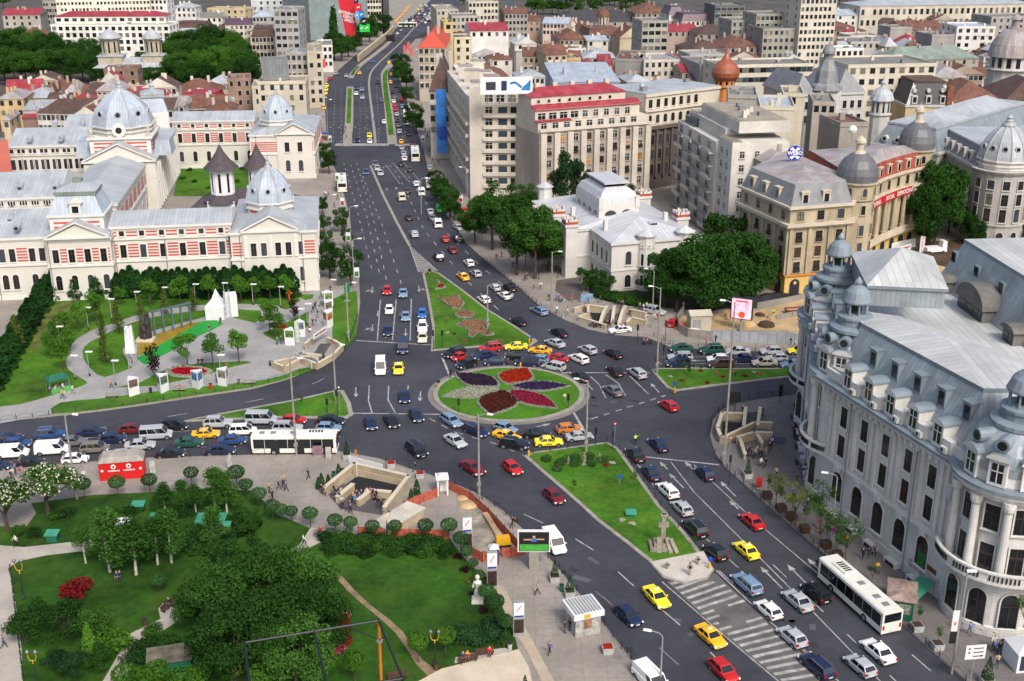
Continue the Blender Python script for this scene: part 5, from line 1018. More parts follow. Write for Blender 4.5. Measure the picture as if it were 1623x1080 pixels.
G('grey classical row with dark brown mansard beside the garden',(271,46),(328,46),12,14,'#a7a294','m','brown',3,8,hr=3)
G('whitewashed low house with grey roof above the mansard row',(318,28),(352,28),12,14,'#c2bfb6','g','grey',2,4)
G('yellowish house at the far west edge of the roofs',(330,14),(386,16),15,14,'#bda873','f','tan',3,6)
G('long pale house with a plum-coloured roof',(354,41),(424,38),12,16,'#b9b2a2','g','plum',2,9,hr=3)
G('grey ornate block with brown mansard dormers beside the grey tower',(396,60),(436,57),18,20,'#98948a','m','brown',4,6,hr=3.4,st='r',wh=2)
G('low building with pale bluish roof behind the ornate block',(398,28),(436,26),16,20,'#8f8c88','h','blue',2,6,hr=3)
G('far glassy pale block at the top of the west roofs',(396,2),(462,0),18,24,'#aeb4b6','f','blue',3,6)
G('smooth grey office tower with square windows',(434,17),(472,17),31,18,'#8d8c8c','f','grey',7,4,ww=1.9,wh=1.6)
G('cream shop building carrying the big empty sign frame',(408,132),(484,131),20,14,'#b3a78c','f','tan',4,5,ww=1.2)
G('tall beige block with narrow windows at the boulevard bend',(486,84),(511,83),21,28,'#a69a80','f','tan',6,2,ns=6,st='far')
G('white corner shop with a red fascia on the boulevard',(503,74),(527,73),12,24,'#c0bdb4','f','grey',3,3,ns=4)
G('flat-roofed grey house between the sign frame and the tower',(452,86),(487,86),20,14,'#8f8a7e','f','blue',4,4)
G('cream block of flats beyond the red advert',(580,-19),(604,-20),28,40,'#b4aa92','f','tan',9,5,ns=8)
G('dark glass building at the far end of the boulevard',(605,-27),(616,-28),30,20,'#3c4044','f','grey',0,0,win=False)
# church-side low houses
G('ruined brick house in front of the church garden',(163,112),(219,110),13,12,'#8a6552','f','rust',2,3,stain=.9)
G('ochre house with a long bright red roof below the church',(155,160),(258,157),9,14,'#b79b6c','g','red',1,9,hr=3.8,ns=1)
G('small yellow gabled house at the end of the long red roof',(259,158),(275,154),9,16,'#b79b62','g','red',1,1,hr=3)
G('white-walled house with a weathered red roof at the photo edge',(10,148),(66,146),9,14,'#b9b6ae','g','red',1,4,hr=4,ns=1)
G('yellow tenement with patched tin roof',(-6,158),(38,156),11,16,'#b8964e','h','mixed',2,3,hr=2)
G('tan windowless gabled house beside the red roofs',(68,152),(100,140),11,12,'#9c8a68','G','rust',0,0,hr=2.5,win=False)
G('rusty-roofed house with peeling gable wall',(98,150),(128,146),11,16,'#a28e74','h','mixed',1,2,hr=3)
G('dark rusty roofed shed behind the palace',(127,154),(154,152),10,14,'#8c7c6a','g','rust',0,0,hr=3.2,win=False)
G('low house with grey tin roof just behind the palace wing',(34,176),(98,172),9,12,'#9a968c','s','zinc',0,0,hr=1.5,win=False)
G('tan house with a brown tiled roof just behind the palace wing',(95,174),(150,174),9,12,'#9a8c6c','g','brown',1,2,hr=3,win=False)
G('low dark red roofed shed behind the palace wing',(30,190),(92,184),7,9,'#7c5a50','s','red',0,0,hr=1.6,win=False)
G('tin-roofed yellow yard house at the photo edge below the tenement',(-8,196),(26,186),8,14,'#b09a70','h','mixed',1,1,hr=1.6)
s=G('white house with red mansard band and grey flat roof',(283,166),(346,166),7.5,13,'#bdb7ac','m','red',1,5,hr=3.6,ns=2,st='far')
G('ruined pinkish house with empty windows and a green tarpaulin',(360,127),(397,126),15,13,'#8f6f58','f','rust',3,3,stain=.9,ww=1.1)
G('cream side house between the ruin and the sign-frame building',(398,140),(418,138),14,16,'#b3aa90','f','tan',2,1)
# east bank, along the boulevard
s=G('apartment house with bright orange-red hipped roof by the boulevard',(663,76),(706,76),21,38,'#9d917c','h','orange',5,5,hr=6,ns=9,ww=1.5,wh=1.9,st='r')
G('narrow yellow tenement behind the orange roof',(703,38),(718,37),27,14,'#b59a4a','f','dark',6,1,ns=2,ww=1.8)
G('cream house with narrow slit windows by the yellow tenement',(719,62),(748,60),20,14,'#b7ab8c','f','dark',4,2)
G('white commercial building under a dull red roof',(744,53),(806,46),19,22,'#c4c0b8','g','red',1,5,hr=3,ns=0)
G('grey-beige house row with flat roofs beyond the orange roof',(716,28),(758,26),21,18,'#9b9486','f','grey',4,6)
G('long low warehouse with pale roofs near the far square',(690,20),(728,14),18,36,'#a39b8c','f','tan',2,5,ns=5)
G('beige flats by the far square',(742,6),(790,2),24,16,'#b1a88f','f','tan',6,8)
G('white-walled courtyard house with small rust roof',(776,98),(812,92),12,14,'#b9b3a6','h','rust',1,2,hr=2)
G('bank-like house with steep brown roof facing the boulevard',(681,146),(714,145.9),20.5,30,'#a9a69e','h','brown',4,4,hr=9,ns=8,st='far')
G('flat white rooftop pavilion behind the billboard block',(722,113),(752,110),24,9,'#c4c2bc','f','white',1,3)
G('rusty-roofed wing hard behind the billboard block',(742,126),(806,118),24,18,'#928775','h','rust',0,0,hr=2.8,win=False)
G('grey old house with chimney stacks beside the blue lattice mast',(800,24),(836,20),18,20,'#8b857b','g','rust',4,6)
G('brick-red roofed small house before the far park',(829,34),(856,32),13,14,'#9c7f6a','g','rust',2,3)
G('pink house with a pale blue roof and a blind gable',(860,36),(901,39),13,20,'#b99f90','g','blue',2,7,hr=2.6,ns=0)
G('small cream gabled house beside the pink one',(922,46),(938,44),12,16,'#b3a180','G','rust',0,0,hr=2,win=False)
G('white house with a torn white roof in the old town',(816,74),(850,66),13,14,'#b5b2aa','G','white',1,2,hr=3)
G('low house with turquoise-blue sheet roof edge',(818,82),(848,80),10,14,'#9a938a','s','blue',0,0,hr=1,win=False)
G('tan four-storey tenement with rust-red tin roof',(829,90),(864,90),17,16,'#a18a62','g','rust',4,4,ns=0,hr=3,st='r')
G('taller tan tenement with balconies beside the tin-roofed one',(866,88),(899,87),19,16,'#a48e68','g','rust',4,3,hr=3.5,ns=0,st='rb')
G('blank yellow party-wall house of the old town',(900,96),(920,92),17,12,'#a99260','f','rust',0,0,win=False)
G('rust-roofed range with many dormer stacks',(888,66),(930,60),14,22,'#8f7c68','h','rust',2,6,hr=4)
G('pale cream house with light blue roof',(932,66),(963,63),14,16,'#bbb39f','g','blue',1,3,hr=1.6)
G('long grey hall with rust-red crown roof',(934,56),(984,54),14,22,'#8d8880','m','rust',1,6,hr=2.5)
G('cream house with an uneven gable beside the grey hall',(984,62),(1019,58),14,18,'#b5a27c','G','rust',0,0,hr=5,win=False)
G('grey-white house with arched openings and grey tin roof',(924,92),(975,92),14,18,'#9c9b98','h','zinc',2,4,hr=3)
G('long red tin roof laid between the courtyards',(916,106),(950,104),11,26,'#8c4a48','G','red',0,0,hr=3,win=False)
G('narrow red-roofed house with a steep slope',(952,112),(972,112),13,20,'#93504c','s','red',0,0,hr=4,win=False)
G('grey office tower with a turquoise band',(1019,36),(1058,34),25,18,'#8e8c80','f','grey',6,4,ww=2.4)
G('blank grey block with a stained rust and slate roof',(973,92),(1021,100),17,30,'#7d7a74','f','rust',0,0,win=False,clut=4)
G('cream flats adjoining the blank grey block',(1023,100),(1078,94),17,22,'#b0a798','f','mixed',4,6,ns=3,ww=1.2)
G('wide pale blue sheet roof behind the red-roofed block',(880,131),(982,130),25,30,'#8f969c','s','blue',0,0,hr=2,win=False)
G('white house with plum mansard and white dormers',(1062,24),(1081,22),18,16,'#c3c0ba','m','plum',3,2,hr=4)
G('white arcaded house with a plum roof and round gables',(1082,34),(1130,32),16,16,'#bfb8ac','m','plum',2,7,hr=3.4,ww=1.2)
G('dark glass office with terraces',(1137,12),(1177,8),24,18,'#565d5c','f','grey',5,5,ww=3,wh=1.6)
G('brownish old roofs at the edge of the far park',(1008,22),(1060,20),14,26,'#8a7a68','h','rust',1,6,hr=5)
G('red-roofed range below the turquoise-band office',(1060,52),(1105,48),13,20,'#9a8272','g','red',1,5,hr=3)
G('brown-roofed house among grey courtyards',(1108,56),(1164,52),13,20,'#93897b','h','brown',1,5,hr=4)
G('large grey slab house with many square windows',(1163,36),(1222,32),22,20,'#8f8d84','f','grey',6,7)
G('low brown roofs in the middle of the old town',(1098,84),(1150,78),13,24,'#8c7c6e','h','brown',1,5,hr=4)
G('wide brown roof with many ridges before the long white office',(1148,76),(1206,74),13,24,'#8a796c','h','rust',1,6,hr=4)
G('long flat roof with peeling white paint',(1095,90),(1154,86),16,16,'#9a958c','f','mixed',1,4)
G('small house with red roof beside the green chimney cottage',(1082,116),(1114,114),14,14,'#a18d78','g','red',1,2)
G('long cream office with two rows of wide windows',(1150,114),(1275,96),20,18,'#b9b199','f','grey',2,16,ww=2.1,wh=1.7,ns=2)
G('grey blind wall house behind the copper onion dome',(1111,106),(1152,103),18,26,'#888682','f','grey',0,0,win=False)
G('concrete block of flats with stepped balconies',(1203,26),(1244,22),26,18,'#8c897e','f','grey',6,7,ww=1.6)
G('greenish concrete flats beside the dark tree',(1215,50),(1272,44),21,20,'#88867a','f','grey',5,8,ww=1.5)
G('pink-toned low flats in front of the concrete blocks',(1200,62),(1240,60),16,16,'#a78c8c','f','grey',3,6)
G('tall cream tower block at the top of the old town',(1274,-14),(1326,-16),38,20,'#b8b09c','f','tan',10,8)
G('white house with pale blue attic roofs',(1321,26),(1374,22),14,20,'#bfbcb4','h','blue',2,6,hr=2.6)
G('rust-roofed courtyard range beside the poplar',(1290,52),(1366,46),12,26,'#8c7466','h','rust',1,7,hr=4)
G('low white terrace house with flat roofs',(1292,64),(1330,62),13,14,'#bcb8ae','f','white',1,5)
G('white flat-roofed house between the rust roofs',(1352,60),(1388,56),13,14,'#b9b3a6','f','tan',1,4)
G('grey cube house with blank walls',(1414,46),(1444,44),17,14,'#918c84','f','grey',0,0,win=False)
G('red rust roof before the long stone palace',(1436,50),(1496,47),12,24,'#8c6a5c','g','rust',1,7,hr=4)
G('taller grey cube house with one small door',(1480,58),(1511,56),19,16,'#8a857f','f','grey',0,0,win=False)
G('white modern flats with a blue-grey roof',(1517,44),(1578,44),19,22,'#c2beb8','f','blue',4,5,ns=3,ww=1.7)
G('grey flats with roof huts at the far edge of the old town',(1578,30),(1640,26),19,20,'#8d8a86','f','grey',4,7)
G('long stone palace with tall arched windows on the skyline',(1364,10),(1640,6),19,26,'#b3aa92','h','zinc',2,30,hr=2.5,ww=1.8,wh=3,fl=6)
G('small ruined house in front of the stone palace',(1480,32),(1512,32),15,12,'#9c907e','G','rust',0,0,hr=3,win=False)
G('long greenish roof house with torn blue tarpaulins',(1412,97),(1552,92),15,16,'#8a8478','h','green',1,9,hr=4.5)
G('white cube house on the terrace roofs',(1326,80),(1368,78),20,10,'#c0bdb6','f','white',1,5)
G('low whitish range of the old town with roof lights',(1352,70),(1400,66),13,22,'#a6a198','f','grey',1,6)
G('cream modern block with a roof pergola and two window rows',(1368,117),(1458,93),27,22,'#b5ac94','f','grey',5,9,ns=3,ww=1.7)
G('taupe blank-walled house with tiny windows',(1279,158),(1336,172),23,16,'#948a7e','f','grey',1,3,ns=0)
G('cream blank block with a pale bluish flat roof',(1203,170),(1262,174),27,18,'#b3a990','f','blue',0,0,win=False,clut=5)
G('cream tower annex with chimney and dish',(1240,150),(1276,152),27,14,'#b0a48a','f','grey',3,1,ns=2)
G('grey flat block with satellite dishes behind the white flats',(1150,150),(1205,158),26,16,'#918b80','f','grey',0,0,win=False,clut=6)
G('rust-roofed house above the curved corner building',(1166,233),(1200,251),21,36,'#b0aca2','G','rust',5,3,ns=0,hr=2,st='r')
G('low grey house with the round blue sign on its roof',(1216,262),(1262,256),20,16,'#8f877a','h','mixed',1,3,hr=2)
G('grey tower house under the round white ball',(1334,200),(1374,196),26,12,'#857c70','f','rust',0,0,win=False)
# small houses that close the gaps of the old town, each a thing with its own label
rn=random.Random(77); WN={'#b0a58c':'beige','#a8a39a':'grey','#bfb9a8':'cream','#a98f6a':'tan','#b7b2aa':'pale','#96806a':'brown'}; RN={'rust':'rusty','brown':'brown','red':'dull red','mixed':'patched tin','grey':'grey','zinc':'tin'}
def infill(x0,x1,y0,y1,n,ref,rname):
 for i in range(n):
  x=rn.uniform(x0,x1); y=rn.uniform(y0,y1); w_=rn.uniform(16,44)*(.7+y/160); wc=rn.choice(list(WN)); rc_=rn.choice(['rust','rust','brown','red','mixed','grey','zinc','brown']); k=rn.choice('gghhfG'); k='f' if rc_=='grey' else ('h' if k=='f' else k)
  s=G('',(x,y),(x+w_,y+rn.uniform(-1,1)),rn.uniform(8,12.5),rn.uniform(10,17),wc,k,rc_,rn.choice([1,2,2,3]),max(2,int(w_/7)),hr=rn.uniform(2,4),ns=rn.choice([0,1,2]),ww=rn.choice([1,1.2,1.5]),clut=2,stain=rn.choice([.4,.6,.8]))
  later(s.root,f'small {WN[wc]} house with a {RN[rc_]} roof',ref,rname); s.root['group']='small old town houses'
infill(800,1620,26,132,84,P(1149,136),'the copper onion dome')
infill(-10,400,22,60,16,P(215,150),'the old church'); infill(-10,330,128,182,22,P(215,150),'the old church'); infill(700,800,12,92,14,P(1149,136),'the copper onion dome')
# ---------------- trees and plants ----------------
LF={'deep':leafmat('deep_green_leaves','#15300d','#33591f'),'mid':leafmat('mid_green_leaves','#1b3a10','#3f6523'),'lime':leafmat('fresh_green_leaves','#2f5516','#5a8a2c',.35),
 'dark':leafmat('dark_conifer_leaves','#122612','#284a26',.1),'hedge':leafmat('hedge_leaves','#112c0e','#264d1e',.12),'olive':leafmat('olive_leaves','#2a3f12','#6f7a35'),'plum':leafmat('purple_leaves','#1a1014','#3a1f26',.1),
 'ball':leafmat('clipped_leaves','#193416','#38602f',.12),'white':leafmat('white_blossom','#9c9c88','#cfceba',.2),'red':leafmat('red_blossom','#3e1412','#9a1c24',.2),'pink':leafmat('pink_blossom','#8e2c44','#d0607c',.2),'birch':leafmat('birch_leaves','#1e3e14','#47702c')}
M_BARK=mat('tree_bark','#4a3d31',.95,.25,2.,.4); M_BARKW=mat('birch_bark','#b8b4a8',.9,.3,3.)
def leafcards(b,pts,size,rnd,m=0,jit=.9,droop=0.,cen=None):
 for p in pts:
  s=size*rnd.uniform(.6,1.35)
  n=Vc((rnd.gauss(0,1),rnd.gauss(0,1),rnd.gauss(0,1)+.5))
  if cen is not None: n=n*jit+(Vc(p)-cen).normalized()*1.3
  n.normalize(); u=n.orthogonal().normalized(); u=MR(rnd.uniform(0,6.28),3,n)@u; w=n.cross(u)
  p=Vc(p); b.add([p-u*s*.5,p+w*s*.33+n*s*.1,p+u*s*.5,p-w*s*.33+n*s*.08],[(0,1,2,3)],m)
def clump_pts(c,r,n,rnd,fill=.35,sz=1.):
 out=[]
 for i in range(n):
  d=Vc((rnd.gauss(0,1),rnd.gauss(0,1),rnd.gauss(0,1))).normalized(); q=rnd.random()
  rr=r*(1-fill*q*q); out.append((c[0]+d.x*rr,c[1]+d.y*rr,c[2]+d.z*rr*sz))
 return out
def tree_mesh(kind,seed=0):
 "returns (crown builder, wood builder, crown material, wood material); unit height about 1 metre steps as real size"
 rnd=random.Random(seed*17+len(kind)*5+ord(kind[0])); c=MB(); t=MB(); wm=M_BARK
 if kind in('broad','plane','dense'):
  H,Rr={'broad':(9.5,4.0),'plane':(13,4.6),'dense':(11.5,5.4)}[kind]; lm=LF['mid' if kind!='plane' else 'deep']
  t.tube((0,0,0),(.15,.1,H*.38),.32,.2,7); limbs=[]
  nc={'broad':15,'plane':20,'dense':26}[kind]
  for i in range(nc):
   a=rnd.uniform(0,6.28); hh=rnd.uniform(.34,.93); k=sqrt(max(0,1-((hh-.58)/.45)**2)); rr=Rr*k*rnd.uniform(.35,.92)
   q=(rr*cos(a),rr*sin(a),H*hh); cr=Rr*rnd.uniform(.28,.46)*(1.1-.35*hh)
   if i<8: t.tube((.1,.05,H*rnd.uniform(.28,.42)),(q[0]*.8,q[1]*.8,q[2]),.1,.04,5)
   pts=clump_pts(q,cr,int(150*cr**1.5)+40,rnd,.5,.8); leafcards(c,pts,.42,rnd,0,.8,cen=Vc(q))
  leafcards(c,clump_pts((0,0,H*.6),Rr*.75,420,rnd,.7,.85),.5,rnd)
 elif kind=='young':
  H,Rr=5.6,1.75; lm=LF['lime']; t.tube((0,0,0),(0,0,H*.55),.09,.06,6)
  for i in range(9):
   a=rnd.uniform(0,6.28); hh=rnd.uniform(.45,.92); k=sqrt(max(0,1-((hh-.62)/.42)**2)); rr=Rr*k*rnd.uniform(.25,.7); q=(rr*cos(a),rr*sin(a),H*hh)
   if i<5: t.tube((0,0,H*.4),q,.035,.02,4)
   leafcards(c,clump_pts(q,Rr*rnd.uniform(.36,.52),130,rnd,.6,.85),.3,rnd,0,.8,cen=Vc(q))
 elif kind=='narrow':
  H,Rr=5.8,1.05; lm=LF['olive']; t.tube((0,0,0),(0,0,H*.8),.08,.03,5)
  for i in range(13):
   hh=.16+.8*i/12; a=rnd.uniform(0,6.28); rr=Rr*.45*(1.15-hh); q=(rr*cos(a),rr*sin(a),H*hh); leafcards(c,clump_pts(q,Rr*(1.15-hh)*.85+.12,75,rnd,.5),.3,rnd,0,.9,cen=Vc(q))
 elif kind=='ball':
  H,Rr=3.0,.95; lm=LF['ball']; t.tube((0,0,0),(0,0,2.2),.05,.05,6); leafcards(c,clump_pts((0,0,2.35),Rr,900,rnd,.22,.8),.2,rnd,0,.8,cen=Vc((0,0,2.35)))
 elif kind=='lowball':
  lm=LF['ball']; leafcards(c,clump_pts((0,0,.6),.85,380,rnd,.25,.8),.2,rnd,0,.8,cen=Vc((0,0,.6))); t.tube((0,0,0),(0,0,.5),.05)
 elif kind=='thuja':
  lm=LF['hedge']; H=5.2; t.tube((0,0,0),(0,0,2),.08)
  for i in range(1300):
   z=H*(rnd.random()**.8); r=(.85*(1-(z/H)**2.6)+.08)*(1-.3*rnd.random()**2)*(.85+.3*noise.noise(Vc((z*1.2,seed,0)))); a=rnd.uniform(0,6.28)
   leafcards(c,[(r*cos(a),r*sin(a),z+.1)],.3,rnd,0,.7,cen=Vc((0,0,z-.3)))
 elif kind=='cone':
  lm=LF['dark']; H=1.9; t.tube((0,0,0),(0,0,.5),.04)
  for i in range(340):
   z=H*rnd.random()**1.3; r=.46*(1-z/H)+.03; a=rnd.uniform(0,6.28); leafcards(c,[(r*cos(a),r*sin(a),z+.05)],.17,rnd,0,.6,cen=Vc((0,0,z-.2)))
 elif kind=='poplar':
  H=20; lm=LF['deep']; t.tube((0,0,0),(0,0,6),.4,.3)
  for i in range(30):
   hh=.1+.88*i/29; rr=2.3*sin(pi*min(1,hh*.9+.12))**.6; q=(rnd.uniform(-.5,.5),rnd.uniform(-.5,.5),H*hh); leafcards(c,clump_pts(q,rr*.85,110,rnd,.4),.7,rnd,0,.8,cen=Vc(q))
 elif kind=='birch':
  H=8.2; lm=LF['birch']; wm=M_BARKW; t.tube((0,0,0),(.1,0,H*.55),.13,.07,6).tube((.1,0,H*.55),(.15,.1,H*.9),.07,.02,5)
  for i in range(22):
   hh=rnd.uniform(.3,.97); rr=2.1*(1.12-hh)*rnd.uniform(.3,1); a=rnd.uniform(0,6.28); q=(rr*cos(a),rr*sin(a),H*hh)
   if i<9: t.tube((.08,0,H*(hh-.1)),q,.03,.015,4)
   leafcards(c,clump_pts(q,.8,130,rnd,.7,1.1),.27,rnd)
 elif kind=='blossom':
  H=6.6; lm=LF['mid']; t.tube((0,0,0),(0,0,2.3),.28,.22,8)
  for i in range(19):
   a=rnd.uniform(0,6.28); rr=3.4*rnd.uniform(.2,.95); hh=4.9-.13*rr*rr*.8+rnd.uniform(-.4,.5); q=(rr*cos(a),rr*sin(a),hh)
   if i<10: t.tube((0,0,2.1),q,.13,.04,5)
   leafcards(c,clump_pts(q,rnd.uniform(.9,1.25),190,rnd,.5,.7),.34,rnd,0,.8,cen=Vc(q)); leafcards(c,clump_pts((q[0],q[1],q[2]+.15),1.15,38,rnd,.1,.75),.3,rnd,1,.6,cen=Vc(q))
  return c,t,[lm,LF['white']],wm
 elif kind=='willow':
  H=6.; lm=LF['deep']; t.tube((0,0,0),(0,0,3),.15)
  for i in range(16):
   a=rnd.uniform(0,6.28); rr=3.4*rnd.uniform(.1,.95); q=(rr*cos(a),rr*sin(a)*.8,2.9+1.5*(1-(rr/3.4)**2)+rnd.uniform(-.7,.4)); t.tube((0,0,1.8),q,.07,.03,4); leafcards(c,clump_pts(q,1.15,200,rnd,.6,.75),.32,rnd,0,.8,cen=Vc(q))
 elif kind=='shrub':
  lm=LF['mid']; 
  for i in range(9):
   a=rnd.uniform(0,6.28); rr=1.1*rnd.random(); q=(rr*cos(a),rr*sin(a),rnd.uniform(.35,.9)); leafcards(c,clump_pts(q,.62,110,rnd,.5,.8),.24,rnd,0,.8,cen=Vc(q))
  t.tube((0,0,0),(0,0,.5),.05)
 elif kind=='plum':
  H=4.6; lm=LF['plum']; t.tube((0,0,0),(0,0,H*.6),.07,.04,5)
  for i in range(12):
   hh=.3+.66*i/11; a=rnd.uniform(0,6.28); q=(.4*cos(a),.4*sin(a),H*hh); leafcards(c,clump_pts(q,.6,60,rnd,.6),.26,rnd)
 elif kind=='sapling':
  H=3.6; lm=LF['mid']; t.tube((0,0,0),(.05,0,3.1),.035,.02,5)
  for i in range(7):
   a=rnd.uniform(0,6.28); q=(.35*cos(a),.35*sin(a),rnd.uniform(1.9,3.4)); leafcards(c,clump_pts(q,.42,34,rnd,.7),.24,rnd)
 elif kind=='street':
  H=7.; lm=LF['olive']; t.tube((0,0,0),(.2,0,3.2),.1,.07,6)
  for i in range(10):
   a=rnd.uniform(0,6.28); rr=rnd.uniform(.3,1.6); q=(rr*cos(a),rr*sin(a),rnd.uniform(3.6,6.6)); t.tube((.1,0,2.4),q,.04,.015,4); leafcards(c,clump_pts(q,.8,70,rnd,.7),.26,rnd)
 return c,t,[lm],wm
TP={}
NAMES={'broad':'broadleaf_tree','plane':'tall_tree','dense':'dense_tree','young':'young_tree','narrow':'slender_tree','ball':'clipped_ball_tree','lowball':'clipped_bush','thuja':'thuja','cone':'potted_conifer','poplar':'poplar_tree','birch':'birch_tree','blossom':'blossoming_tree','willow':'spreading_tree','shrub':'shrub','plum':'purple_leaved_tree','sapling':'sapling','street':'street_tree'}
HGT={'broad':9.5,'plane':13,'dense':12,'young':5.6,'narrow':5.8,'ball':3.1,'lowball':1.3,'thuja':5.3,'cone':1.95,'poplar':20,'birch':8.2,'blossom':6.6,'willow':5.6,'shrub':1.5,'plum':4.6,'sapling':3.6,'street':7.3}
def tree_at(kind,x,y,h,base,ref=None,rn=None,label=None,group=None,z=0.,wide=1.,leaf=None,loc=None):
 "x,y: photo pixel of the foot; h: height in metres"
 rnd=random.Random(int(x*31+y*17)); v=rnd.randrange(2 if kind in('poplar','blossom','plum','cone','lowball') else 3)
 k=(kind,v,leaf)
 if k not in TP:
  c,t,lm,wm=tree_mesh(kind,v)
  if leaf: lm=[LF[leaf]]+lm[1:]
  n='crown' if kind not in('shrub','lowball') else 'foliage'
  TP[k]=(c.mesh(n,lm),t.mesh('trunk',[wm]))
 cm,tm=TP[k]; s=h/HGT[kind]
 r=thing(NAMES[kind],P(x,y,z) if loc is None else loc,rnd.uniform(0,6.28)); r.scale=(s*wide,s*wide,s)
 link('crown' if kind not in('shrub','lowball') else 'foliage',cm,r); link('trunk',tm,r)
 tag(r,label,{'thuja':'hedge conifer','shrub':'shrub','lowball':'bush','cone':'conifer'}.get(kind,'tree'),group)
 if not label: later(r,base,ref,rn)
 return r
RB=(rc,'the flower roundabout')
def T(*a,**k): return tree_at(*a,**k)
PAL=(P(500,461),'the hospital palace corner'); TENT=(P(347,505),'the white tent')
# thuja hedges (each conifer its own)
hd=[]
for i in range(36):
 t=i/35; hd.append((78+t*385,474-t*4+2*sin(i*2.),5.9+.5*sin(i*1.7)))
for x,y,h in hd: T('thuja',x,y-1,h,'conifer of the dark hedge under the palace',*PAL,wide=1.9)
for i in range(13):
 t=i/12; T('thuja',70-t*82,485+t*135,5.4+.5*sin(i*2.3),'conifer in the tall hedge along the side street',*(P(75,480),'the hedge corner'),wide=2.1)
def TT(kind,x,y,top,base,ref=None,rn=None,**k):
 h=HT(x,y,top); return tree_at(kind,x,y,h,base,ref,rn,**k)
# lawns, beds and paths of the plaza west of the boulevard
Z1=.12
slab('pavement',[(84,657),(60,661),(-60,684),(-60,642),(86,622),(104,578),(115,546),(154,520),(222,498),(300,484),(374,482),(440,484),(470,474),(500,462),(548,460),(530,480),(528,545),(500,583),(470,590),(420,606),(156,636),(96,642)],.1,.142,M_PLAZA)
GL=dict(z0=.1,z1=.19)
for pts in ([(70,477),(240,472),(463,466),(461,489),(448,491),(438,485),(374,483),(300,486),(222,499),(178,515),(154,521),(130,533),(115,546),(104,578),(117,594),(137,606),(131,613),(86,627),(34,642),(0,646),(-60,655),(-90,610),(20,540),(50,500)],
 [(132,568),(134,551),(154,538),(185,523),(213,512),(250,503),(325,493),(325,503),(300,510),(245,525),(222,536),(215,548),(197,552),(196,562),(206,580),(207,585),(166,599),(145,587)],
 [(369,504),(374,492),(413,494),(416,506),(404,513),(369,505)],[(417,529),(442,519),(489,495),(489,519),(456,534),(448,543),(437,541),(424,535)],
 [(527,476),(548,466),(565,463),(567.5,495),(565,534),(546,554),(541,550),(527,541)],[(465,469),(497,468),(496,474),(485,477)],
 [(181,616),(223,608),(250,593),(275,582),(330,577),(389,574),(399,576),(368,583),(321,597),(249,613)],
 [(82,657),(96,640),(156,634),(259,621),(420,604),(470,588),(498,583),(498,587),(452,602),(400,615),(311,628),(233,640),(155,651)]):
 slab('lawn',smoothpts(pts,True,2) if len(pts)>12 else pts,.1,.19,M_GRASS if pts[0][0]>0 else M_GRASS)
slab('lawn',[(75,490),(110,478),(135,490),(120,510),(85,530),(60,555),(45,560),(60,520)],.1,.2,mat('dry_ground_cover','#5a6320',.95,.35,.4,.5,fine=.3))
slab('pavement',[(217,567),(218,543),(246,532),(300,514),(337,509),(342,511),(318,513),(300,524),(248,552)],.1,.2,mat('yellow_wet_basin','#8a7206',.35,.2,.3,spec=.7))
slab('pavement',[(217,569),(248,551.5),(300,523),(320,511),(342,509.5),(354,515),(333,526),(315,534),(285,551),(255,566),(233,579),(228,579)],.1,.21,mat('green_artificial_turf','#0a8a2a',.9,.15,.5,fine=.2))
# palace courtyard and mansion forecourt
slab('lawn',[(285,265),(330,262),(395,262),(400,312),(360,312),(275,312)],.1,.2,M_GRASS)
slab('pavement',[(882,446),(920,440),(925,475),(900,478),(880,462)],.1,.15,M_DARKPAVE)
slab('lawn',[(930,440),(1200,440),(1200,490),(1085,492),(1020,486),(935,470)],.1,.16,mat('dark_olive_soil','#2e3320',.95,.3,.3,.4,fine=.2))  # garden ground in dark olive soil
slab('terrain',[(1066,512),(1085,502),(1200,494),(1290,472),(1350,440),(1400,415),(1480,398),(1640,420),(1640,470),(1300,540),(1240,525),(1120,524),(1072,530)],.05,.22,M_DIRT)
slab('terrain',[(1440,400),(1470,385),(1640,375),(1640,410),(1500,425),(1440,412)],.1,.3,mat('wet_brown_earth','#4a3828',.95,.35,.25,.6,fine=.2))
# park south-west
park=[(50,800),(145,787),(249,782),(330,776),(400,780),(441,818),(493,840),(530,850),(566,851),(714,855),(724,873),(748,900),(784,930),(797,966),(815,1007),(822,1034),(740,1054),(654,1085),(600,1130),(-60,1130),(-60,830),(40,840),(58,815)]
slab('lawn',park,.1,.2,M_GRASS2)
M_PATH=mat('park_path_concrete','#a39c92',.9,.15,.3,.15,fine=.1)
for p in ([(-60,866),(0,867),(39,870),(130,860),(149,858),(141,875),(73,883),(30,892),(13,904),(19,924),(26,966),(35,1033),(38,1130),(-60,1130)],[(158,1090),(165,1080),(207,1007),(255,984),(251,968),(259,959),(293,974),(275,992),(254,1005),(231,1020),(213,1044),(205,1067),(200,1090)],
  [(493,838),(532,850),(490,871),(470,885),(440,900),(430,893),(475,866)]): slab('path',p,.1,.225,M_PATH)
slab('path',[(650,1090),(700,1063),(760,1048),(822,1032),(838,1060),(845,1090)],.1,.235,mat('cream_stone_paving','#bfb19c',.85,.12,.3,.1,fine=.06))
slab('path',[(720,1054),(722,1045),(760,1035),(800,1030),(812,1033),(770,1048)],.1,.228,M_PATH)
tr=[P(*q) for q in ((536,915),(556,938),(581,961),(610,984),(633,1005),(649,1030),(665,1052),(688,1072))]
def ribbon(name,c,w,z0,z1,m):
 l=[];r=[]
 for i,p in enumerate(c):
  d=(c[min(i+1,len(c)-1)]-c[max(i-1,0)]).normalized(); n=Vc((-d.y,d.x,0))*w[i]/2; l.append(p+n); r.append(p-n)
 return slab(name,r+l[::-1],z0,z1,m,world=True)
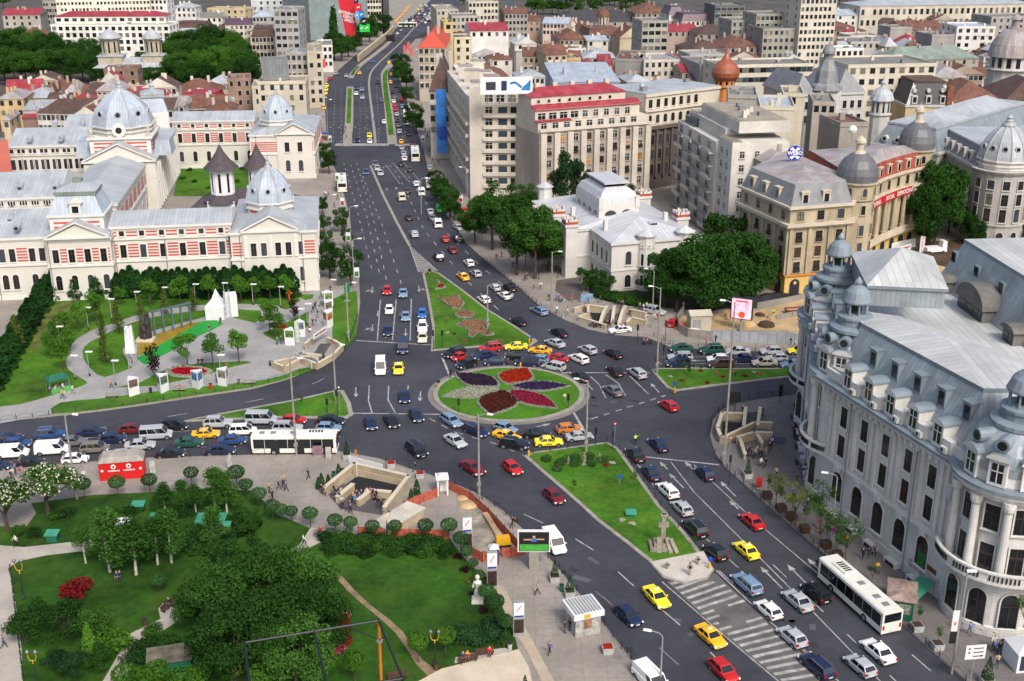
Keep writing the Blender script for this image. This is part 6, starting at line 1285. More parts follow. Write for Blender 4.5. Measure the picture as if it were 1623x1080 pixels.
ribbon('path',tr,[.7,.75,.6,.7,.8,.6,.9,1.3],.12,.212,mat('trodden_earth','#8a765a',.95,.3,.6,.3,fine=.25))
slab('path',[(797,930),(784,928),(797,966),(820,1010),(835,1034),(860,1085),(880,1085),(848,1025),(826,985)],.1,.16,mat('cream_kerb_paving','#a89a86',.9,.15,.4,fine=.08))
# roundabout flower: six petals edged in grey foliage, one bed each
FLM={k:mat(k+'_bedding_flowers',c,.9,.3,2.5,.8,fine=.5,spec=.1) for k,c in {'purple':'#332638','orange_red':'#9a2a14','white':'#9da08c','maroon':'#4c2418','crimson':'#82203a','violet':'#3a2a52','edging':'#8b9184','red':'#a01226','pale_pink':'#8d6a50'}.items()}
def bloom_bed(name,pts,edge,fill,label,n=500,ew=.45,cz=.26):
 w=[P(*q) if not isinstance(q,Vector) else q for q in pts]; a=sum(w[i].x*w[(i+1)%len(w)].y-w[(i+1)%len(w)].x*w[i].y for i in range(len(w)))
 if a<0: w=w[::-1]
 c=sum(w,Vc())/len(w); root=thing(name,(c.x,c.y,cz)); rnd=random.Random(len(pts)*7+n)
 loc=[(p-c) for p in w]; eb=MB().prism(loc,-.05,.16,0)
 inn=[]
 for p in loc: l=hypot(p.x,p.y); inn.append(p*max(.1,(l-ew)/l))
 fb=MB().prism(inn,.1,.24,0)
 from mathutils.geometry import intersect_point_tri_2d
 xs=[p.x for p in loc]; ys=[p.y for p in loc]
 def inside(p,poly):
  k=False
  for i in range(len(poly)):
   a,b=poly[i],poly[i-1]
   if (a.y>p[1])!=(b.y>p[1]) and p[0]<(b.x-a.x)*(p[1]-a.y)/(b.y-a.y)+a.x: k=not k
  return k
 got=0
 for i in range(n*6):
  q=(rnd.uniform(min(xs),max(xs)),rnd.uniform(min(ys),max(ys)))
  if not inside(q,loc): continue
  f=inside(q,inn); leafcards(fb if f else eb,[(q[0],q[1],(.26 if f else .18)+rnd.random()*.08)],.3,rnd,0); got+=1
  if got>n: break
 eb.bd('edging',[edge],root); fb.bd('blooms',[fill],root); return tag(root,label,'flower bed','beds of the roundabout flower' if name=='petal_flower_bed' else None)
def petal(cx,cy,tip,wd,fill,label):
 c=P(cx,cy); t=P(*tip); d=t-c; n=Vc((-d.y,d.x,0)).normalized()
 pts=[c+d*f+n*wd*g for f,g in ((0,.05),(.14,.3),(.38,.52),(.6,.52),(.82,.34),(1.08,0),(.82,-.34),(.6,-.52),(.38,-.52),(.14,-.3),(0,-.05))]
 bloom_bed('petal_flower_bed',pts,FLM['edging'],FLM[fill],label,900)
petal(791,616,(724,596),5.2,'purple','dark purple petal bed of the roundabout flower, pointing to the hospital lawn')
petal(801,612,(834,588),6.0,'orange_red','orange-red petal bed at the top of the roundabout flower')
petal(810,616,(898,615),4.0,'violet','violet petal bed of the roundabout flower, pointing to the building site')
petal(807,622,(879,649),4.6,'crimson','crimson petal bed of the roundabout flower, beside the yellow priority sign')
petal(799,622,(779,659),6.4,'maroon','maroon-brown petal bed at the foot of the roundabout flower')
petal(791,619,(707,631),4.4,'white','white petal bed of the roundabout flower')
for n_,pts,l in ((1,[(690,449),(693,446),(697,450),(694,451)],'smallest pale flower bed at the tip of the long triangular lawn'),(2,[(690,461),(699,452),(707,458),(700,460)],'little red triangular flower bed near the lawn tip'),
  (3,[(692,472),(705,476),(728,469),(731,478),(737,483),(731,493),(717,491),(707,484),(699,478)],'butterfly shaped flower bed in the middle of the triangular lawn'),(4,[(720,501),(728,496),(742,495),(753,500),(749,506),(735,506),(724,505)],'oval pinkish flower bed on the triangular lawn'),
  (5,[(722,518),(735,510),(748,509),(765,510),(778,516),(765,520),(784,533),(770,535),(757,530),(750,538),(742,535),(743,524)],'largest butterfly flower bed at the broad end of the triangular lawn')):
 bloom_bed('flower_bed',pts,FLM['edging'],FLM['pale_pink' if n_!=2 else 'orange_red'],l,320,.35)
bloom_bed('flower_bed',[(299.5+38*cos(t*pi/8),592+9*sin(t*pi/8)) for t in range(16)],FLM['white'],FLM['red'],'red oval flower bed ringed in white on the plaza',900,1.0,.19)
bloom_bed('flower_bed',[(445+8*cos(t*pi/5),519+4*sin(t*pi/5)) for t in range(10)],FLM['red'],FLM['red'],'small round red flower bed under the plaza trees',200,.3,.19)
# plaza trees
PLZ=TENT
for x,y,t in ((154,516,463),(126,526,480),(104,536,492),(90,552,510),(100,588,542),(82,570,527),(239,491,444),(192,486,454),(287,488,437),(332,480,436),(383,481,436),(429,477,437),(428,528,478),(437,539,494),(379,577,522),(338,582,530),(297.6,581,527),(405,478,440),(455,478,436),(112,560,520)):
 TT('young',x,y,t,'fresh green round-crowned tree on the plaza lawn',*PLZ,group='young plaza trees',wide=1.12,z=.15)
for x,y,t in ((168,575,524),(163,532,494),(189,529,477),(224,507,467),(263,499,457),(307,494,456),(30,560,500) ): TT('narrow',x,y,t,'slender yellowish tree on the plaza lawn',*PLZ,group='slender plaza trees',z=.15)
TT('plum',245,601,549,'',label='dark purple-leaved tree beside the green turf of the plaza',z=.15); TT('plum',467,511,474,'',label='dark purple-leaved tree among the picture columns near the palace',z=.15)
for x,y,t in ((512,340,312),(514,372,338),(542,368,329),(523,441,385),(518,412,366),(556,453,393),(522,276,238),(516,262,226),(551,392,362)): TT('broad',x,y,t,'street tree on the pavement along the hospital palace',*PAL,group='street trees by the palace',wide=.85,z=.13,leaf='deep')
BLK=(P(757,306),'the billboard apartment block')
for x,y,t in ((690,302,270),(698,318,280),(707,335,292),(714,346,300),(721,350,318),(703,325,285)): TT('broad',x,y,t,'dark street tree under the apartment block',*BLK,leaf='deep',group='street trees at the block',z=.13)
for x,y,t in ((781,396,292),(753,386,318),(819,436,318),(848,442,322),(800,372,284),(830,352,290),(868,430,345),(765,360,300),(833,400,330)): TT('plane',x,y,t,'tall leafy tree by the boulevard mansion side',*BLK,group='trees before the white mansion',z=.13,leaf='mid')
TT('plane',902,372,240,'',label='tall dark tree rising against the pilastered apartment block',z=.13,wide=.72,leaf='dark')
for x,y,t in ((922,380,290),(935,372,300),(965,350,285),(985,352,292)): TT('broad',x,y,t,'dark tree behind the white mansion',*BLK,group='trees behind the mansion',leaf='deep')
MAN=(P(990,470),'the white mansion')
for x,y,t,k in ((1072,495,386,'plane'),(1118,497,368,'dense'),(1160,485,362,'dense'),(1186,470,372,'plane'),(1150,428,334,'broad'),(1052,488,402,'broad'),(1205,462,392,'broad'),(1095,460,380,'plane'),(1030,470,420,'broad')): TT(k,x,y,t,'big tree in the white mansion garden',*MAN,group='trees of the mansion garden',leaf='deep')
for x,y,t in ((928,462,424),(948,466,428),(962,468,436)): TT('broad',x,y,t,'small tree against the white mansion wall',*MAN,group='small trees at the mansion wall',leaf='deep')
for i in range(15): tree_at('shrub',955+i*5.4,473+i*1.05,1.9,'dark bush of the hedge under the mansion',*MAN,group='hedge bushes of the mansion',leaf='deep',wide=1.3)
for x,y,t in ((1480,392,250),(1462,398,290),(1503,372,262),(1474,350,240),(1520,385,325),(1545,392,340),(1465,392,337)): TT('dense',x,y,t,'dark tree of the shaded side street',*(P(1440,420),'the red banner'),group='trees of the shaded street',leaf='deep',wide=.62)
# garden of the old church and other far greenery
CH=(P(215,150),'the old church')
rnd=random.Random(11)
for x,y,h in ((8,128,17),(25,135,16),(42,128,15),(60,134,17),(78,128,16),(95,134,15),(112,128,16),(18,112,17),(45,108,18),(70,112,17),(92,112,17),(118,115,16),(132,128,15),(10,95,17),(35,90,18),(60,94,17),(85,98,17),(145,108,16),(150,130,13),(258,130,13),(272,118,17),(285,135,16),(300,118,18),(318,132,17),(335,115,19),(352,130,18),(370,120,18),(388,132,17),(402,118,16),(290,100,18),(318,98,20),(345,98,20),(372,102,18),(275,140,14),(300,142,14),(330,143,13),(360,142,13),(395,142,14),(228,118,12),(240,140,10),(160,142,10)):
 tree_at('dense',x,y,h*.92,'tree in the old church garden',*CH,group='trees of the church garden',leaf=rnd.choice(['deep','mid','deep','lime' if 300<x<400 else 'mid']))
for x,y,h in ((541,98,13),(552,92,12),(530,96,14),(562,84,10),(545,84,10),(574,74,14),(586,68,14),(598,60,14),(610,54,12),(582,60,12),(604,48,12)): tree_at('broad',x,y,h,'street tree below the red advert building',*(P(560,95),'the bend of the boulevard'),group='trees at the bend of the boulevard',leaf='deep')
tree_at('poplar',531,86,25,'',label='tall columnar poplar beside the red advert building'); tree_at('poplar',1382,56,19,'',label='tall green poplar among the roofs of the old town',wide=1.5)
for x,y,h in ((632,124,8),(636,132,9),(640,118,9),(645,142,9),(630,112,8),(655,205,9),(660,212,8),(645,165,7)): tree_at('broad',x,y,h,'dark street tree before the shopfronts',*BLK,group='shopfront trees of the boulevard',leaf='deep')
for i in range(22): tree_at('broad',845+i*8+rnd.uniform(-3,3),14+rnd.uniform(-8,10),11,'tree of the far green park behind the roofs',*(P(1000,12),'the domed church tower'),group='trees of the far park',leaf='mid')
for x,y,h,l in ((1427,36,9,'round tree before the long stone palace'),(844,140,10,'small tree behind the big advert panel'),(858,132,9,'bushy tree squeezed behind the striped red roof'),(1284,80,9,'dark tree beside the concrete slab block'),(1330,8,14,'dark tree cluster beside the far tower block'),(770,96,8,'green tree in the courtyard behind the orange-roofed block'),(748,96,8,'small green tree beside the low white courtyard wall'),(800,45,9,'tree beside the blue lattice mast'),(735,8,9,'small tree by the far pale tower'),(1342,2,12,'dark tree at the very edge of the old town'),(170,22,9,'green tree peeking over the long red roof'),(6,14,12,'dark tree beside the tall slab of flats')): tree_at('broad',x,y,h,'',label=l,leaf='mid')
for x,y,h in ((290,285,1.2),(310,290,1.1),(300,272,1.3),(375,290,1.2),(385,270,1.2),(330,300,1.)): tree_at('shrub',x,y,h,'small bush in the palace courtyard',*PAL,group='courtyard bushes')
# islands: tiny saplings and bushes
SI=(P(834,727),'the tip of the south island')
for x,y in ((866,731),(888,737),(911,729),(911,739),(934,727),(937,738),(956,733),(884,746),(898,732)): tree_at('lowball',x,y,.95,'low clipped bush on the south island',*SI,group='clipped bushes of the south island',wide=1.25,z=.15)
for x,y,h in ((1083,592,2.2),(1099,590,1.8),(1091,597,2.2),(1111,590,1.4),(910,781,1.9),(1006,764,1.7),(1101,870,1.6),(774,535,1.5),(763,527,1.2),(708,515,1.),(478,642,1.6),(1165,600,1.2),(942,745,1.2)): tree_at('sapling',x,y,h,'thin sapling planted on a traffic island lawn',*RB,group='island saplings')
# park
PK=(P(716,770),'the white guard booth')
for x,y,t in ((532,848,816),(556.5,850,820),(591,856,826),(626.5,856,826),(675,857,824),(712,858,823),(731,877,844),(740,894,866),(750,908,886),(759,930,905),(771,962,928),(785.5,980,944),(801,1008,976),(492.6,838,805),(463,830,803),(433,826,793),(188,790,755),(239,785,752),(135,791,759),(305,772,741),(376,776,739),(391,790,760),(412,806,774),(255,943,911),(447,828,800)):
 TT('ball',x,y,t,'clipped ball tree edging the park square',*PK,group='clipped ball trees of the park',z=.15,wide=1.12)
for x,y,t in ((663,1051,1005),(706,1042,995),(517,1085,1034),(563,1085,1034),(417,1110,1054),(202,1110,1055),(254,1105,1050),(316,1108,1056),(230,1120,1060),(290,1118,1062)): TT('ball',x,y,t,'bright green clipped tree by the yellow park lamps',*(P(690,1050),'the twin yellow lamp'),group='bright clipped park trees',leaf='lime',z=.15)
TT('blossom',77,818,735,'',label='white-blossoming tree with bare forked trunk by the park pavement',z=.2); TT('blossom',12,842,758,'',label='white-blossoming tree at the park corner, the denser of the two',z=.2,wide=.9)
for x,y,t in ((136,893,838),(174.5,907,814),(216,911,822),(342,868,806),(272,892,812),(262,814,766),(311,814,768),(342,812,746),(360,813,750),(290,808,764),(235,860,828),(195,880,835),(250,895,825)): TT('birch',x,y,t,'pale-trunked birch on the park lawn',*PK,group='park birches',z=.2,wide=1.6)
for x,y,t,k in ((425,1012,878,'dense'),(482,990,866,'dense'),(370,1025,900,'dense'),(325,1000,912,'dense'),(500,1045,920,'dense'),(445,1078,940,'dense'),(375,1090,960,'dense'),(400,970,860,'broad'),(450,945,868,'broad'),(470,1092,975,'dense'),(358,915,855,'broad'),(395,850,805,'broad'),(350,965,885,'broad')): TT(k,x,y,t,'broad dark tree of the dense park grove',*PK,group='trees of the park grove',z=.2,leaf=['deep','mid','birch','deep'][int(x)%4],wide=.92)
for x,y,t,k,lf in ((62,1012,955,'willow','deep'),(105,1016,955,'willow','deep'),(148,1015,962,'willow','mid'),(40,1020,972,'willow','deep'),(145,1050,988,'thuja','lime'),(90,1065,1030,'willow','dark'),(120,1075,1035,'willow','dark'),(160,1060,1022,'willow','deep'),(170,1028,995,'shrub','lime'),(30,852,832,'willow','mid'),(55,855,835,'willow','deep')): TT(k,x,y,t,'spreading bushy tree by the long pale path',*(P(36,1033),'the bollard row'),group='spreading park bushes',z=.2,leaf=lf)
for i,(x,y,h) in enumerate([(88,825,1.1),(97,820,1.),(108,816,1.),(190,812,1.),(210,815,1.2),(288,818,1.4),(300,850,1.6),(315,848,1.5),(305,865,1.5),(318,874,1.5),(245,872,1.6),(375,830,1.6),(385,845,1.8),(400,835,1.7),(370,850,1.6),(238,1010,1.3),(228,1030,1.4),(215,1045,1.4),(245,1022,1.3),(262,1020,1.2),(350,870,1.8),(362,880,1.8)]+[(515+j*6,856+((j*7)%5)*5.5,1.3) for j in range(15)]+[(611+j*6.3,862+((j*5)%4)*5.5,1.3) for j in range(16)]): tree_at('shrub',x,y,h,'rounded green shrub in the park border',*PK,group='park border shrubs',z=.15,leaf=['mid','deep','hedge'][i%3],wide=1.25)
tree_at('shrub',112,945,1.9,'',label='round bush covered in red flowers on the park lawn',leaf='red',wide=1.25,z=.2)
for x,y,h,lf,l in ((540,985,1.6,'pink','pink flowering shrub touching the grove'),(545,1003,1.6,'red','red flowering shrub beside the dark steel frame'),(533,1020,1.7,'red','red flowering shrub behind the slanted frame bar'),(525,1038,1.5,'pink','pink flowering shrub lowest beside the grove'),(548,1018,1.4,'red','small red flowering shrub inside the frame outline')): tree_at('shrub',x,y,h,'',label=l+' in the park',leaf=lf,z=.2)
for x,y,h in ((730,1010,1.5),(745,1015,1.6),(760,1008,1.5),(775,1012,1.4),(785,1000,1.3)): tree_at('shrub',x,y,h,'dark shrub by the park benches',*PK,group='dark bench shrubs',leaf='dark',wide=1.4,z=.15)
for x,y,lf in ((724,884,'plum'),(737,905,'plum'),(744,922,'olive'),(752,944,'plum'),(768,970,'plum'),(783,986,'plum'),(800,1022,'olive')): tree_at('shrub',x,y,.7,'low brownish shrub under the clipped ball trees',*PK,group='low brownish shrubs',leaf=lf,z=.15)
for x,y,t in ((661,784,760),(652,797,776),(521,772,752),(510,770,750),(537,752,735),(505,775,756)): TT('thuja',x,y,t,'small conifer beside the underpass stairs',*(P(600,790),'the stair opening'),leaf='hedge',group='conifers at the underpass',wide=1.3,z=.15)
for x,y,t,k in ((1229,805,752,'street'),(1260,834,765,'street'),(1299,846,765,'street'),(1297,871,797,'street'),(1340,892,822,'street'),(1381,925,896,'street'),(1325,870,815,'street'),(1620,1010,930,'street')): TT(k,x,y,t,'thin-leaved street tree along the grey domed building',*(P(1190,760),'the metro stairs'),group='street trees by the domed building',leaf='olive' if y<840 else 'mid',z=.15)
# ---------------- vehicles ----------------
M_BODY=mat('car_paint','#808080',.28,0,objcol=True,spec=.6)
M_GLASS=mat('car_glass','#10161c',.08,0,spec=.8); M_TYRE=mat('tyre_rubber','#151515',.9,0); M_RIM=mat('wheel_rim','#9a9c9e',.35,0,metal=.6)
M_HL=mat('headlight_glass','#d6dade',.15,0,spec=.8); M_TL=mat('tail_light_red','#a0120c',.3,0); M_PLATE=mat('number_plate_white','#c9c9c4',.5,0)
M_WHT=mat('white_bodywork','#d3d2c8',.4,.04)
CARMATS=[M_BODY,M_GLASS,M_TYRE,M_RIM,M_BLK,M_HL,M_TL,M_PLATE]
def loft(b,st,m=0):
 vs=[];n=len(st)
 for x,w,zb,zs in st:
  for y,z in ((-.9*w,zb),(-w,zb+.16),(-w,zs-.2),(-.97*w,zs-.07),(-.82*w,zs),(.82*w,zs),(.97*w,zs-.07),(w,zs-.2),(w,zb+.16),(.9*w,zb)): vs.append((x,y,z))
 fs=[]
 for i in range(n-1):
  for j in range(10):
   k=(j+1)%10; fs.append((i*10+j,i*10+k,(i+1)*10+k,(i+1)*10+j))
 fs.append(tuple(range(9,-1,-1))); fs.append(tuple((n-1)*10+j for j in range(10)))
 b.add(vs,fs,m)
def quad_on(b,p,ins,off,m):
 "panel laid 1-2 cm proud of quad p, inset by ins (metres)"
 p=[Vc(q) for q in p]; c=sum(p,Vc())/4; nrm=(p[1]-p[0]).cross(p[3]-p[0]).normalized()
 q=[]
 for i in range(4):
  a=p[(i+1)%4]-p[i]; d=p[i-1]-p[i]; q.append(p[i]+a.normalized()*min(ins,a.length*.4)+d.normalized()*min(ins,d.length*.4)+nrm*off)
 b.add(q,[(0,1,2,3)],m)
# L W H  stations(x,wf,zb,zs)  greenhouse: xb0 xr0 xr1 xb1, belt, mode
def cartype(k):
 S={'sedan':(4.4,1.76,1.46,[(-2.2,.8,.38,.72),(-2.12,.94,.28,.98),(-1.45,1,.22,1.0),(0,1,.2,.95),(1.0,1,.2,.93),(1.75,.97,.22,.84),(2.1,.9,.26,.7),(2.2,.72,.34,.6)],(-1.5,-.85,.3,1.05),.95),
     'hatchback':(3.95,1.7,1.47,[(-1.97,.84,.36,.8),(-1.9,.95,.28,.98),(-1.2,1,.22,.98),(0,1,.2,.95),(.9,1,.2,.93),(1.55,.96,.22,.84),(1.88,.88,.26,.7),(1.97,.7,.34,.6)],(-1.85,-1.3,.25,.98),.95),
     'estate':(4.65,1.78,1.5,[(-2.32,.86,.36,.8),(-2.25,.96,.28,1.0),(-1.4,1,.22,1.0),(0,1,.2,.97),(1.1,1,.2,.94),(1.85,.96,.22,.85),(2.2,.88,.26,.7),(2.32,.7,.34,.6)],(-2.2,-1.8,.35,1.1),.97),
     'suv':(4.55,1.86,1.74,[(-2.27,.9,.42,.9),(-2.2,.97,.34,1.12),(-1.3,1,.3,1.12),(0,1,.28,1.1),(1.0,1,.28,1.08),(1.8,.98,.3,1.0),(2.18,.92,.36,.85),(2.27,.78,.4,.72)],(-2.15,-1.75,.3,1.0),1.1),
     'people_carrier':(4.3,1.8,1.72,[(-2.15,.88,.36,.9),(-2.1,.97,.28,1.05),(-1.2,1,.22,1.06),(0,1,.2,1.03),(1.1,1,.2,1.0),(1.75,.96,.24,.88),(2.08,.88,.28,.74),(2.15,.72,.34,.64)],(-2.05,-1.75,.55,1.45),1.04),
     'van':(4.9,1.95,2.02,[(-2.45,.96,.36,1.0),(-2.42,1,.3,1.2),(-1.2,1,.26,1.2),(0,1,.26,1.2),(1.3,1,.26,1.15),(2.0,.97,.28,1.0),(2.38,.9,.3,.8),(2.45,.78,.36,.7)],(-2.42,-2.36,1.0,1.75),1.16),
     'microcar':(2.55,1.52,1.53,[(-1.27,.86,.36,.85),(-1.22,.96,.28,1.0),(-.4,1,.24,1.0),(.5,1,.24,.97),(1.05,.95,.26,.84),(1.27,.76,.34,.66)],(-1.2,-.85,.3,.85),.97)}
 return S[k]
def build_car(kind,far=False,taxi=False,tall=False,police=False):
 L,Wd,H,st,gh,zb=cartype(kind); w=Wd/2
 if tall: H+=.45
 st=[(x,w*f,a,c) for x,f,a,c in st]
 body=MB(); loft(body,st)
 x0,x1,x2,x3=gh; wb=w*.93; wr=w*.76 if kind!='van' else w*.9; zr=H-.05
 a=[(x0,-wb,zb-.03),(x3,-wb,zb-.03),(x3,wb,zb-.03),(x0,wb,zb-.03)]; t=[(x1,-wr,zr),(x2,-wr,zr),(x2,wr,zr),(x1,wr,zr)]
 t2=[(x1+.18,-wr*.82,H),(x2-.16,-wr*.82,H),(x2-.16,wr*.82,H),(x1+.18,wr*.82,H)]
 body.add(a+t+t2,[(0,1,5,4),(1,2,6,5),(2,3,7,6),(3,0,4,7),(4,5,9,8),(5,6,10,9),(6,7,11,10),(7,4,8,11),(8,9,10,11)])
 body.box(-L/2-.02,-L/2+.3,-w*.8,w*.8,.26,.42,4); body.box(L/2-.3,L/2+.02,-w*.7,w*.7,.24,.36,4)
 for s in (-1,1): body.box(st[1][0]+.25,st[-2][0]-.25,s*w-.03 if s>0 else s*w-.005,s*w+.005 if s>0 else s*w+.03,.2,.33,4)
 gl={}
 def G(name): return gl.setdefault(name,MB())
 quad_on(G('windscreen'),[a[1],a[2],t[2],t[1]],.09,.012,1)
 quad_on(G('rear_window'),[a[3],a[0],t[0],t[3]],.12,.012,1)
 for s in (-1,1):
  g=MB(); A,B,T1,T0=(a[0],a[1],t[1],t[0]) if s<0 else (a[2],a[3],t[3],t[2])
  if kind=='van' and not tall and not far=='w':
   # front side glass only
   fx=lambda p,q,f: tuple(p[i]+(q[i]-p[i])*f for i in range(3))
   if s<0: quad_on(g,[fx(A,B,.72),B,T1,fx(T0,T1,.72)],.06,.012,1)
   else: quad_on(g,[A,fx(A,B,.28),fx(T0,T1,.28),T0],.06,.012,1)
  else:
   fx=lambda p,q,f: tuple(p[i]+(q[i]-p[i])*f for i in range(3))
   cuts=[0,.5,1] if kind not in ('estate','suv','people_carrier','van') else [0,.32,.64,1]
   if kind=='microcar': cuts=[0,1]
   for c0,c1 in zip(cuts[:-1],cuts[1:]):
    if s>0: c0,c1=1-c1,1-c0
    quad_on(g,[fx(A,B,c0),fx(A,B,c1),fx(T0,T1,c1),fx(T0,T1,c0)],.055,.012,1)
  gl['side_window' if s<0 else 'side_window.']=g
 parts=[('body',body)]+[(k.rstrip('.'),g) for k,g in gl.items()]
 xf=L/2-.78 if kind!='microcar' else .9; xr=-L/2+.78 if kind!='microcar' else -.85; r=.31 if kind not in('suv','van') else .36
 for x in (xf,xr):
  for s in (-1,1):
   wh=MB(); k=10 if far else 16; y=s*(w-.1)
   ring=lambda rr,yy:[(x+rr*cos(2*pi*i/k),yy,r+rr*sin(2*pi*i/k)) for i in range(k)]
   o,i_=y+s*.115,y-s*.1
   wh.add(ring(r,i_)+ring(r,o),[(i,(i+1)%k,k+(i+1)%k,k+i) for i in range(k)],2)
   wh.add(ring(r,o)+ring(r*.64,o+s*.004),[(i,(i+1)%k,k+(i+1)%k,k+i) for i in range(k)],2)
   wh.add(ring(r*.64,o+s*.006),[tuple(range(k))],3)
   wh.add(ring(r*.2,o+s*.012),[tuple(range(k))],4)
   parts.append(('wheel',wh))
   # dark wheel arch
   arch=[(x+(r+.07)*cos(pi*i/8),s*(w+.004),r+(r+.07)*sin(pi*i/8)) for i in range(9)]; body.add(arch,[tuple(range(9))],4)
 zf=st[-2][3]; zt=st[1][3]
 for s in (-1,1):
  h=MB().box(L/2-.28,L/2-.05,s*w*.84-.2,s*w*.84+.14,zf-.22,zf-.02,5,t=.02); parts.append(('headlight',h))
  tl=MB().box(-L/2-.015,-L/2+.16,s*w*.8-.14,s*w*.8+.13,zt-.3,zt-.06,6); parts.append(('tail_light',tl))
  mi=MB().box(x3-.32,x3-.17,s*(w+.08)-.09,s*(w+.08)+.09,zb+.02,zb+.16,0); parts.append(('mirror',mi))
 parts.append(('number_plate',MB().box(-L/2-.035,-L/2+.05,-.26,.26,.5,.62,7))); parts.append(('number_plate',MB().box(L/2-.1,L/2+.035,-.26,.26,.4,.51,7)))
 if taxi:
  parts.append(('taxi_sign',MB().box(-.3,-.08,-.3,.3,H-.01,H+.15,7,t=.03)))
  parts.append(('door_decal',MB().box(-.55,.45,-w-.008,w+.008,.52,.66,4)))
 if police:
  parts.append(('light_bar',MB().box(-.35,-.1,-.55,.55,H-.01,H+.13,6,t=.03))); parts.append(('door_decal',MB().box(-1.2,1.1,-w-.008,w+.008,.6,.72,1)))
 if kind in('suv','estate') and not far:
  for s in (-1,1): parts.append(('roof_rail',MB().box(x1+.1,x2-.1,s*wr*.92-.025,s*wr*.92+.025,H-.06,H+.05,3)))
 if far:
  b=MB()
  for nme,p in parts:
   if nme in('mirror','number_plate'): continue
   b.merge(p,Matrix.Identity(4))
  return b.bd('car',CARMATS)
 root=thing('car',(0,0,0)); 
 for nme,p in parts: p.bd(nme,CARMATS,root)
 return root
def build_bus():
 root=thing('bus',(0,0,0)); b=MB(); 
 def rr(x0,x1,w,z0,z1,m,bb,c=.12):
  pr=[(-w,z0),(-w,z1-c),(-w+c,z1),(w-c,z1),(w,z1-c),(w,z0)]
  n=len(pr); bb.add([(x0,y,z) for y,z in pr]+[(x1,y,z) for y,z in pr],[(i,(i+1)%n,n+(i+1)%n,n+i) for i in range(n)]+[tuple(range(n)),tuple(range(2*n-1,n-1,-1))],m)
 rr(-6,6,1.27,.32,2.98,0,b,.16); b.bd('body',[M_WHT],root)
 sk=MB(); sk.box(-5.9,5.9,-1.28,1.28,.3,.42,0); sk.bd('skirt',[M_BLK],root)
 for s in (-1,1):
  k=MB()
  for i in range(7):
   x0=-5.7+i*1.62; k.box(x0,x0+1.56,min(s*1.262,s*1.285),max(s*1.262,s*1.285),1.12,2.52,0)
  k.bd('side_window',[M_GLASS],root)
  if s<0:
   for x in (4.1,.2,-3.3): MB().box(x,x+1.25,-1.292,-1.27,.42,2.35,0).bd('door',[M_BLK],root)
 MB().box(5.98,6.03,-1.15,1.15,1.05,2.6,0,t=0).bd('windscreen',[M_GLASS],root)
 MB().box(-6.03,-5.98,-1.05,1.05,1.65,2.65,0).bd('rear_window',[M_GLASS],root)
 MB().box(6.0,6.04,-.9,.9,2.64,2.86,0).bd('destination_display',[mat('amber_display','#7a3a10',.5,0)],root)
 ac=MB().box(1.6,4.4,-.85,.85,2.97,3.22,0,t=.12)
 for i in range(5): ac.box(2.1+i*.42,2.34+i*.42,-.45,.45,3.22,3.235,1)
 ac.bd('roof_unit',[M_WHT,M_BLK],root)
 for x in (-.6,-3.4,-5.): MB().box(x,x+.75,-.4,.4,2.97,3.06,0,t=.05).bd('roof_hatch',[M_GREY],root)
 for x in (3.3,-2.9):
  for s in (-1,1):
   wh=MB(); k=16; r=.48; y=s*1.2
   ring=lambda q,yy:[(x+q*cos(2*pi*i/k),yy,r+q*sin(2*pi*i/k)) for i in range(k)]
   wh.add(ring(r,y-s*.2)+ring(r,y+s*.1),[(i,(i+1)%k,k+(i+1)%k,k+i) for i in range(k)],0); wh.add(ring(r,y+s*.1),[tuple(range(k))],0); wh.add(ring(r*.55,y+s*.11),[tuple(range(k))],1)
   wh.bd('wheel',[M_TYRE,M_RIM],root)
 for s in (-1,1):
  MB().box(5.9,6.05,s*.95-.16,s*.95+.16,.62,.82,0).bd('headlight',[M_HL],root); MB().box(-6.04,-5.9,s*1.05-.12,s*1.05+.12,.8,1.3,0).bd('tail_light',[M_TL],root)
  MB().box(6.05,6.35,s*1.32-.1,s*1.32+.1,2.05,2.45,0).bd('mirror',[M_BLK],root)
 MB().box(-6.05,-6.0,-.28,.28,.55,.68,0).bd('number_plate',[M_PLATE],root)
 return root
def build_minibus():
 root=build_car('van',False,False,True); return root
def build_truck():
 root=thing('truck',(0,0,0)); MB().box(-2.9,1.1,-1.05,1.05,.9,3.1,0).bd('cargo_box',[M_WHT],root)
 MB().box(1.2,2.9,-.98,.98,.45,1.3,0).box(1.2,2.75,-.95,.95,1.3,2.2,0,t=.1).bd('cab',[M_WHT],root); MB().box(2.72,2.9,-.85,.85,1.35,2.05,0).bd('windscreen',[M_GLASS],root)
 MB().box(-2.8,2.8,-.5,.5,.5,.9,0).bd('chassis',[M_BLK],root)
 for x in (2.0,-1.7):
  for s in (-1,1):
   wh=MB(); k=14; r=.42; y=s*.88; ring=lambda q,yy:[(x+q*cos(2*pi*i/k),yy,r+q*sin(2*pi*i/k)) for i in range(k)]
   wh.add(ring(r,y-s*.15)+ring(r,y+s*.13),[(i,(i+1)%k,k+(i+1)%k,k+i) for i in range(k)]+[tuple(range(k,2*k))],0); wh.add(ring(r*.5,y+s*.14),[tuple(range(k))],1); wh.bd('wheel',[M_TYRE,M_RIM],root)
 return root
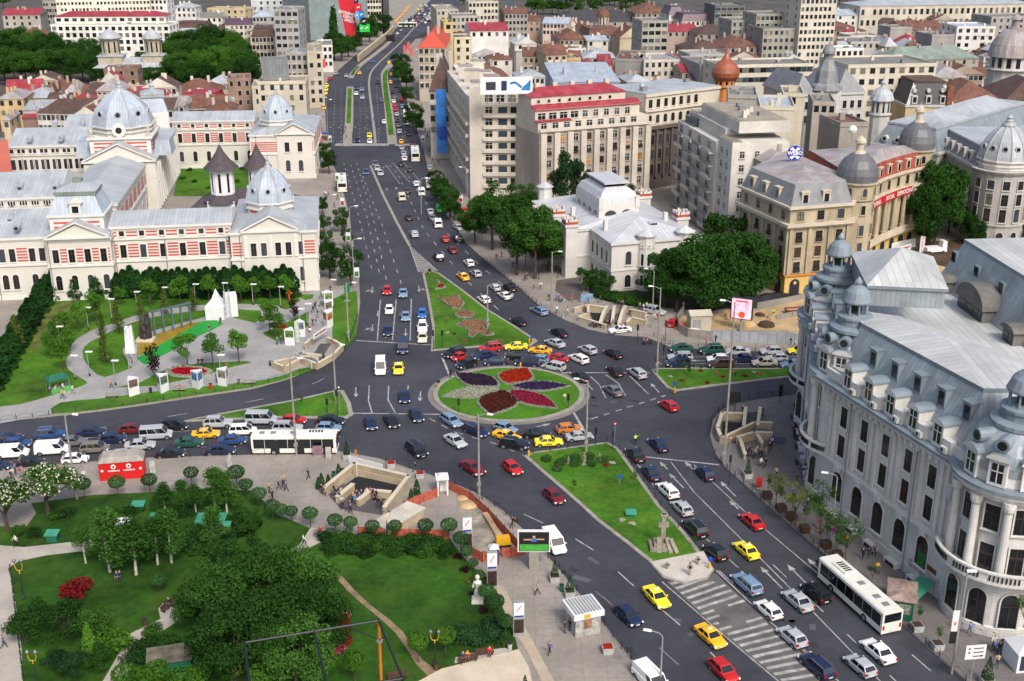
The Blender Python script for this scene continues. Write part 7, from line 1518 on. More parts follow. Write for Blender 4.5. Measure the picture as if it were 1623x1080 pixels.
def rider_bike(col):
 root=thing('motorcycle',(0,0,0)); b=MB()
 b.tube((-.5,0,.62),(.35,0,.72),.14,.17,8); b.tube((.35,0,.75),(.62,0,1.0),.1,.06); b.box(-.75,-.1,-.13,.13,.72,.84); b.bd('body',[mat('motorcycle_black','#1a1a1c',.3,0)],root)
 for x in (-.68,.68):
  w=MB(); k=16; ring=lambda q,yy:[(x+q*cos(2*pi*i/k),yy,.31+q*sin(2*pi*i/k)) for i in range(k)]
  w.add(ring(.31,-.07)+ring(.31,.07)+ring(.2,.07)+ring(.2,-.07),[(j*k+i,j*k+(i+1)%k,((j+1)%4)*k+(i+1)%k,((j+1)%4)*k+i) for j in range(4) for i in range(k)],0); w.bd('wheel',[M_TYRE],root)
 MB().path([(.5,-.38,1.08),(.56,0,1.02),(.5,.38,1.08)],.02).bd('handlebar',[M_GREY],root); MB().tube((.62,0,.92),(.7,0,.92),.09,.09,10).bd('headlight',[M_HL],root)
 MB().tube((.6,0,.95),(.68,0,.31),.03).bd('fork',[M_GREY],root)
 return root
CARC={'white':(.72,.72,.70),'silver':(.36,.38,.40),'grey':(.12,.125,.135),'black':(.009,.010,.013),'navy':(.010,.018,.055),'blue':(.022,.055,.16),'light blue':(.15,.24,.36),'red':(.42,.012,.012),'dark red':(.14,.008,.012),
 'yellow':(.80,.64,.02),'amber':(.80,.40,.01),'orange':(.55,.17,.02),'green':(.01,.07,.045),'bright green':(.02,.42,.06),'brown':(.055,.03,.018),'taupe':(.16,.14,.12),'beige':(.38,.35,.28),'cream':(.6,.56,.42),'bright blue':(.02,.12,.42)}
ROUNDB=rc.copy()
ZN={'A':('in the queue by the red kiosk',(ROUNDB),'the flower roundabout'),'B':('on the lane south of the roundabout',P(686,640),'the roundabout traffic light'),
 'C':('queueing north of the roundabout',P(690,590),'the roundabout keep-clear line'),'D':('queueing beside the site hoarding',P(1040,570),'the junction'),
 'E':('crossing the open junction',ROUNDB,'the flower roundabout'),'F':('coming down the boulevard',P(625,560),'the junction stop line'),
 'G':('on the boulevard past the white mansion',P(840,560),'the roundabout'),'H':('on the road along the brick-edged park square',P(840,724),'the island tip'),
 'I':('on the road along the grey domed building',P(990,720),'the island tip'),'J':('far up the boulevard beyond the crossing',P(585,229),'the zebra crossing')}
CK={'s':'sedan','h':'hatchback','e':'estate','u':'suv','p':'people_carrier','v':'van','m':'microcar','t':'taxi','w':'window van','b':'bus','M':'minibus','k':'truck','P':'police'}
PROTO={}
def proto(t,far):
 k=(t,far)
 if k in PROTO: return PROTO[k]
 if t=='t': o=build_car('sedan',far,taxi=True)
 elif t=='P': o=build_car('sedan',far,police=True)
 elif t=='w': o=build_car('van','w' if not far else far)
 elif t=='M': o=build_minibus()
 elif t=='b': o=build_bus()
 elif t=='k': o=build_truck()
 else: o=build_car(CK[t],far)
 o.name={'t':'taxi','b':'bus','M':'minibus','k':'truck','w':'van','v':'van','P':'police_car'}.get(t,'car')
 PROTO[k]=o; KIDS[o.name]=list(o.children); return o
USED=set()
def car(z,x,y,t,c,dx,dy,far=None,extra=None,hz=.7):
 far=(y<240) if far is None else far
 if t in 'bMkP': far=False
 o=P(x,y,hz if t not in 'b' else 1.5); o.z=0; d=P(x+dx*.6,y+dy*.6)-P(x,y); a=atan2(d.y,d.x)
 p=proto(t,far); cc=(*CARC[c],1)
 if p.name in USED: r=copytree(p,o,a,None,None,cc)
 else:
  r=p; USED.add(p.name); r.location=o; r.rotation_euler=(0,0,a); r.color=cc
  for ch in KIDS[p.name]: ch.color=cc
 k_=1 if t=='b' else .93+.05*((x*7+y*3)%1); r.scale=(k_,k_,k_*(1 if t=='b' else .97+.06*((x*3)%1)))
 kind={'t':'taxi','b':'city bus','M':'minibus','k':'box truck','w':'van','P':'police car','p':'people carrier','u':'off-roader','m':'tiny two-seat car'}.get(t,CK[t])
 if t=='t' : kind='taxi'; 
 zl,ref,rn=ZN[z]
 tag(r,None,{'taxi':'taxi','city bus':'bus','minibus':'minibus','box truck':'truck','van':'van','police car':'police car'}.get(kind,'car'),'vehicles '+zl)
 if extra: r['label']=extra
 else: later(r,f'{c} {kind} {zl}',ref,rn)
 return r
DATA='''
A 13 694 s navy 9 -.6|A 80 687.6 u blue 9 -.6|A 144 683.5 s navy 9 -.6|A 210 678.6 h dark_red 9 -.6|A 275.6 674 p black 9 -.5|A 345.6 670 u silver 9 -.3|A 414.5 664 w silver 9 0|A 466 664 h red 9 0|A 524.5 665 s black 9 .2
A 27 701.6 h blue 9 -.6|A 114 698.5 s grey 9 -.6|A 179 694 h navy 9 -.6|A 247.6 688 w silver 9 -.6|A 326 686 t amber 9 -.5|A 385 681 p white 9 -.4|A 455.7 678 u silver 9 0|A 520.6 677 h light_blue 9 .2
A 19 717 v white 9 -.6|A 83 711.5 v white 9 -.6|A 150 709 p taupe 9 -.6|A 221.7 704 s silver 9 -.6|A 299.5 700 s green 9 -.6|A 368 696 s blue 9 -.5
A 48 731 h black 9 -.6|A 119 726 h white 9 -.6|A 192 720 s silver 9 -.6|A 269.6 717 s black 9 -.5|A 348.7 712 s navy 9 -.4|A -8 737 s navy 9 -.5|A 468 701 b white 9 -.05
B 715 665 e light_blue 8 5|B 754 681 e navy 9 4|B 801 677 h light_blue 9 3|B 803 689.6 t amber 9 2.5|B 815 703 u black 9 1.2|B 851 687 s black 9 .8|B 869.6 699 t yellow 9 -.3|B 901.5 678 h orange 9 -1|B 918 690 s silver 9 -.8
E 721.5 697.6 s silver 8 5|E 660 712 u black 7 5.5|E 659.4 657.8 h navy 5 7|E 587 670 h navy 3 7|E 620 666 s black 5 7|E 641 627 s navy 1 9|E 603 583 M white -.2 9|E 631.5 583 t yellow 0 9|E 638.5 550 v navy -.2 9
H 748.7 740 s dark_red 8 5|H 812 740 h red 7 6|H 878 785 h dark_red 7 6|H 878 859 v white 5 7|H 1040.6 944.7 t yellow 7 7.5|H 996 973.7 h navy 8 7|H 1126 1006 t amber 8 7|H 1147 1060.5 h red 8 8|H 1032 1077 v white 7 7
C 719.6 558 e black -9 3|C 727 565.5 m red -9 2.5|C 777 551 u red -9 1|C 767.8 562 s navy -9 1.2|C 740 576 h black -9 2.5|C 786 571.7 s navy -9 .3|C 818 548 t yellow -9 .3|C 816 563 h black -9 -.3|C 835 573.5 p navy -9 -.3|C 853 568 h light_blue -9 -1.2|C 856 554 t amber -9 -1|C 882.6 566.7 s red -9 -2|C 878 580 p silver -9 -2|C 917 567 e white -8 -4|C 880 542.6 s silver -9 -4|C 931.7 553 h silver -8 -4
E 972.6 559 s black -8 -4.5|E 975 586.5 s black -7 -6|E 1009.6 590 e silver -7 -5|E 919.5 595.5 s black -7 -5|E 972 617.6 s grey -7 -5|E 1059.6 641.7 h red -6 -4
D 1079.6 551 s green -9 .2|D 1078 564 e silver -9 .1|D 1075 574.5 p navy -9 .1|D 1127.8 554 u green -9 .1|D 1169.4 556 s silver -9 0|D 1138 567.6 h white -9 0|D 1142.6 576.5 u brown -9 0|D 1178.7 567 s navy -9 0|D 1212 573.6 s beige -9 0|D 1232 566 h silver -9 0|D 1222.5 555.4 h silver -9 .2|D 1258.7 577 e light_blue -9 0|D 1268 554.6 t yellow -9 0
I 1043.7 703 s navy -7 -7|I 1007.4 719 s black -6 -7|I 1031.5 748 s navy -6 -7|I 1058 775 e white -7 -7|I 1081 803.5 h silver -7 -7|I 1102 836 u black -7 -7|I 1134.5 872.6 h black -7.5 -7|I 1183.7 923 e light_blue -8 -7|I 1218 964 h white -8 -7|I 1117.6 749 h navy -6 -6|I 1192 824 s red -8 -7|I 1183 870 t yellow -8 -7
I 1264.4 950 s silver -8 -7|I 1293.7 937.4 p black -8 -7|I 1255.6 1007.4 h silver -8 -7|I 1295 1052.8 e navy -8 -7|I 1363.7 1052.8 h silver -8 -7|I 1391.7 1030 s white -8 -7|I 1361 941 b white -8 -7
F 613.4 459.6 h red 0 9|F 639 463.5 s light_blue 0 9|F 617 490 h white -.2 9|F 643 500 s light_blue 0 9|F 669 496 h bright_blue 0 9|F 615 523 s navy 0 9|F 669.6 518.5 u white 0 9|F 669.6 534 s cream 0 9|F 580 272 h blue 0 9|F 541.8 290 b white -.6 -9|F 594.5 259 s grey 1 9|F 598 266 s silver 1.6 9|F 603 273.5 s silver 2 9
G 650 268 h black -1 -9|G 681 265 h silver -1.5 -9|G 660 290.6 h white -2 -9|G 681 295 k white -2 -9|G 668 304.6 v white -2 -9|G 645.5 302 h black -2.5 -9|G 637 312.6 v cream -2.5 -9|G 697 331 v bright_green -3 -9|G 682 334.7 s silver -3 -9|G 685 344 s grey -3 -9|G 694 354.6 v white -3 -9|G 648 343.5 s black -2 -9|G 656.7 370 e silver -3 -7|G 705.4 378 h red -5 -8|G 725.4 377 u black -5 -8|G 717 395 s dark_red -5 -7|G 695 406.5 u black -5 -7|G 743.5 416 h white -6 -6|G 734 437.6 t amber -6 -5|G 754.4 432.4 h silver -7 -6|G 784.5 454.5 h silver -7 -6|G 807.8 454.5 s black -7 -5|G 767 473.4 h white -7 -5|G 800 467.4 s white -7 -5|G 822 508 s black -8 -4.5|G 855 491.5 e light_blue -8 -4.5|G 886 525.8 s black -8 -4|G 727 360 s silver 5 3|G 739.6 358 s black 5 3|G 982.8 522 P white -9 .8|G 1037.8 492.6 u silver 9 2|G 1067 510.7 h red 7 -6
J 658 243.7 b white -1 -9|J 586 223.5 t white 0 9|J 585.6 214.5 t yellow 0 9|J 565.4 222 s navy 0 9|J 635.4 259 s black -1 -9|J 636 224 t amber -1 -9|J 654 226.9 s dark_red -1 -9|J 637 233.5 s silver -1 -9|J 639.8 242.4 s silver -1 -9|J 641 250.5 s white -1 -9|J 648 212 s black -1 -9|J 632.8 208 s silver -1 -9|J 631.5 198.5 s grey -1 -9|J 644.5 194.5 s white -1 -9|J 630.7 190.6 s black -1 -9|J 643.7 183.6 k white -1 -9|J 628.7 180.7 s silver -1 -9|J 626.9 173 s red -1 -9|J 625.6 166.5 s red -1 -9|J 638.5 168.5 s light_blue -1 -9|J 624 160 s white -1 -9|J 636.5 157 s red -1 -9|J 625.6 153.5 s grey -1 -9|J 622.5 145.5 s black -1 -9|J 633 143.4 s black -1 -9|J 628 136 s black -1 -9|J 619 130 t amber -1 -9|J 621 117.4 t amber 2 -9|J 599.6 130 w navy 0 9|J 605.6 158.7 s grey 0 -9|J 609 192.6 s white 0 -9|J 616.7 99 t yellow 3 -9|J 591 96.4 s bright_blue -3 9|J 570 115.4 t amber -3 9|J 549 119.8 s silver -3 9|J 565 138.7 s blue 0 9|J 573.7 141.3 s light_blue 0 9|J 564.6 148 s white 0 9|J 574.5 153.7 s silver 0 9|J 533 116 s silver 4 -3|J 522.6 124.4 s red 3 -5|J 518 135 t yellow 0 9|J 517 141 t yellow 0 9|J 516 147 t yellow 0 9|J 514.5 153.5 s silver 0 9|J 513 170 t amber 0 9
J 646 39.4 b cream 9 0|J 636 48 s silver 5 -5|J 630 53 s white 5 -5|J 645 51 s blue 5 -5|J 626 58 s grey 5 -5'''
for ln in DATA.strip().replace('\n','|').split('|'):
 z,x,y,t,c,dx,dy=ln.split(); ex=None
 x,y,dx,dy=float(x),float(y),float(dx),float(dy); c=c.replace('_',' ')
 if t=='b': ex={468:'white city bus with dark windows standing in the queue by the red kiosk',1361:'long white city bus stopped beside the rusty-roofed green kiosk',541.8:'white city bus at the stop beside the hospital palace',658:'white city bus just past the zebra crossing on the boulevard',646:'far cream and black bus crossing the boulevard sideways'}[x if x!=int(x) else int(x)]
 car(z,x,y,t,c,dx,dy,extra=ex,far=(y<240 and t not in 'bk'))
rnd=random.Random(3)
for i in range(12):   # taxi rank at the far square
 t=i/11; car('J',627+t*23,35-t*26,'t','amber',3,-5)
cols=['silver','white','black','navy','red','silver','white','yellow','light blue','grey']
for i in range(60):
 f=rnd.random(); y=7+f*30; x=644+rnd.random()*36+(34-y)*.9
 car('J',x,y,'s',rnd.choice(cols),5,-4)
mb=rider_bike(0); mb.location=P(1026,546); mb.rotation_euler[2]=pi; KIDS[mb.name]=list(mb.children); tag(mb,'black motorcycle crossing the junction with a rider in orange','motorcycle')
for i,(x,y,l) in enumerate(((948,521,'parked motorcycle by the mansion stairs, the one beside the police car'),(941,519,'parked motorcycle by the mansion stairs, the one farther from the police car'))):
 m2=copytree(mb,P(x,y,0),2.9,l,'motorcycles parked by the underpass stairs'); m2.location.z=.13
# ---------------- people ----------------
M_SKIN=mat('skin','#b98a6c',.6,0); M_HAIR=mat('dark_hair','#1f1712',.7,0); M_TOP=mat('clothes_top','#808080',.85,0,objcol=True); M_SHOE=mat('dark_shoes','#151413',.6,0)
M_TRS=bpy.data.materials.new('clothes_trousers'); M_TRS.use_nodes=True
_n=M_TRS.node_tree; _o=N(_n,'ObjectInfo'); _r=N(_n,'ValToRGB'); _r.color_ramp.interpolation='CONSTANT'; _e=_r.color_ramp.elements
_e[0].position=0; _e[0].color=(.008,.008,.01,1); _e[1].position=.3; _e[1].color=(.02,.035,.08,1)
for p_,c_ in ((.5,(.07,.065,.06,1)),(.7,(.25,.21,.16,1)),(.9,(.5,.49,.47,1))): x_=_e.new(p_); x_.color=c_
_n.links.new(_o.outputs['Alpha'],_r.inputs[0]); _n.links.new(_r.outputs[0],_n.nodes['Principled BSDF'].inputs['Base Color']); _n.nodes['Principled BSDF'].inputs['Roughness'].default_value=.85
def person_mesh(pose,skirt=False):
 "one continuous skinned body; joints listed as name:(x,y,z,radius); figure faces +x"
 if pose=='stand': J=dict(pel=(0,0,.96,.13),hl=(0,.09,.9,.09),kl=(.02,.1,.5,.062),al=(-.01,.1,.09,.042),tl=(.16,.12,.04,.035),hr=(0,-.09,.9,.09),kr=(.03,-.1,.5,.062),ar=(.0,-.1,.09,.042),tr=(.17,-.12,.04,.035),el=(-.02,.27,1.16,.038),er=(-.02,-.27,1.16,.038),wl=(.06,.25,.9,.028),wr=(.06,-.25,.9,.028))
 elif pose=='walk': J=dict(pel=(0,0,.95,.13),hl=(0,.09,.89,.09),kl=(.2,.09,.53,.062),al=(.26,.09,.1,.042),tl=(.42,.09,.08,.035),hr=(0,-.09,.89,.09),kr=(-.08,-.09,.5,.062),ar=(-.38,-.09,.16,.042),tr=(-.28,-.09,.05,.035),el=(-.16,.25,1.17,.038),er=(.08,-.25,1.16,.038),wl=(-.1,.24,.93,.028),wr=(.26,-.22,1.0,.028))
 elif pose=='sit': J=dict(pel=(0,0,.56,.14),hl=(.03,.1,.54,.09),kl=(.44,.12,.54,.065),al=(.44,.12,.1,.042),tl=(.6,.13,.04,.035),hr=(.03,-.1,.54,.09),kr=(.44,-.12,.54,.065),ar=(.4,-.12,.1,.042),tr=(.56,-.13,.04,.035),el=(.05,.25,.82,.038),er=(.05,-.25,.82,.038),wl=(.3,.14,.7,.028),wr=(.3,-.14,.7,.028))
 else: J=dict(pel=(0,0,.96,.13),hl=(0,.09,.9,.09),kl=(.02,.1,.5,.062),al=(-.01,.1,.09,.042),tl=(.16,.12,.04,.035),hr=(0,-.09,.9,.09),kr=(.03,-.1,.5,.062),ar=(.0,-.1,.09,.042),tr=(.17,-.12,.04,.035),el=(.05,.32,1.3,.038),er=(.1,-.27,1.2,.038),wl=(.12,.5,1.5,.028),wr=(.3,-.1,1.2,.028))
 pz=J['pel'][2]; bx=-.02 if pose!='sit' else .02
 J.update(wa=(bx,0,pz+.16,.125),ch=(bx,0,pz+.36,.15),nk=(bx,0,pz+.53,.06),jw=(.03+bx,0,pz+.6,.075),hd=(.0+bx,0,pz+.7,.098),tp=(-.01+bx,0,pz+.77,.07),sl=(bx,.185,pz+.44,.065),sr=(bx,-.185,pz+.44,.065))
 E_=[('pel','wa',1),('wa','ch',1),('ch','nk',0),('nk','jw',0),('jw','hd',0),('hd','tp',4),('ch','sl',1),('ch','sr',1),('sl','el',1),('sr','er',1),('el','wl',1),('er','wr',1),('pel','hl',2),('hl','kl',2),('kl','al',2),('al','tl',3),('pel','hr',2),('hr','kr',2),('kr','ar',2),('ar','tr',3)]
 # hands: palm, five separate fingers
 for s,w,e in (('l','wl','el'),('r','wr','er')):
  W_=Vc(J[w][:3]); d=(W_-Vc(J[e][:3])).normalized(); sd=Vc((1,0,0)); sd=(sd-d*sd.dot(d)).normalized(); pm=W_+d*.07; J['p'+s]=(*pm,.03); E_.append((w,'p'+s,0))
  for i,(o,l) in enumerate(((-.03,.075),(-.01,.09),(.012,.085),(.032,.068))):
   a=pm+sd*o+d*.02; b=pm+sd*o*1.1+d*l; J[f'f{s}{i}']=(*b,.009); E_.append(('p'+s,f'f{s}{i}',0))
  J['t'+s+'h']=(*(pm+sd*.055+d*.02),.011); E_.append(('p'+s,'t'+s+'h',0))
 ks=list(J); me=bpy.data.meshes.new('body'); me.from_pydata([J[k][:3] for k in ks],[(ks.index(a),ks.index(b)) for a,b,_ in E_],[])
 o=bpy.data.objects.new('body_tmp',me); COL.objects.link(o); md=o.modifiers.new('s','SKIN'); 
 for i,k in enumerate(ks):
  sv=me.skin_vertices[0].data[i]; r=J[k][3]; sv.radius=(r,r); sv.use_root=(k=='pel')
 for k,fx,fy in (('ch',.78,1.15),('wa',.85,1.1),('pel',.9,1.15),('hd',.95,.82),('jw',.9,.8)): me.skin_vertices[0].data[ks.index(k)].radius=(J[k][3]*fy,J[k][3]*fx)
 sb=o.modifiers.new('b','SUBSURF'); sb.levels=1; sb.render_levels=1
 dg=bpy.context.evaluated_depsgraph_get(); m2=bpy.data.meshes.new_from_object(o.evaluated_get(dg)); bpy.data.objects.remove(o)
 m2.materials.clear()
 for m in (M_SKIN,M_TOP,M_TRS,M_SHOE,M_HAIR): m2.materials.append(m)
 segs=[(Vc(J[a][:3]),Vc(J[b][:3]),t) for a,b,t in E_]
 for p in m2.polygons:
  c=p.center; best=9;bt=0
  for a,b,t in segs:
   ab=b-a; u=max(0,min(1,(c-a).dot(ab)/max(1e-9,ab.length_squared))); dd=(a+ab*u-c).length
   if dd<best: best=dd;bt=t
  if bt==0 and c.z>pz+.62 and (c.x<bx-.01 or c.z>pz+.76): bt=4
  if bt==4 and c.x>bx+.05 and c.z<pz+.77: bt=0
  p.material_index=bt
 m2.shade_smooth(); m2.name='body'
 return m2
PM={}
TOPC={'black':(.012,.012,.014),'white':(.6,.6,.58),'red':(.45,.02,.02),'orange':(.7,.16,.02),'blue':(.05,.13,.4),'grey':(.12,.12,.13),'green':(.03,.25,.08),'pink':(.5,.15,.2),'purple':(.12,.05,.2),'beige':(.4,.33,.24),'lime':(.35,.75,.05),'navy':(.02,.03,.09)}
PZ={'P':('on the hospital plaza',P(347,505),'the white tent'),'W':('by the palace corner',P(500,461),'the palace corner'),'S':('on the park square',P(701,784),'the guard booth'),'U':('at the open underpass stairs',P(640,790),'the stair opening'),
 'N':('before the white mansion',P(983,522),'the police car'),'D':('by the site hoarding fence',P(1071,518),'the hoarding corner'),'B':('by the domed bank',P(1190,720),'the metro stairs'),'K':('in the park',P(112,945),'the red bush'),'F':('by the boulevard shops',P(757,306),'the billboard block'),'X':('by the far crossing',P(551,232),'the zebra crossing'),'R':('at the bank entrance',P(1566,1000),'the bank arch')}
def person(z,x,y,top,tr=0.,pose='walk',hd=None,label=None,zz=.13,s=1.):
 rnd=random.Random(int(x*7+y*3))
 if pose not in PM: PM[pose]=person_mesh(pose)
 o=link('person',PM[pose],None,P(x,y,zz),rnd.uniform(0,6.28) if hd is None else hd); k=rnd.uniform(.95,1.05)*s; o.scale=(k,k,k); o.color=(*TOPC[top],tr if tr else rnd.choice([.05,.1,.35,.35,.6,.8]))
 zn,ref,rn=PZ[z]; act={'walk':'walking','stand':'standing','sit':'sitting','wave':'standing'}[pose]
 tag(o,label,'person','people '+zn)
 if not label: later(o,f'person in {top} {act} {zn}',ref,rn)
 return o
PD='''W 524 464 black|W 509 474 grey|W 513.5 473 white|W 500 489 black|W 504 504 black stand|W 499 492 black|W 496 496 black|W 509 487 green|W 514 483 black|W 496 517 black|W 501 517 navy|W 490 526 red stand|W 474 540 purple|W 440 547 green stand|W 446 546 navy stand|W 505 420 navy stand|W 506 434 red|W 514 311 white|W 517 313 white|W 521 312 red|W 532 304 black|W 535 318 black|W 530 330 grey
P 332 525 black sit|P 315 578 black sit|P 321 578 black sit|P 343 606 navy stand|P 346 607 orange stand|P 360 590 red stand|P 379 609 purple sit|P 177 616 orange|P 103 633 beige|P 116 625 white|P 99 632 beige|P 286 619 red sit|P 100 622 white stand|P 350 512 black sit
S 442 777 black|S 450 775 black|S 454 780 grey|S 449 770 beige|S 427 781 beige|S 489 760 navy|S 108 772 black|S 45 778 black stand|S 134 763 white|S 508 852 red|S 482 866 white|S 432 794 black|S 658 749 black|S 25 752 blue stand|S 20 760 white stand|S 33 757 red|S 19 762 black|S 510 780 black sit|S 516 784 black sit|S 852 944 beige|S 871 1038 purple|S 895 1004 black stand|S 903 1001 black stand|S 816 838 black|S 812 837 black|S 770 925 black sit|S 734 1048 navy sit|S 741 1047 orange sit|S 776 1040 red sit|S 544 810 black|S 541 790 beige|S 556 815 navy
U 534 790 black|U 538 796 navy|U 543 804 white|U 555 812 black|U 560 796 amber|U 563 800 blue|U 566 794 navy|U 570 797 grey|U 573 792 navy|U 582 790 white|U 587 790 pink|U 592 791 navy|U 597 793 black|U 600 806 black|U 604 805 grey|U 530 785 black|U 514 786 navy
N 811 478 white|N 808 474 navy|N 832 446 black|N 835 444 black|N 846 458 beige|N 857 459 white|N 870 478 black|N 882 478 blue|N 886 478 blue|N 891 478 red|N 907 479 red stand|N 889 480 beige|N 932 483 black stand|N 980 488 black|N 984 490 black|N 987 489 navy|N 1014 493 grey|N 1020 494 white|N 1025 492 white|N 998 500 black sit|N 1025 513 red stand|N 1037 509 white|N 1043 508 red|N 883 498 white|N 900 497 black stand|N 927 495 red|N 933 490 green|N 963 521 black stand|N 971 519 navy|N 900 501 white|N 1083 491 beige|N 795 408 grey|N 787 412 black|N 813 426 navy|N 951 481 navy
D 1119 548 pink|D 1134 544 navy|D 1253 548 black|D 1259 551 white|D 1551 387 orange stand|D 1566 395 lime stand|D 1580 396 orange stand|D 1483 437 lime stand|D 1149 505 orange stand|D 1151 503 lime stand|D 1225 502 lime
B 1177 655 black sit|B 1209 660 black stand|B 1259 652 black stand|B 1262 655 navy|B 1262 665 grey sit|B 1256 690 black|B 1258 695 black stand|B 1266 690 grey sit|B 1265 700 black sit|B 1270 710 grey sit|B 1187 722 navy|B 1191 726 black|B 1196 727 beige|B 1200 722 white|B 1204 726 grey|B 1208 728 black|B 1213 724 beige|B 1206 742 white|B 1213 741 black|B 1184 725 black|B 1219 717 black|B 1222 714 black|B 1230 758 beige|B 1235 783 black|B 1250 790 blue|B 1256 788 purple|B 1262 767 black stand|B 1280 800 black|B 1280 806 grey|B 1296 838 red stand|B 1275 762 beige|B 1269 745 beige|B 1341 867 red|B 1367 887 black|B 1385 882 grey|B 1390 906 amber sit|B 1376 885 navy
R 1536 1007 blue|R 1518 1000 beige|R 1574 1030 white|R 1583 1038 black|R 1580 1058 beige|R 1589 1033 black|R 1576 1036 blue
K 26 867 white|K 186 920 navy sit|K 191 919 black sit|K 268 962 black sit|K 7 1028 grey'''
TOPC['amber']=(.7,.4,.03)
for e in PD.replace('\n','|').split('|'):
 t=e.split(); pose=t[4] if len(t)>4 else 'walk'; person(t[0],float(t[1]),float(t[2]),t[3],0,pose,hd=(-pi/2 if pose=='sit' else None),zz=.2 if t[0]=='K' else .13)
rnd=random.Random(9)
for i in range(34): # shoppers on the pavement under the trees of the boulevard
 t=rnd.random(); x=650+t*46+rnd.uniform(2,14); y=150+t*150; person('F',x,y,rnd.choice(['black','navy','grey','white','red','beige']),0)
for i in range(12): t=rnd.random(); person('X',505+rnd.uniform(-6,6),170+t*75,rnd.choice(['black','navy','grey','white','red','beige']),0)
for x,y in ((546,213),(549,220),(565,193),(583,192),(593,192),(548,207)): person('X',x,y,rnd.choice(['black','navy','grey']),0,zz=0)
person('N',1007,705,'lime',.05,'wave',label='traffic policeman in a lime vest directing cars in the junction',hd=-1.2,zz=0)
rd=person('N',1026,546,'orange',.05,'sit',label='motorcycle rider in an orange jacket crossing the junction',hd=pi,zz=.28)
# ---------------- street furniture ----------------
M_POLE=mat('grey_lamp_post','#8b8d8c',.5,.1); M_CONC=mat('concrete_pole','#8c8880',.85,.15,.8,fine=.1); M_LAMPW=mat('white_lamp_head','#d8d8d4',.4,0); M_IRON=mat('dark_iron','#23262a',.6,.1); M_SAND=mat('sandstone_parapet','#a99a80',.85,.16,.4,.2,stain=.3,fine=.06); M_SANDL=mat('pale_coping','#bdb29c',.8,.1,.5); M_STEP=mat('dark_stair_stone','#4c4a4c',.85,.15,.5); M_WELLSHADE=mat('underpass_shade','#141416',.9,0); M_GLZ=mat('escalator_glass','#4e5d68',.15,.1)  # near-black colour stands for the shade inside underpass openings
M_REDK=mat('red_kiosk_paint','#c21a1c',.4,.06); M_YLW=mat('yellow_paint','#cc9a12',.5,.08); M_GRN=mat('green_paint','#1d5f48',.5,.15,.6); M_TEAL=mat('teal_sheet','#3a8a70',.6,.25,.6); M_TARP=mat('white_tarpaulin','#cfd0d0',.6,.06,.5); M_MESH=mat('orange_mesh','#b85a46',.85,.35,2.5,fine=.5); M_WOOD=mat('brown_wood','#4e3424',.8,.25,1.5); M_PLNT=mat('white_grey_planter','#a9aaa8',.8,.15,1.,fine=.1); M_STAT=mat('white_marble','#c2beb4',.7,.08,.8); M_OLDS=mat('old_grey_stone','#8a8374',.95,.25,.8,.4,fine=.15)
def T1(name,x,y,label,cat,rz=0.,z=.13,group=None): return thing(name,P(x,y,z),rz,label,cat,group)
def HD(x,y,x2,y2): d=P(x2,y2)-P(x,y); return atan2(d.y,d.x)
def lamp(x,y,top,kind='plaza',ref=None,rn=None,label=None,arm=(1,0)):
 h=HT(x,y,top)-.13; r=T1('street_lamp',x,y,label,'street lamp',atan2(arm[1],arm[0]),group={'plaza':'white flat lamps of the plaza','pole':'concrete poles of the junction','road':'road lamps','park':'twin yellow park lamps'}[kind])
 if kind=='plaza': MB().tube((0,0,0),(0,0,h),.09,.06,8).bd('pole',M_POLE,r); MB().box(-.2,.95,-.28,.28,h,h+.09,0).bd('lamp_head',M_LAMPW,r); MB().tube((0,0,0),(0,0,.5),.16).bd('base',M_IRON,r)
 elif kind=='pole': MB().tube((0,0,0),(0,0,h),.17,.1,8).bd('pole',M_CONC,r); MB().path([(0,0,h-.3),(.9,0,h+.1),(1.5,0,h+.15)],.05).bd('arm',M_POLE,r); MB().box(1.2,2.0,-.17,.17,h+.08,h+.24,0,t=.05).bd('lamp_head',M_LAMPW,r); MB().box(-.22,.22,-.22,.22,1.4,1.9,0).bd('junction_box',M_POLE,r)
 elif kind=='road': MB().tube((0,0,0),(0,0,h),.11,.07,8).path([(0,0,h),(.3,0,h+.35),(1.3,0,h+.5)],.05).bd('pole',M_POLE,r); MB().box(1.1,1.95,-.16,.16,h+.42,h+.58,0,t=.06).bd('lamp_head',M_LAMPW,r)
 else:
  b=MB().tube((0,0,0),(0,0,h*.62),.07,.06,8); b.lathe([(.22,0),(.2,.3),(.1,.5)],8); b.bd('pole',M_IRON,r); g=MB(); g.tube((0,0,h*.6),(0,0,h*.72),.05)
  for s in (-1,1): g.path([(0,0,h*.7),(s*.28,0,h*.72),(s*.42,0,h*.82),(s*.4,0,h*.92)],.035,5)
  g.bd('scroll_arm',M_YLW,r)
  for s in (-1,1): MB().lathe([(.08,0),(.2,.12),(.22,.3),(.12,.4),(.03,.52)],8,(s*.4,0,h*.9)).bd('lantern',mat('smoky_lantern_glass','#5c5a58',.3,.1),r)
 if not label: later(r,{'plaza':'white flat-headed lamp on the plaza','pole':'tall concrete lamp pole at the junction','road':'curved-arm road lamp','park':'twin yellow-armed park lamp'}[kind],ref,rn)
 return r
for x,hy in ((216.6,462),(261,455),(176,473.5),(139,487),(95,517),(118,563),(182,571),(141,557),(309,450),(355,448),(400,450),(443.5,454),(349,562),(486,481),(526,443),(475,489)): 
 lamp(x+1.5,hy+34+(hy-450)*.05,hy,'plaza',*TENT)
for x,y,t in ((759.5,785,655),(929,718,602),(1147,735,478),(470,722,566),(533,640,545),(122,792,655),(1041,592,455),(553,541,447),(773,521,452),(874,496,398)): lamp(x,y,t,'pole',*RB,arm=(1,-.3) if x<900 else (-1,.2))
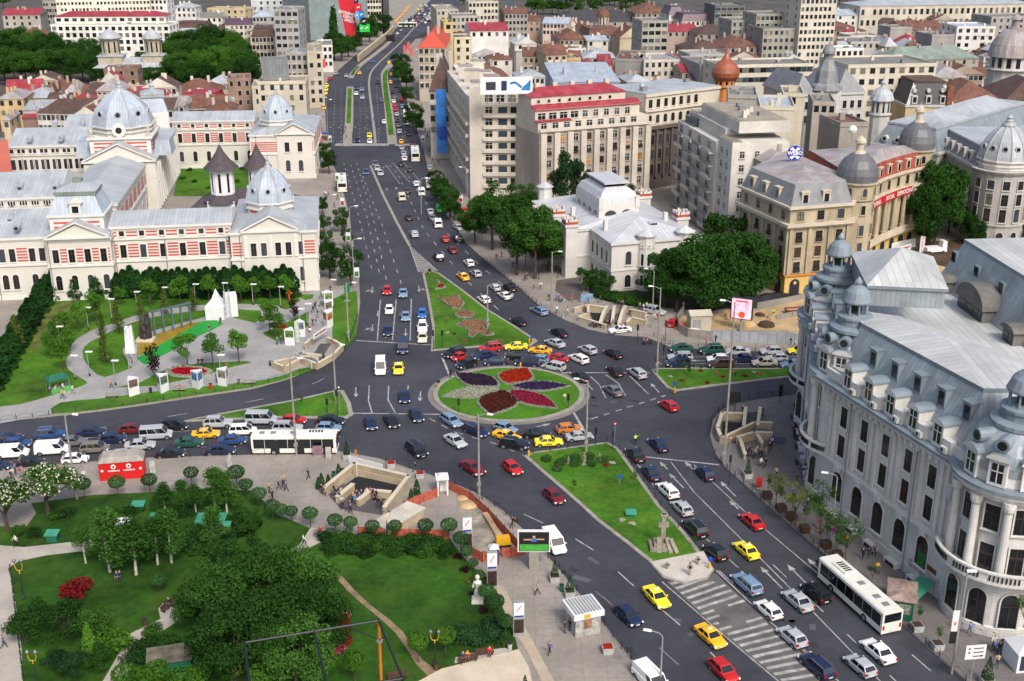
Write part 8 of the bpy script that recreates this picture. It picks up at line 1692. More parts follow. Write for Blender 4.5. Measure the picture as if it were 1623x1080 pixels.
for x,y,t in ((1046,1092,1008),(1317,852,756),(523,370,312),(558,420,330),(562,462,382),(741,355,268),(1033,520,430),(690,250,206),(496,150,100),(656,120,80),(520,215,160),(668,340,285)): lamp(x,y,t,'road',*RB,arm=(1,.3) if x<700 else (-1,.3))
lamp(690,1052,998,'park',label='twin yellow park lamp beside the worn notice boards'); lamp(378,1098,1050,'park',label='twin yellow park lamp in front of the dark steel frame'); lamp(38,950,884,'park',label='yellow park lamp on a square base by the bollard row'); lamp(58,1085,1030,'park',label='yellow park lamp at the lower end of the bollard row'); lamp(614,856,806,'park',label='twin park lamp standing behind the clipped ball trees')
def banner_pole(x,y,w_=.8,h=1.7,z=3.2,col=None,label=None):
 r=T1('flag_banner',x,y,label,'banner',0,group='white portrait banners on poles'); MB().box(.12,.12+w_,-.03,.03,z,z+h,0).bd('cloth',M_TARP,r); MB().box(.2,w_,-.045,-.03,z+.15,z+h*.6,0).bd('picture',mat('banner_picture_'+(col or 'red'),{'red':'#a8403a','green':'#4c8a3a'}[col or 'red'],.7,.5,2.,fine=.4),r); MB().path([(0,0,z-.1),(.12+w_,0,z-.1)],.03).path([(0,0,z+h+.05),(.12+w_,0,z+h+.05)],.03).tube((0,0,0),(0,0,z+h+.2),.07).bd('bracket',M_POLE,r)
 if not label: later(r,'white portrait banner on a lamp pole',*RB)
for x,y,c in ((562,462,'green'),(549,403,'green'),(540,345,'red'),(532,303,'green'),(727,340,'red'),(808,432,'red'),(668,240,'green'),(520,262,'red'),(521,240,'green')): banner_pole(x,y,1.,2.,3.,c)
def tlight(x,y,top,label=None,ang=None):
 h=HT(x,y,top); r=T1('traffic_light',x,y,label,'traffic light',ang if ang is not None else random.Random(x).uniform(-2,0),group='traffic lights of the junction'); MB().tube((0,0,0),(0,0,h-.5),.06).bd('pole',M_IRON,r); MB().box(-.17,.17,-.15,.15,h-1.0,h,0,t=.02).bd('signal_head',M_BLK,r)
 for i,c in enumerate(('#5a1410','#5a4410','#145a2c')): MB().tube((0,-.16,h-.17-.32*i),(0,-.2,h-.17-.32*i),.1,.1,8).bd('lens',mat('lens'+c,c,.3,0),r)
 later(r,'black traffic light of the junction',*RB)
for x,y,t in ((714,600,586),(727,655,632),(900.6,648,625),(944,705,678),(971,712,683),(1051,580,547),(519,655,632),(535,657,618),(687,555,524),(701,550,524),(1054,545,508),(1040,590,565),(1010,545,515),(1155,770,722)):
 if y: tlight(x,y,t)
def rsign(x,y,top,shape,col,label,w_=.6):
 h=HT(x,y,top); r=T1('road_sign',x,y,label,'road sign',0); MB().tube((0,.05,0),(0,.05,h),.035).bd('post',M_POLE,r); b=MB()
 if shape=='tri': b.add([(-w_/2,0,h),(w_/2,0,h),(0,0,h-w_*.9)],[(0,2,1)],0); b.add([(-w_/4,-.02,h-.12),(w_/4,-.02,h-.12),(0,-.02,h-w_*.6)],[(0,2,1)],1)
 elif shape=='disc': b.tube((0,0,h-w_/2),(0,-.03,h-w_/2),w_/2,w_/2,14,0)
 elif shape=='dia': b.add([(0,-.01,h),(w_/2,-.01,h-w_/2),(0,-.01,h-w_),(-w_/2,-.01,h-w_/2)],[(0,3,2,1)],1); b.add([(0,-.03,h-.1),(w_/2-.1,-.03,h-w_/2),(0,-.03,h-w_+.1),(-w_/2+.1,-.03,h-w_/2)],[(0,3,2,1)],0)
 else: b.box(-w_/2,w_/2,-.03,0,h-w_,h,0)
 b.bd('plate',[mat('sign_'+col,{'red':'#b0161c','blue':'#1c3fae','yellow':'#d0a020','dark':'#22262c','white':'#c8c8c4','purple':'#5a1a50','green':'#0e7a48'}[col],.5,0),M_WTXT],r)
rsign(974,702,670,'tri','red','red give-way triangle at the tip of the south island'); rsign(1043,590,573,'tri','red','red give-way triangle on the concrete pole by the bus island'); rsign(1156,725,692,'tri','red','red give-way triangle at the metro stairs'); rsign(895,640,624,'dia','yellow','yellow priority diamond on the roundabout lawn'); rsign(695,616,602,'disc','dark','dark round sign back at the roundabout edge'); rsign(1069,621,606,'disc','blue','blue arrow disc at the corner of the flower-dotted island'); rsign(1125,900,883,'disc','blue','blue arrow disc beside the stone crosses'); rsign(843,545,532,'disc','blue','blue arrow disc at the end of the triangular lawn'); rsign(539,655,612,'tri','dark','dark triangular sign back on the small western island',.8); rsign(982,770,753,'sq','blue','small blue name plate on the south island lawn',.5); rsign(893,928,903,'disc','dark','dark round sign back by the potted conifers',.6); rsign(996,1062,1025,'sq','dark','dark square sign back at the kerb of the park square',.7); rsign(1318,880,836,'disc','purple','purple no-parking disc in front of the bank trees',.7); rsign(493,548,520,'sq','white','small white sign at the top of the plaza stairs',.5); rsign(681,437,426,'sq','dark','small dark sign at the lawn apex',.7)
def post_y(x,y,label): r=T1('bollard',x,y,None,'bollard',0,.05,'yellow island bollards'); MB().lathe([(.16,0),(.15,.85),(.1,.95),(.0,1.)],10).bd('post',M_YLW,r); MB().lathe([(.18,0),(.17,.1)],10).bd('base',M_IRON,r); later(r,'small yellow bollard at an island edge',*RB)
for x,y in ((695,616),(825,583),(758,666),(838,724),(1069,624),(1124,903),(844,543),(1253,588),(839,545),(681,434)): post_y(x,y,'')
# railings: posts and arched rails along the kerbs
def fence(pts,label,step=2.2,h=.95,arc=True,z=.13,mat_=None):
 m=mat_ or M_IRON; w=[P(x,y) for x,y in pts]; r=thing('railing',(w[0].x,w[0].y,z),0,label,'railing'); pts3=[]; acc=0
 rb=MB(); o=w[0]; last=None; n=0; pm=MB().tube((0,0,0),(0,0,h),.05,.05,6).mesh('post',[m])
 for a,b in zip(w[:-1],w[1:]):
  L=(b-a).length; k=max(1,round(L/step))
  for i in range(k if b is not w[-1] else k+1):
   q=a.lerp(b,i/k)-o; q.z=0
   if n<95: link('post',pm,r,q)
   n+=1
   if last is not None:
    if arc:
     m1=(last+q)/2
     rb.path([last+Vc((0,0,h*.35)),last.lerp(q,.25)+Vc((0,0,h*.78)),m1+Vc((0,0,h*.92)),last.lerp(q,.75)+Vc((0,0,h*.78)),q+Vc((0,0,h*.35))],.022,4); rb.path([last+Vc((0,0,h*.18)),q+Vc((0,0,h*.18))],.02,4)
    else: rb.path([last+Vc((0,0,h*.95)),q+Vc((0,0,h*.95))],.022,4); rb.path([last+Vc((0,0,h*.45)),q+Vc((0,0,h*.45))],.018,4)
   last=q
 rb.bd('rail',m,r)
fence([(-20,673),(0,669),(78,660)],'arched railing beside the crossing at the photo edge'); fence([(84,658),(156,651),(233,640),(311,628),(400,615),(452,600),(498,585)],'low dark railing along the plaza kerb strip',3.,.8,False)
fence([(0,744),(140,735),(228,728),(400,723),(440,722)],'arched railing beside the red kiosk'); fence([(612,736),(649,745),(688,757),(722,770)],'chain railing by the underpass parapet',2.6); fence([(745,783),(784,805),(820,832),(850,862)],'dark railing outside the orange mesh fence'); fence([(852,868),(886,904),(945,975),(985,1030),(1030,1082)],'post and rail fence along the park square kerb',2.4)
fence([(1133,722),(1152,746),(1220,806),(1307,881),(1350,920)],'dark railing along the bank side kerb',2.4); fence([(1425,986),(1488,1044),(1530,1082)],'arched dark railing by the white tent kerb',2.4); fence([(1124,690),(1129,664),(1147,647),(1171,637),(1203,631),(1290,622)],'bollard railing around the metro stairs corner',2.2)
fence([(1048,546),(1085,551),(1150,556),(1220,558),(1300,561)],'arched railing between the bus queue and the hoarding'); fence([(845,722),(900,713),(962,702),(982,714),(1020,765),(1047,804),(1075,838)],'dark railing round the tip of the south island',2.6,.9,False); fence([(1062,548),(1052,540),(1036,534)],'short kinked railing at the motorcycle crossing')
fence([(763,410),(800,440),(850,482),(890,505)],'row of dark posts along the mansion kerb',2.0,.8,False); fence([(567,505),(556,538),(548,553),(535,562)],'dark railing round the plaza stairs kerb',2.2,.9,False)
for i in range(15): r=T1('bollard',17+i*1.45 if i<14 else 37,905+i*12.4,None,'bollard',0,.15,'black bollards of the park path'); MB().lathe([(.08,0),(.08,.75),(.11,.8),(.05,.92)],8).bd('post',M_IRON,r); later(r,'black bollard of the long park path row',P(17,905),'the path corner')
# red kiosk
r=T1('kiosk',196,754,'red sales kiosk with white ring logos beside the traffic queue','kiosk',HD(165,757,228,752)); k=MB(); k.box(-2.9,2.9,-1.2,1.2,0,2.6,0); k.bd('wall',M_REDK,r); k=MB(); k.add([(-3,-1.3,2.6),(3,-1.3,2.6),(3,1.3,2.75),(-3,1.3,2.75),(-2.4,-.9,3.3),(2.4,-.9,3.3),(2.4,1.1,3.45),(-2.4,1.1,3.45)],[(0,1,5,4),(1,2,6,5),(2,3,7,6),(3,0,4,7),(4,5,6,7)]); k.bd('roof',mat('dirty_white_sheet','#9a958c',.8,.25,.6,fine=.15),r)
for i,x in enumerate((-1.0,1.0)):
 g=MB(); g.add([(x+.33*cos(2*pi*j/16),-1.215,2.0+.33*sin(2*pi*j/16)) for j in range(16)]+[(x+.17*cos(2*pi*j/16),-1.215,1.97+.17*sin(2*pi*j/16)) for j in range(16)],[(j,(j+1)%16,16+(j+1)%16,16+j) for j in range(16)]); g.bd('ring_logo',M_WTXT,r); text_on(r,'vodafone',.42,(x,-1.23,1.42),(pi/2,0,0),M_WTXT,'letters',off=.01)
for x in (-2.5,2.5): g=MB(); g.add([(x+.18*cos(2*pi*j/12),-1.215,1.5+.18*sin(2*pi*j/12)) for j in range(12)],[tuple(range(12))]); g.bd('dot_logo',M_WTXT,r)
# market stall, white tent, truss towers, sculpture, gate frame
r=T1('market_stall',93,619,'small green-roofed market stall full of goods beside the lawn','stall',HD(80,622,110,615)); 
for sx in (-1,1):
 for sy in (-1,1): MB().tube((sx*1.5,sy*1.1,0),(sx*1.5,sy*1.1,2.2),.04).bd('post',M_POLE,r)
b=MB(); b.add([(-1.7,-1.3,2.2),(1.7,-1.3,2.2),(1.7,1.3,2.2),(-1.7,1.3,2.2),(-.9,0,2.9),(.9,0,2.9)],[(0,1,5,4),(1,2,5),(2,3,4,5),(3,0,4)]); b.bd('canopy',M_GRN,r); MB().box(-1.4,1.6,-1.3,-.5,0,.9,0).bd('counter',mat('stall_green_cloth','#4f9a4a',.8,.3,1.),r)
gd=MB(); rn_=random.Random(2)
for i in range(26): x,y=rn_.uniform(-1.6,1.3),rn_.uniform(-1.4,.4); gd.cbox((x,y,.0 if y>-.4 else .9),.25,.22,rn_.uniform(.2,.6),i%3,rn_.uniform(0,1))
gd.bd('goods',[mat('goods_brown','#7a4a36'),mat('goods_pale','#b9a08a'),mat('goods_blue','#3c4f7a')],r)
r=T1('tent',345,503,'white peaked party tent on the plaza lawn','tent',HD(325,504,357,504)); L=3.2; b=MB(); b.box(-L/2*1.15,L/2*1.15,-1.6,1.9,0,2.5,0); b.bd('side_wall',M_TARP,r); b=MB(); k=1.95
rings=[]; 
for j,(f,z) in enumerate(((1,2.5),(.62,3.1),(.34,3.9),(.15,4.9),(.02,5.6))): rings+=[(-k*f,-1.7*f+.15,z),(k*f,-1.7*f+.15,z),(k*f,1.7*f+.15,z),(-k*f,1.7*f+.15,z)]
b.add(rings,[(4*j+i,4*j+(i+1)%4,4*j+4+(i+1)%4,4*j+4+i) for j in range(4) for i in range(4)]); b.bd('canopy',M_TARP,r)
r=T1('tent',366,500,'smaller white screened stage booth beside the peaked tent','tent',.3); MB().box(-.9,1.3,-1.2,1.6,0,4.2,0).bd('side_wall',M_TARP,r)
def truss(x,y,h,label,w_=.5,cloth=False,lean=0):
 r=T1('truss_tower',x,y,label,'truss tower'); b=MB()
 for sx in (-1,1):
  for sy in (-1,1): b.tube((sx*w_,sy*w_,0),(sx*w_*.8+lean,sy*w_*.8,h),.05,.05,5)
 k=int(h/.9)
 for j in range(k):
  z0,z1=h*j/k,h*(j+1)/k; s=1 if j%2 else -1; l0,l1=lean*j/k,lean*(j+1)/k
  b.tube((-s*w_+l0,-w_,z0),(s*w_+l1,-w_,z1),.035,.035,4).tube((w_+l0,-s*w_,z0),(w_+l1,s*w_,z1),.035,.035,4).tube((-w_+l0,s*w_,z0),(-w_+l1,-s*w_,z1),.035,.035,4)
 b.bd('lattice',mat('silver_truss','#a9abad',.4,.05),r)
 if cloth: MB().box(-.7,.9,-.55,.3,h*.35,h*.98,0,t=.2).bd('cloth',M_TARP,r)
truss(362,507,5.8,'silver truss tower in front of the peaked tent'); truss(210,582,7.5,'white-draped silver truss tower at the turf corner',.45,True)
r=T1('sculpture',231,540,'dark bronze sculpture of upright figures beside the yellow basin','sculpture'); b=MB()
for x,y,r0,h in ((-.5,0,.55,3.6),(.45,.1,.6,4.8),(0,-.4,.5,2.8),(.8,.3,.35,5.2)): b.lathe([(r0*.9,0),(r0,.6),(r0*.7,h*.4),(r0*.9,h*.6),(r0*.6,h*.8),(r0*.4,h*.88),(r0*.5,h*.95),(.02,h)],9,(x,y,.4))
b.bd('figure',mat('dark_bronze','#33292a',.5,.3,1.5,.4),r); MB().box(-1.5,1.6,-1.1,1,0,.45,0).bd('plinth',M_SANDL,r)
r=T1('gate_frame',246,532,'row of blue-grey steel posts with a top beam over the basin','gate frame',HD(246,532,303,517)); L=(P(303,517)-P(246,532)).length
for i in range(5): MB().box(L*i/4-.14,L*i/4+.14,-.14,.14,0,4.4,0).bd('post',mat('blue_grey_steel','#4f6070',.5,.1),r)
MB().box(-.3,L+.3,-.18,.18,4.4,4.65,0).bd('beam',mat('blue_grey_steel','#4f6070'),r)
# three-sided picture columns
pcs=['#6a5a4a','#5c6a60','#4a7aa8','#8a7f70','#5a7a3a','#6a6f8a','#7a8a5a','#6f6a5a','#b0703a']
for i,(x,y) in enumerate(((211,626),(258,621),(314,615),(356,611),(461,546),(476,533),(520,485),(519,500),(520,518))):
 r=T1('picture_column',x,y,None,'display column',.25+i*.3,group='three-sided picture columns'); R0=1.05; b=MB(); b.lathe([(R0,0),(R0,3.0)],3); b.bd('column',M_TARP,r); b=MB()
 for k in range(3):
  M=MR(pi/3+2*pi*k/3+pi/2,4,'Z'); q=R0*.5; b.box(-.72,.72,-q-.03,-q,1.5,2.75,0,M)
 b.bd('picture',mat('photo'+pcs[i],pcs[i],.7,.6,2.5,fine=.5),r); later(r,'white three-sided picture column',*TENT)
def bench(x,y,rz,label,m=None): r=T1('bench',x,y,label,'bench',rz); m=m or M_WOOD; MB().box(-1.,1.,-.22,.22,.4,.46,0).bd('seat',m,r); MB().box(-1.,1.,.2,.26,.5,.85,0).bd('backrest',m,r); [MB().box(s*.8-.04,s*.8+.04,-.2,.2,0,.4,0).bd('leg',M_IRON,r) for s in (-1,1)]; return r
bench(178,631,.1,'grey bench by the plaza kerb strip',M_CONC); bench(285,621,.1,'grey bench with a seated person in red',M_CONC); bench(396,610,.1,'grey bench at the broad end of the plaza',M_CONC); bench(742,1051,.35,'brown park bench with seated readers'); bench(768,1040,.25,'brown park bench with a person in a red hat'); bench(630,1077,.3,'brown park bench behind the steel frame corner'); bench(267,966,1.2,'brown bench on the curved park path')
def bin_(x,y,c,label,h=.9,z=.15): r=T1('litter_bin',x,y,label,'litter bin',0,z); MB().lathe([(.22,0),(.26,h*.9)],10).bd('bin',c,r); MB().lathe([(.28,h*.88),(.28,h*.95)],10).bd('rim',M_IRON,r)
bin_(239,623,M_IRON,'dark litter bin between two picture columns'); bin_(334,616,M_REDK,'red litter bin between the picture columns'); bin_(429,580,M_IRON,'dark litter bin before the plaza stairs'); bin_(230,992,M_WOOD,'rusty litter bin on the park lawn edge'); bin_(808,1030,M_PLNT,'pale litter bin near the benches'); bin_(529,757,M_GRN,'green litter bin behind the stair opening'); bin_(543,752,M_GRN,'green litter bin farther along the conifers'); bin_(890,937,M_GRN,'small green bin between the potted conifers'); bin_(491,526,M_IRON,'dark litter bin by the palace columns'); bin_(691,1062,M_WOOD,'brown litter bin under the twin park lamp')
def gbox(x,y,w_,d_,h,label,m=None,rz=0.,roofm=None):
 r=T1('utility_cabin',x,y,label,'cabin',rz,.2); MB().box(-w_/2,w_/2,-d_/2,d_/2,0,h,0).bd('wall',m or M_GRN,r); b=MB(); b.add([(-w_/2-.15,-d_/2-.15,h),(w_/2+.15,-d_/2-.15,h),(w_/2+.15,d_/2+.15,h+.25),(-w_/2-.15,d_/2+.15,h+.25)]+[(-w_/2-.15,-d_/2-.15,h+.1),(w_/2+.15,-d_/2-.15,h+.1),(w_/2+.15,d_/2+.15,h+.35),(-w_/2-.15,d_/2+.15,h+.35)],[(4,5,6,7),(0,1,5,4),(1,2,6,5),(2,3,7,6),(3,0,4,7)]); b.bd('roof',roofm or M_TEAL,r); MB().box(-w_*.2,w_*.2,-d_/2-.02,-d_/2,.1,h*.8,0).bd('door',m or M_GRN,r); return r
gbox(84,857,1.3,.9,.9,'small green utility box on the lawn by the pale path'); gbox(335,832,3.4,2.2,.7,'low cabin with a wide teal sheet roof among the birches'); gbox(220,808,1.4,.9,.7,'low teal-topped box at the lawn top'); gbox(362,852,.6,.6,1.7,'narrow upright teal box beside the wide-roofed cabin'); gbox(246,842,.6,.6,2.,'narrow teal box behind the birches'); gbox(199,860,1.6,1.6,2.6,'white sentry cabin among the birches',M_TARP,.2,M_TARP); gbox(271,1060,4.2,2.4,1.6,'cabin with a weathered teal and brown roof under the grove',M_GRN,.25,mat('weathered_teal_brown','#6a6656',.9,.4,.7,fine=.2)); gbox(1000,818,1.1,.7,.4,'small teal hatch on the south island lawn')
# dark steel frame at the edge of the park
HF=15.
m_=mat('black_steel_frame','#181b22',.45,.1); A_,B_,C_,D_=P(388,1021,HF),P(600,986,HF),P(638,1078,HF),P(520,1096,HF); c=Vc((B_.x,B_.y,0)); r=thing('steel_frame',(c.x,c.y,.15),0,'black steel box frame with an orange post, rising above the park grove','frame'); q=lambda p:(p.x-c.x,p.y-c.y,p.z)
E2=P(498,1004,HF)
for a,b_ in ((A_,B_),(B_,C_),(C_,D_),(A_,P(398,1100,HF)),(E2,D_)): MB().tube(q(a),q(b_),.1,.1,6).bd('bar',m_,r)
for p in (A_,C_,D_): MB().tube((p.x-c.x,p.y-c.y,0),q(p),.13,.13,6).bd('post',m_,r)
MB().tube((0,0,0),(0,0,HF),.14,.14,8).bd('post',mat('orange_post','#b8701e',.5,.15),r); MB().tube(q(P(554,997,HF)),(0,0,HF-2),.05).tube(q(P(612,1010,HF)),(0,0,HF-2),.05).bd('brace',m_,r); MB().tube((0,0,HF-2.2),(0,0,HF-1.9),.25,.3,10).bd('clamp',M_POLE,r)
# adverts
r=T1('billboard',846,902,'framed advert panel on a stout post at the edge of the park square','billboard',.0); zb=HT(846,902,873); zt=HT(846,902,843); wd=1.75; MB().box(-wd-.15,wd+.15,-.1,.3,zb-.12,zt+.12,0).bd('frame',M_TARP,r); MB().box(-wd,wd,-.14,-.1,zb,zt,0).bd('panel',mat('advert_black','#15171a',.4,.1),r); MB().box(-wd*.95,wd*.95,-.16,-.14,zb+.05,zb+(zt-zb)*.36,0).bd('lower_panel',mat('advert_lawn_green','#3f9a3a',.5,.2,2.),r)
f=MB(); zc=(zb+zt)/2+.1; f.box(-.3,.3,-.17,-.14,zc-.1,zc+.35,0).box(-1.2,-.3,-.17,-.14,zc+.1,zc+.26,1).box(.3,1.2,-.17,-.14,zc+.15,zc+.3,1).box(-.15,.15,-.17,-.14,zc+.38,zc+.68,1); f.bd('picture',[mat('pic_blue','#3f62a8',.6),M_SKIN],r); MB().box(-.55,.55,-.2,.3,0,zb-.1,0).bd('post',M_CONC,r)
r=T1('led_screen',1173,526,'lit outdoor video screen on a steel post by the building site','screen',HD(1160,520,1190,524)); zb=HT(1173,526,505); zt=HT(1173,526,474); MB().box(-2.,2.,-.1,.5,zb-.15,zt+.15,0).bd('frame',M_IRON,r); MB().box(-1.8,1.8,-.13,-.1,zb,zt,0).bd('screen',mat('screen_glow','#e8a8b8',.5,.4,.8,emit=.9),r); MB().tube((.1,-.13,zb+.75),(.1,-.16,zb+.75),.6,.6,14).bd('picture',mat('screen_orange','#e0401c',.5,.3,1.,emit=.9),r); MB().box(-1.1,1.1,-.15,-.13,zt-.6,zt-.35,0).bd('picture',mat('screen_red','#d01c28',.5,.2,1.,emit=.9),r); MB().tube((0,.2,0),(0,.2,zb),.22,.22,8).bd('post',M_POLE,r)
for i,(x,y,t,l) in enumerate(((741,872,818,'grey advert totem behind the clipped trees'),(780,934,874,'grey advert totem beside the orange mesh fence'),(822,1008,953,'grey advert totem standing free on the park square'))):
 h=HT(x,y,t); r=T1('advert_totem',x,y,l,'advert totem',.12,group='advert totems of the park square'); MB().box(-.6,.6,-.2,.2,0,h,0).bd('body',M_POLE,r); MB().box(-.55,.55,-.23,-.2,h*.56,h*.97,0).bd('upper_poster',M_TARP,r); MB().box(-.52,.52,-.24,-.2,h*.12,h*.5,0).bd('lower_poster',mat('totem_poster','#3a2a26',.5,.5,1.5,fine=.4),r); MB().box(-.5,.5,-.25,-.23,h*.57,h*.62,0).bd('blue_strip',M_BLUE,r); MB().add([(-.3,-.25,h*.74),(-.2,-.25,h*.74),(.3,-.25,h*.9),(.2,-.25,h*.9)],[(0,1,2,3)]).bd('red_stroke',M_RED,r)
for x,y,t,l,c in ((243,752,731,'narrow grey ad panel beside the red kiosk','#b9b9b4'),(364,742,722,'narrow grey ad panel before the bus','#b9b9b4'),(504,724,707,'poster panel with four portraits behind the bus stop','#8a6a7a'),(521,728,709,'white poster cabinet beside the four-portrait panel','#b8b0a8'),(1203,775,757,'red advert totem by the bank side railing','#b81a22'),(551,478,450,'green sign panel back at the boulevard kerb','#0e7a48'),(930,480,466,'blue and white poster board under the mansion trees','#7f9ab8'),(472,545,510,'tall pale banner beside the plaza stairs','#b9c8b4')):
 h=HT(x,y,t); w_={'504':1.4,'930':2.4}.get(str(x),.75 if x!=551 else 1.1); r=T1('poster_panel',x,y,l,'poster panel',.05 if x!=364 else 1.1); MB().box(-w_/2,w_/2,-.08,.08,.25 if x!=551 else h*.5,h,0).bd('panel',mat('poster'+c,c,.6,.35,1.5,fine=.3),r); MB().box(-w_/2-.04,w_/2+.04,-.05,.05,0,.3,0).bd('base',M_POLE,r)
 if x==551: MB().tube((0,0,0),(0,0,h*.5),.07).bd('post',M_POLE,r)
# kiosks on the square and by the bank
r=T1('kiosk',924,997,'white graffitied kiosk with a ribbed metal roof on the park square','kiosk',HD(912,1000,944,993)); MB().box(-1.45,1.45,-1.3,1.5,0,2.3,0).bd('wall',mat('postered_white_wall','#a8a6a0',.8,.35,1.6,fine=.35),r); b=MB(); b.box(-1.75,1.75,-1.6,1.8,2.3,2.95,0); b.bd('roof_band',M_TARP,r); b=MB()
for i in range(9): b.box(-1.5+i*.35,-1.3+i*.35,-1.4,1.6,2.96,3.02,0)
b.bd('roof_ribs',M_POLE,r); MB().box(-.5,.4,-1.33,-1.3,.9,2.0,0).bd('poster',mat('kiosk_poster','#8f6a50',.7,.4,2.),r); MB().box(-.6,.1,-1.63,-1.6,2.4,2.85,0).bd('sign',M_YLW,r)
r=T1('kiosk',1426,968,'green newspaper kiosk with a rust-stained roof beside the long bus','kiosk',HD(1405,985,1435,1000)+.55); MB().box(-1.3,1.3,-2.0,2.0,0,2.5,0).bd('wall',M_GRN,r); b=MB(); b.box(-1.6,1.6,-2.3,2.3,2.5,2.62,0); b.add([(-1.6,-2.3,2.62),(1.6,-2.3,2.62),(1.6,2.3,2.62),(-1.6,2.3,2.62),(0,-1,3.),(0,1,3.)],[(0,1,4),(1,2,5,4),(2,3,5),(3,0,4,5)]); b.bd('roof',mat('rusty_pale_roof','#a09084',.8,.2,.6,stain=.9,stain_col='#5a2418'),r); MB().box(-1.0,1.0,-2.04,-2.0,.9,2.1,0).bd('magazine_rack',mat('magazines','#9aa090',.6,.7,4.,fine=.5),r); MB().box(-1.0,-.2,-2.07,-2.04,1.1,1.9,0).bd('yellow_poster',M_YLW,r)
r=T1('awning',1452,955,'green tarpaulin awning behind the newspaper kiosk','awning',-.75); MB().add([(-.9,-2.5,2.1),(.9,-2.5,1.6),(.9,2.5,1.6),(-.9,2.5,2.1)],[(0,1,2,3)]).bd('cloth',M_TEAL,r); [MB().tube((.85,y,0),(.85,y,1.6),.04).bd('post',M_POLE,r) for y in (-2.4,2.4)]
r=T1('portable_toilet',783,892,'purple portable toilet with a white roof behind the advert totem','portable toilet',.1); MB().box(-.55,.55,-.55,.55,0,2.1,0).bd('cabin',mat('purple_plastic','#5a2a5e',.5,.15),r); b=MB(); b.add([(-.6,-.6,2.1),(.6,-.6,2.1),(.6,.6,2.1),(-.6,.6,2.1),(0,0,2.6)],[(0,1,4),(1,2,4),(2,3,4),(3,0,4)]); b.bd('roof',M_TARP,r); MB().box(-.4,.4,-.57,-.55,.1,1.9,0).bd('door',mat('blue_plastic_door','#3a4a8a',.5,.1),r)
r=T1('guard_booth',701,782,'small white guard booth between the orange mesh fences','booth',.15); 
for sx in (-.7,.55):
 for sy in (-.7,.55): MB().box(sx,sx+.2,sy,sy+.2,0,2.4,0).bd('post',M_TARP,r)
MB().box(-.68,-.55,-.65,.65,0,2.3,0).bd('side_wall',M_TARP,r); MB().box(-.6,.6,.55,.68,0,2.3,0).bd('back_wall',M_TARP,r); b=MB(); b.box(-.85,.85,-.85,.85,2.3,2.6,0); b.box(-.6,.6,-.6,.6,2.6,2.85,0,t=.2); b.bd('roof',M_TARP,r)
def meshfence(pts,label,h=1.3):
 w=[P(*p) for p in pts]; o=w[0]; r=thing('mesh_fence',(o.x,o.y,.13),0,label,'mesh fence'); b=MB()
 for a,c in zip(w[:-1],w[1:]):
  a2,c2=a-o,c-o; n_=Vc(((c2-a2).y,-(c2-a2).x,0)).normalized()*.02; b.add([a2+n_,c2+n_,c2+n_+Vc((0,0,h)),a2+n_+Vc((0,0,h)),a2-n_,c2-n_,c2-n_+Vc((0,0,h)),a2-n_+Vc((0,0,h))],[(0,1,2,3),(7,6,5,4),(3,2,6,7)])
  k=max(1,int((c2-a2).length/2.2))
  for i in range(k+1): p=a2.lerp(c2,i/k); MB().tube(p,p+Vc((0,0,h+.35)),.035,.035,5).bd('post',M_IRON,r)
 b.bd('netting',M_MESH,r)
meshfence([(640,811),(665,800),(690,790),(697,786)],'orange mesh fence between the slab container and the guard booth'); meshfence([(712,778),(745,795),(775,822),(800,850),(828,880)],'orange mesh fence following the kerb of the works area'); meshfence([(568,851),(600,854),(650,855),(712,857)],'orange mesh fence behind the clipped ball trees'); meshfence([(742,880),(765,893),(775,890)],'orange mesh fence beside the totem'); meshfence([(795,885),(831,882)],'orange mesh fence closing the works area')
slab('terrain',[(722,775),(745,797),(775,824),(800,852),(815,872),(790,880),(740,872),(716,850),(735,835),(728,810)],.1,.19,mat('dug_up_rubble','#938a7c',.95,.35,.5,.8,fine=.35))
r=T1('compressor',797,868,'yellow road compressor on wheels inside the works area','compressor',.2); MB().box(-.9,.9,-.55,.55,.5,1.5,0,t=.08).bd('body',M_YLW,r); MB().box(-.95,.95,-.6,.6,.35,.6,0).bd('chassis',M_BLK,r); [MB().tube((s*.0,t_*.62,.32),(s*.0,t_*.75,.32),.32,.32,12).bd('wheel',M_TYRE,r) for s,t_ in ((1,-1),(1,1))]
r=T1('timber_stack',782,840,'beam of timber lying along the works trench','timber',HD(776,822,796,855)); MB().box(-3.6,3.6,-.35,.35,0,.6,0).bd('beam',mat('raw_timber','#a58c6a',.9,.3,.8,fine=.15),r)
for i,(x,y,h,rr) in enumerate(((742,801,.5,1.3),(735,790,.35,1.)),): r=T1('sand_heap',x,y,('larger' if i==0 else 'smaller')+' heap of sand in the works area','sand heap'); MB().lathe([(rr,0),(rr*.8,h*.5),(rr*.4,h*.85),(.05,h)],14).bd('sand',M_DIRT,r)
r=T1('slab_container',622,840,'long beige container roof block beside the stair opening','container',HD(590,838,640,808)); MB().box(-2.,4.6,-1.3,1.4,0,1.3,0).bd('wall',M_SAND,r); MB().box(-2.15,4.75,-1.45,1.55,1.3,1.5,0).bd('roof',mat('chalky_roof','#b8b2a4',.9,.15,.5,fine=.08),r)
r=T1('barrier_sheet',580,742,'long white sheet barrier along the kerb','barrier',HD(557,733,612,748)); L=(P(612,748)-P(557,733)).length; MB().box(-L/2,L/2,-.04,.04,.1,1.25,0).bd('sheet',M_TARP,r); [MB().tube((x,.05,0),(x,.05,1.35),.04).bd('post',M_IRON,r) for x in (-L/2,0,L/2)]
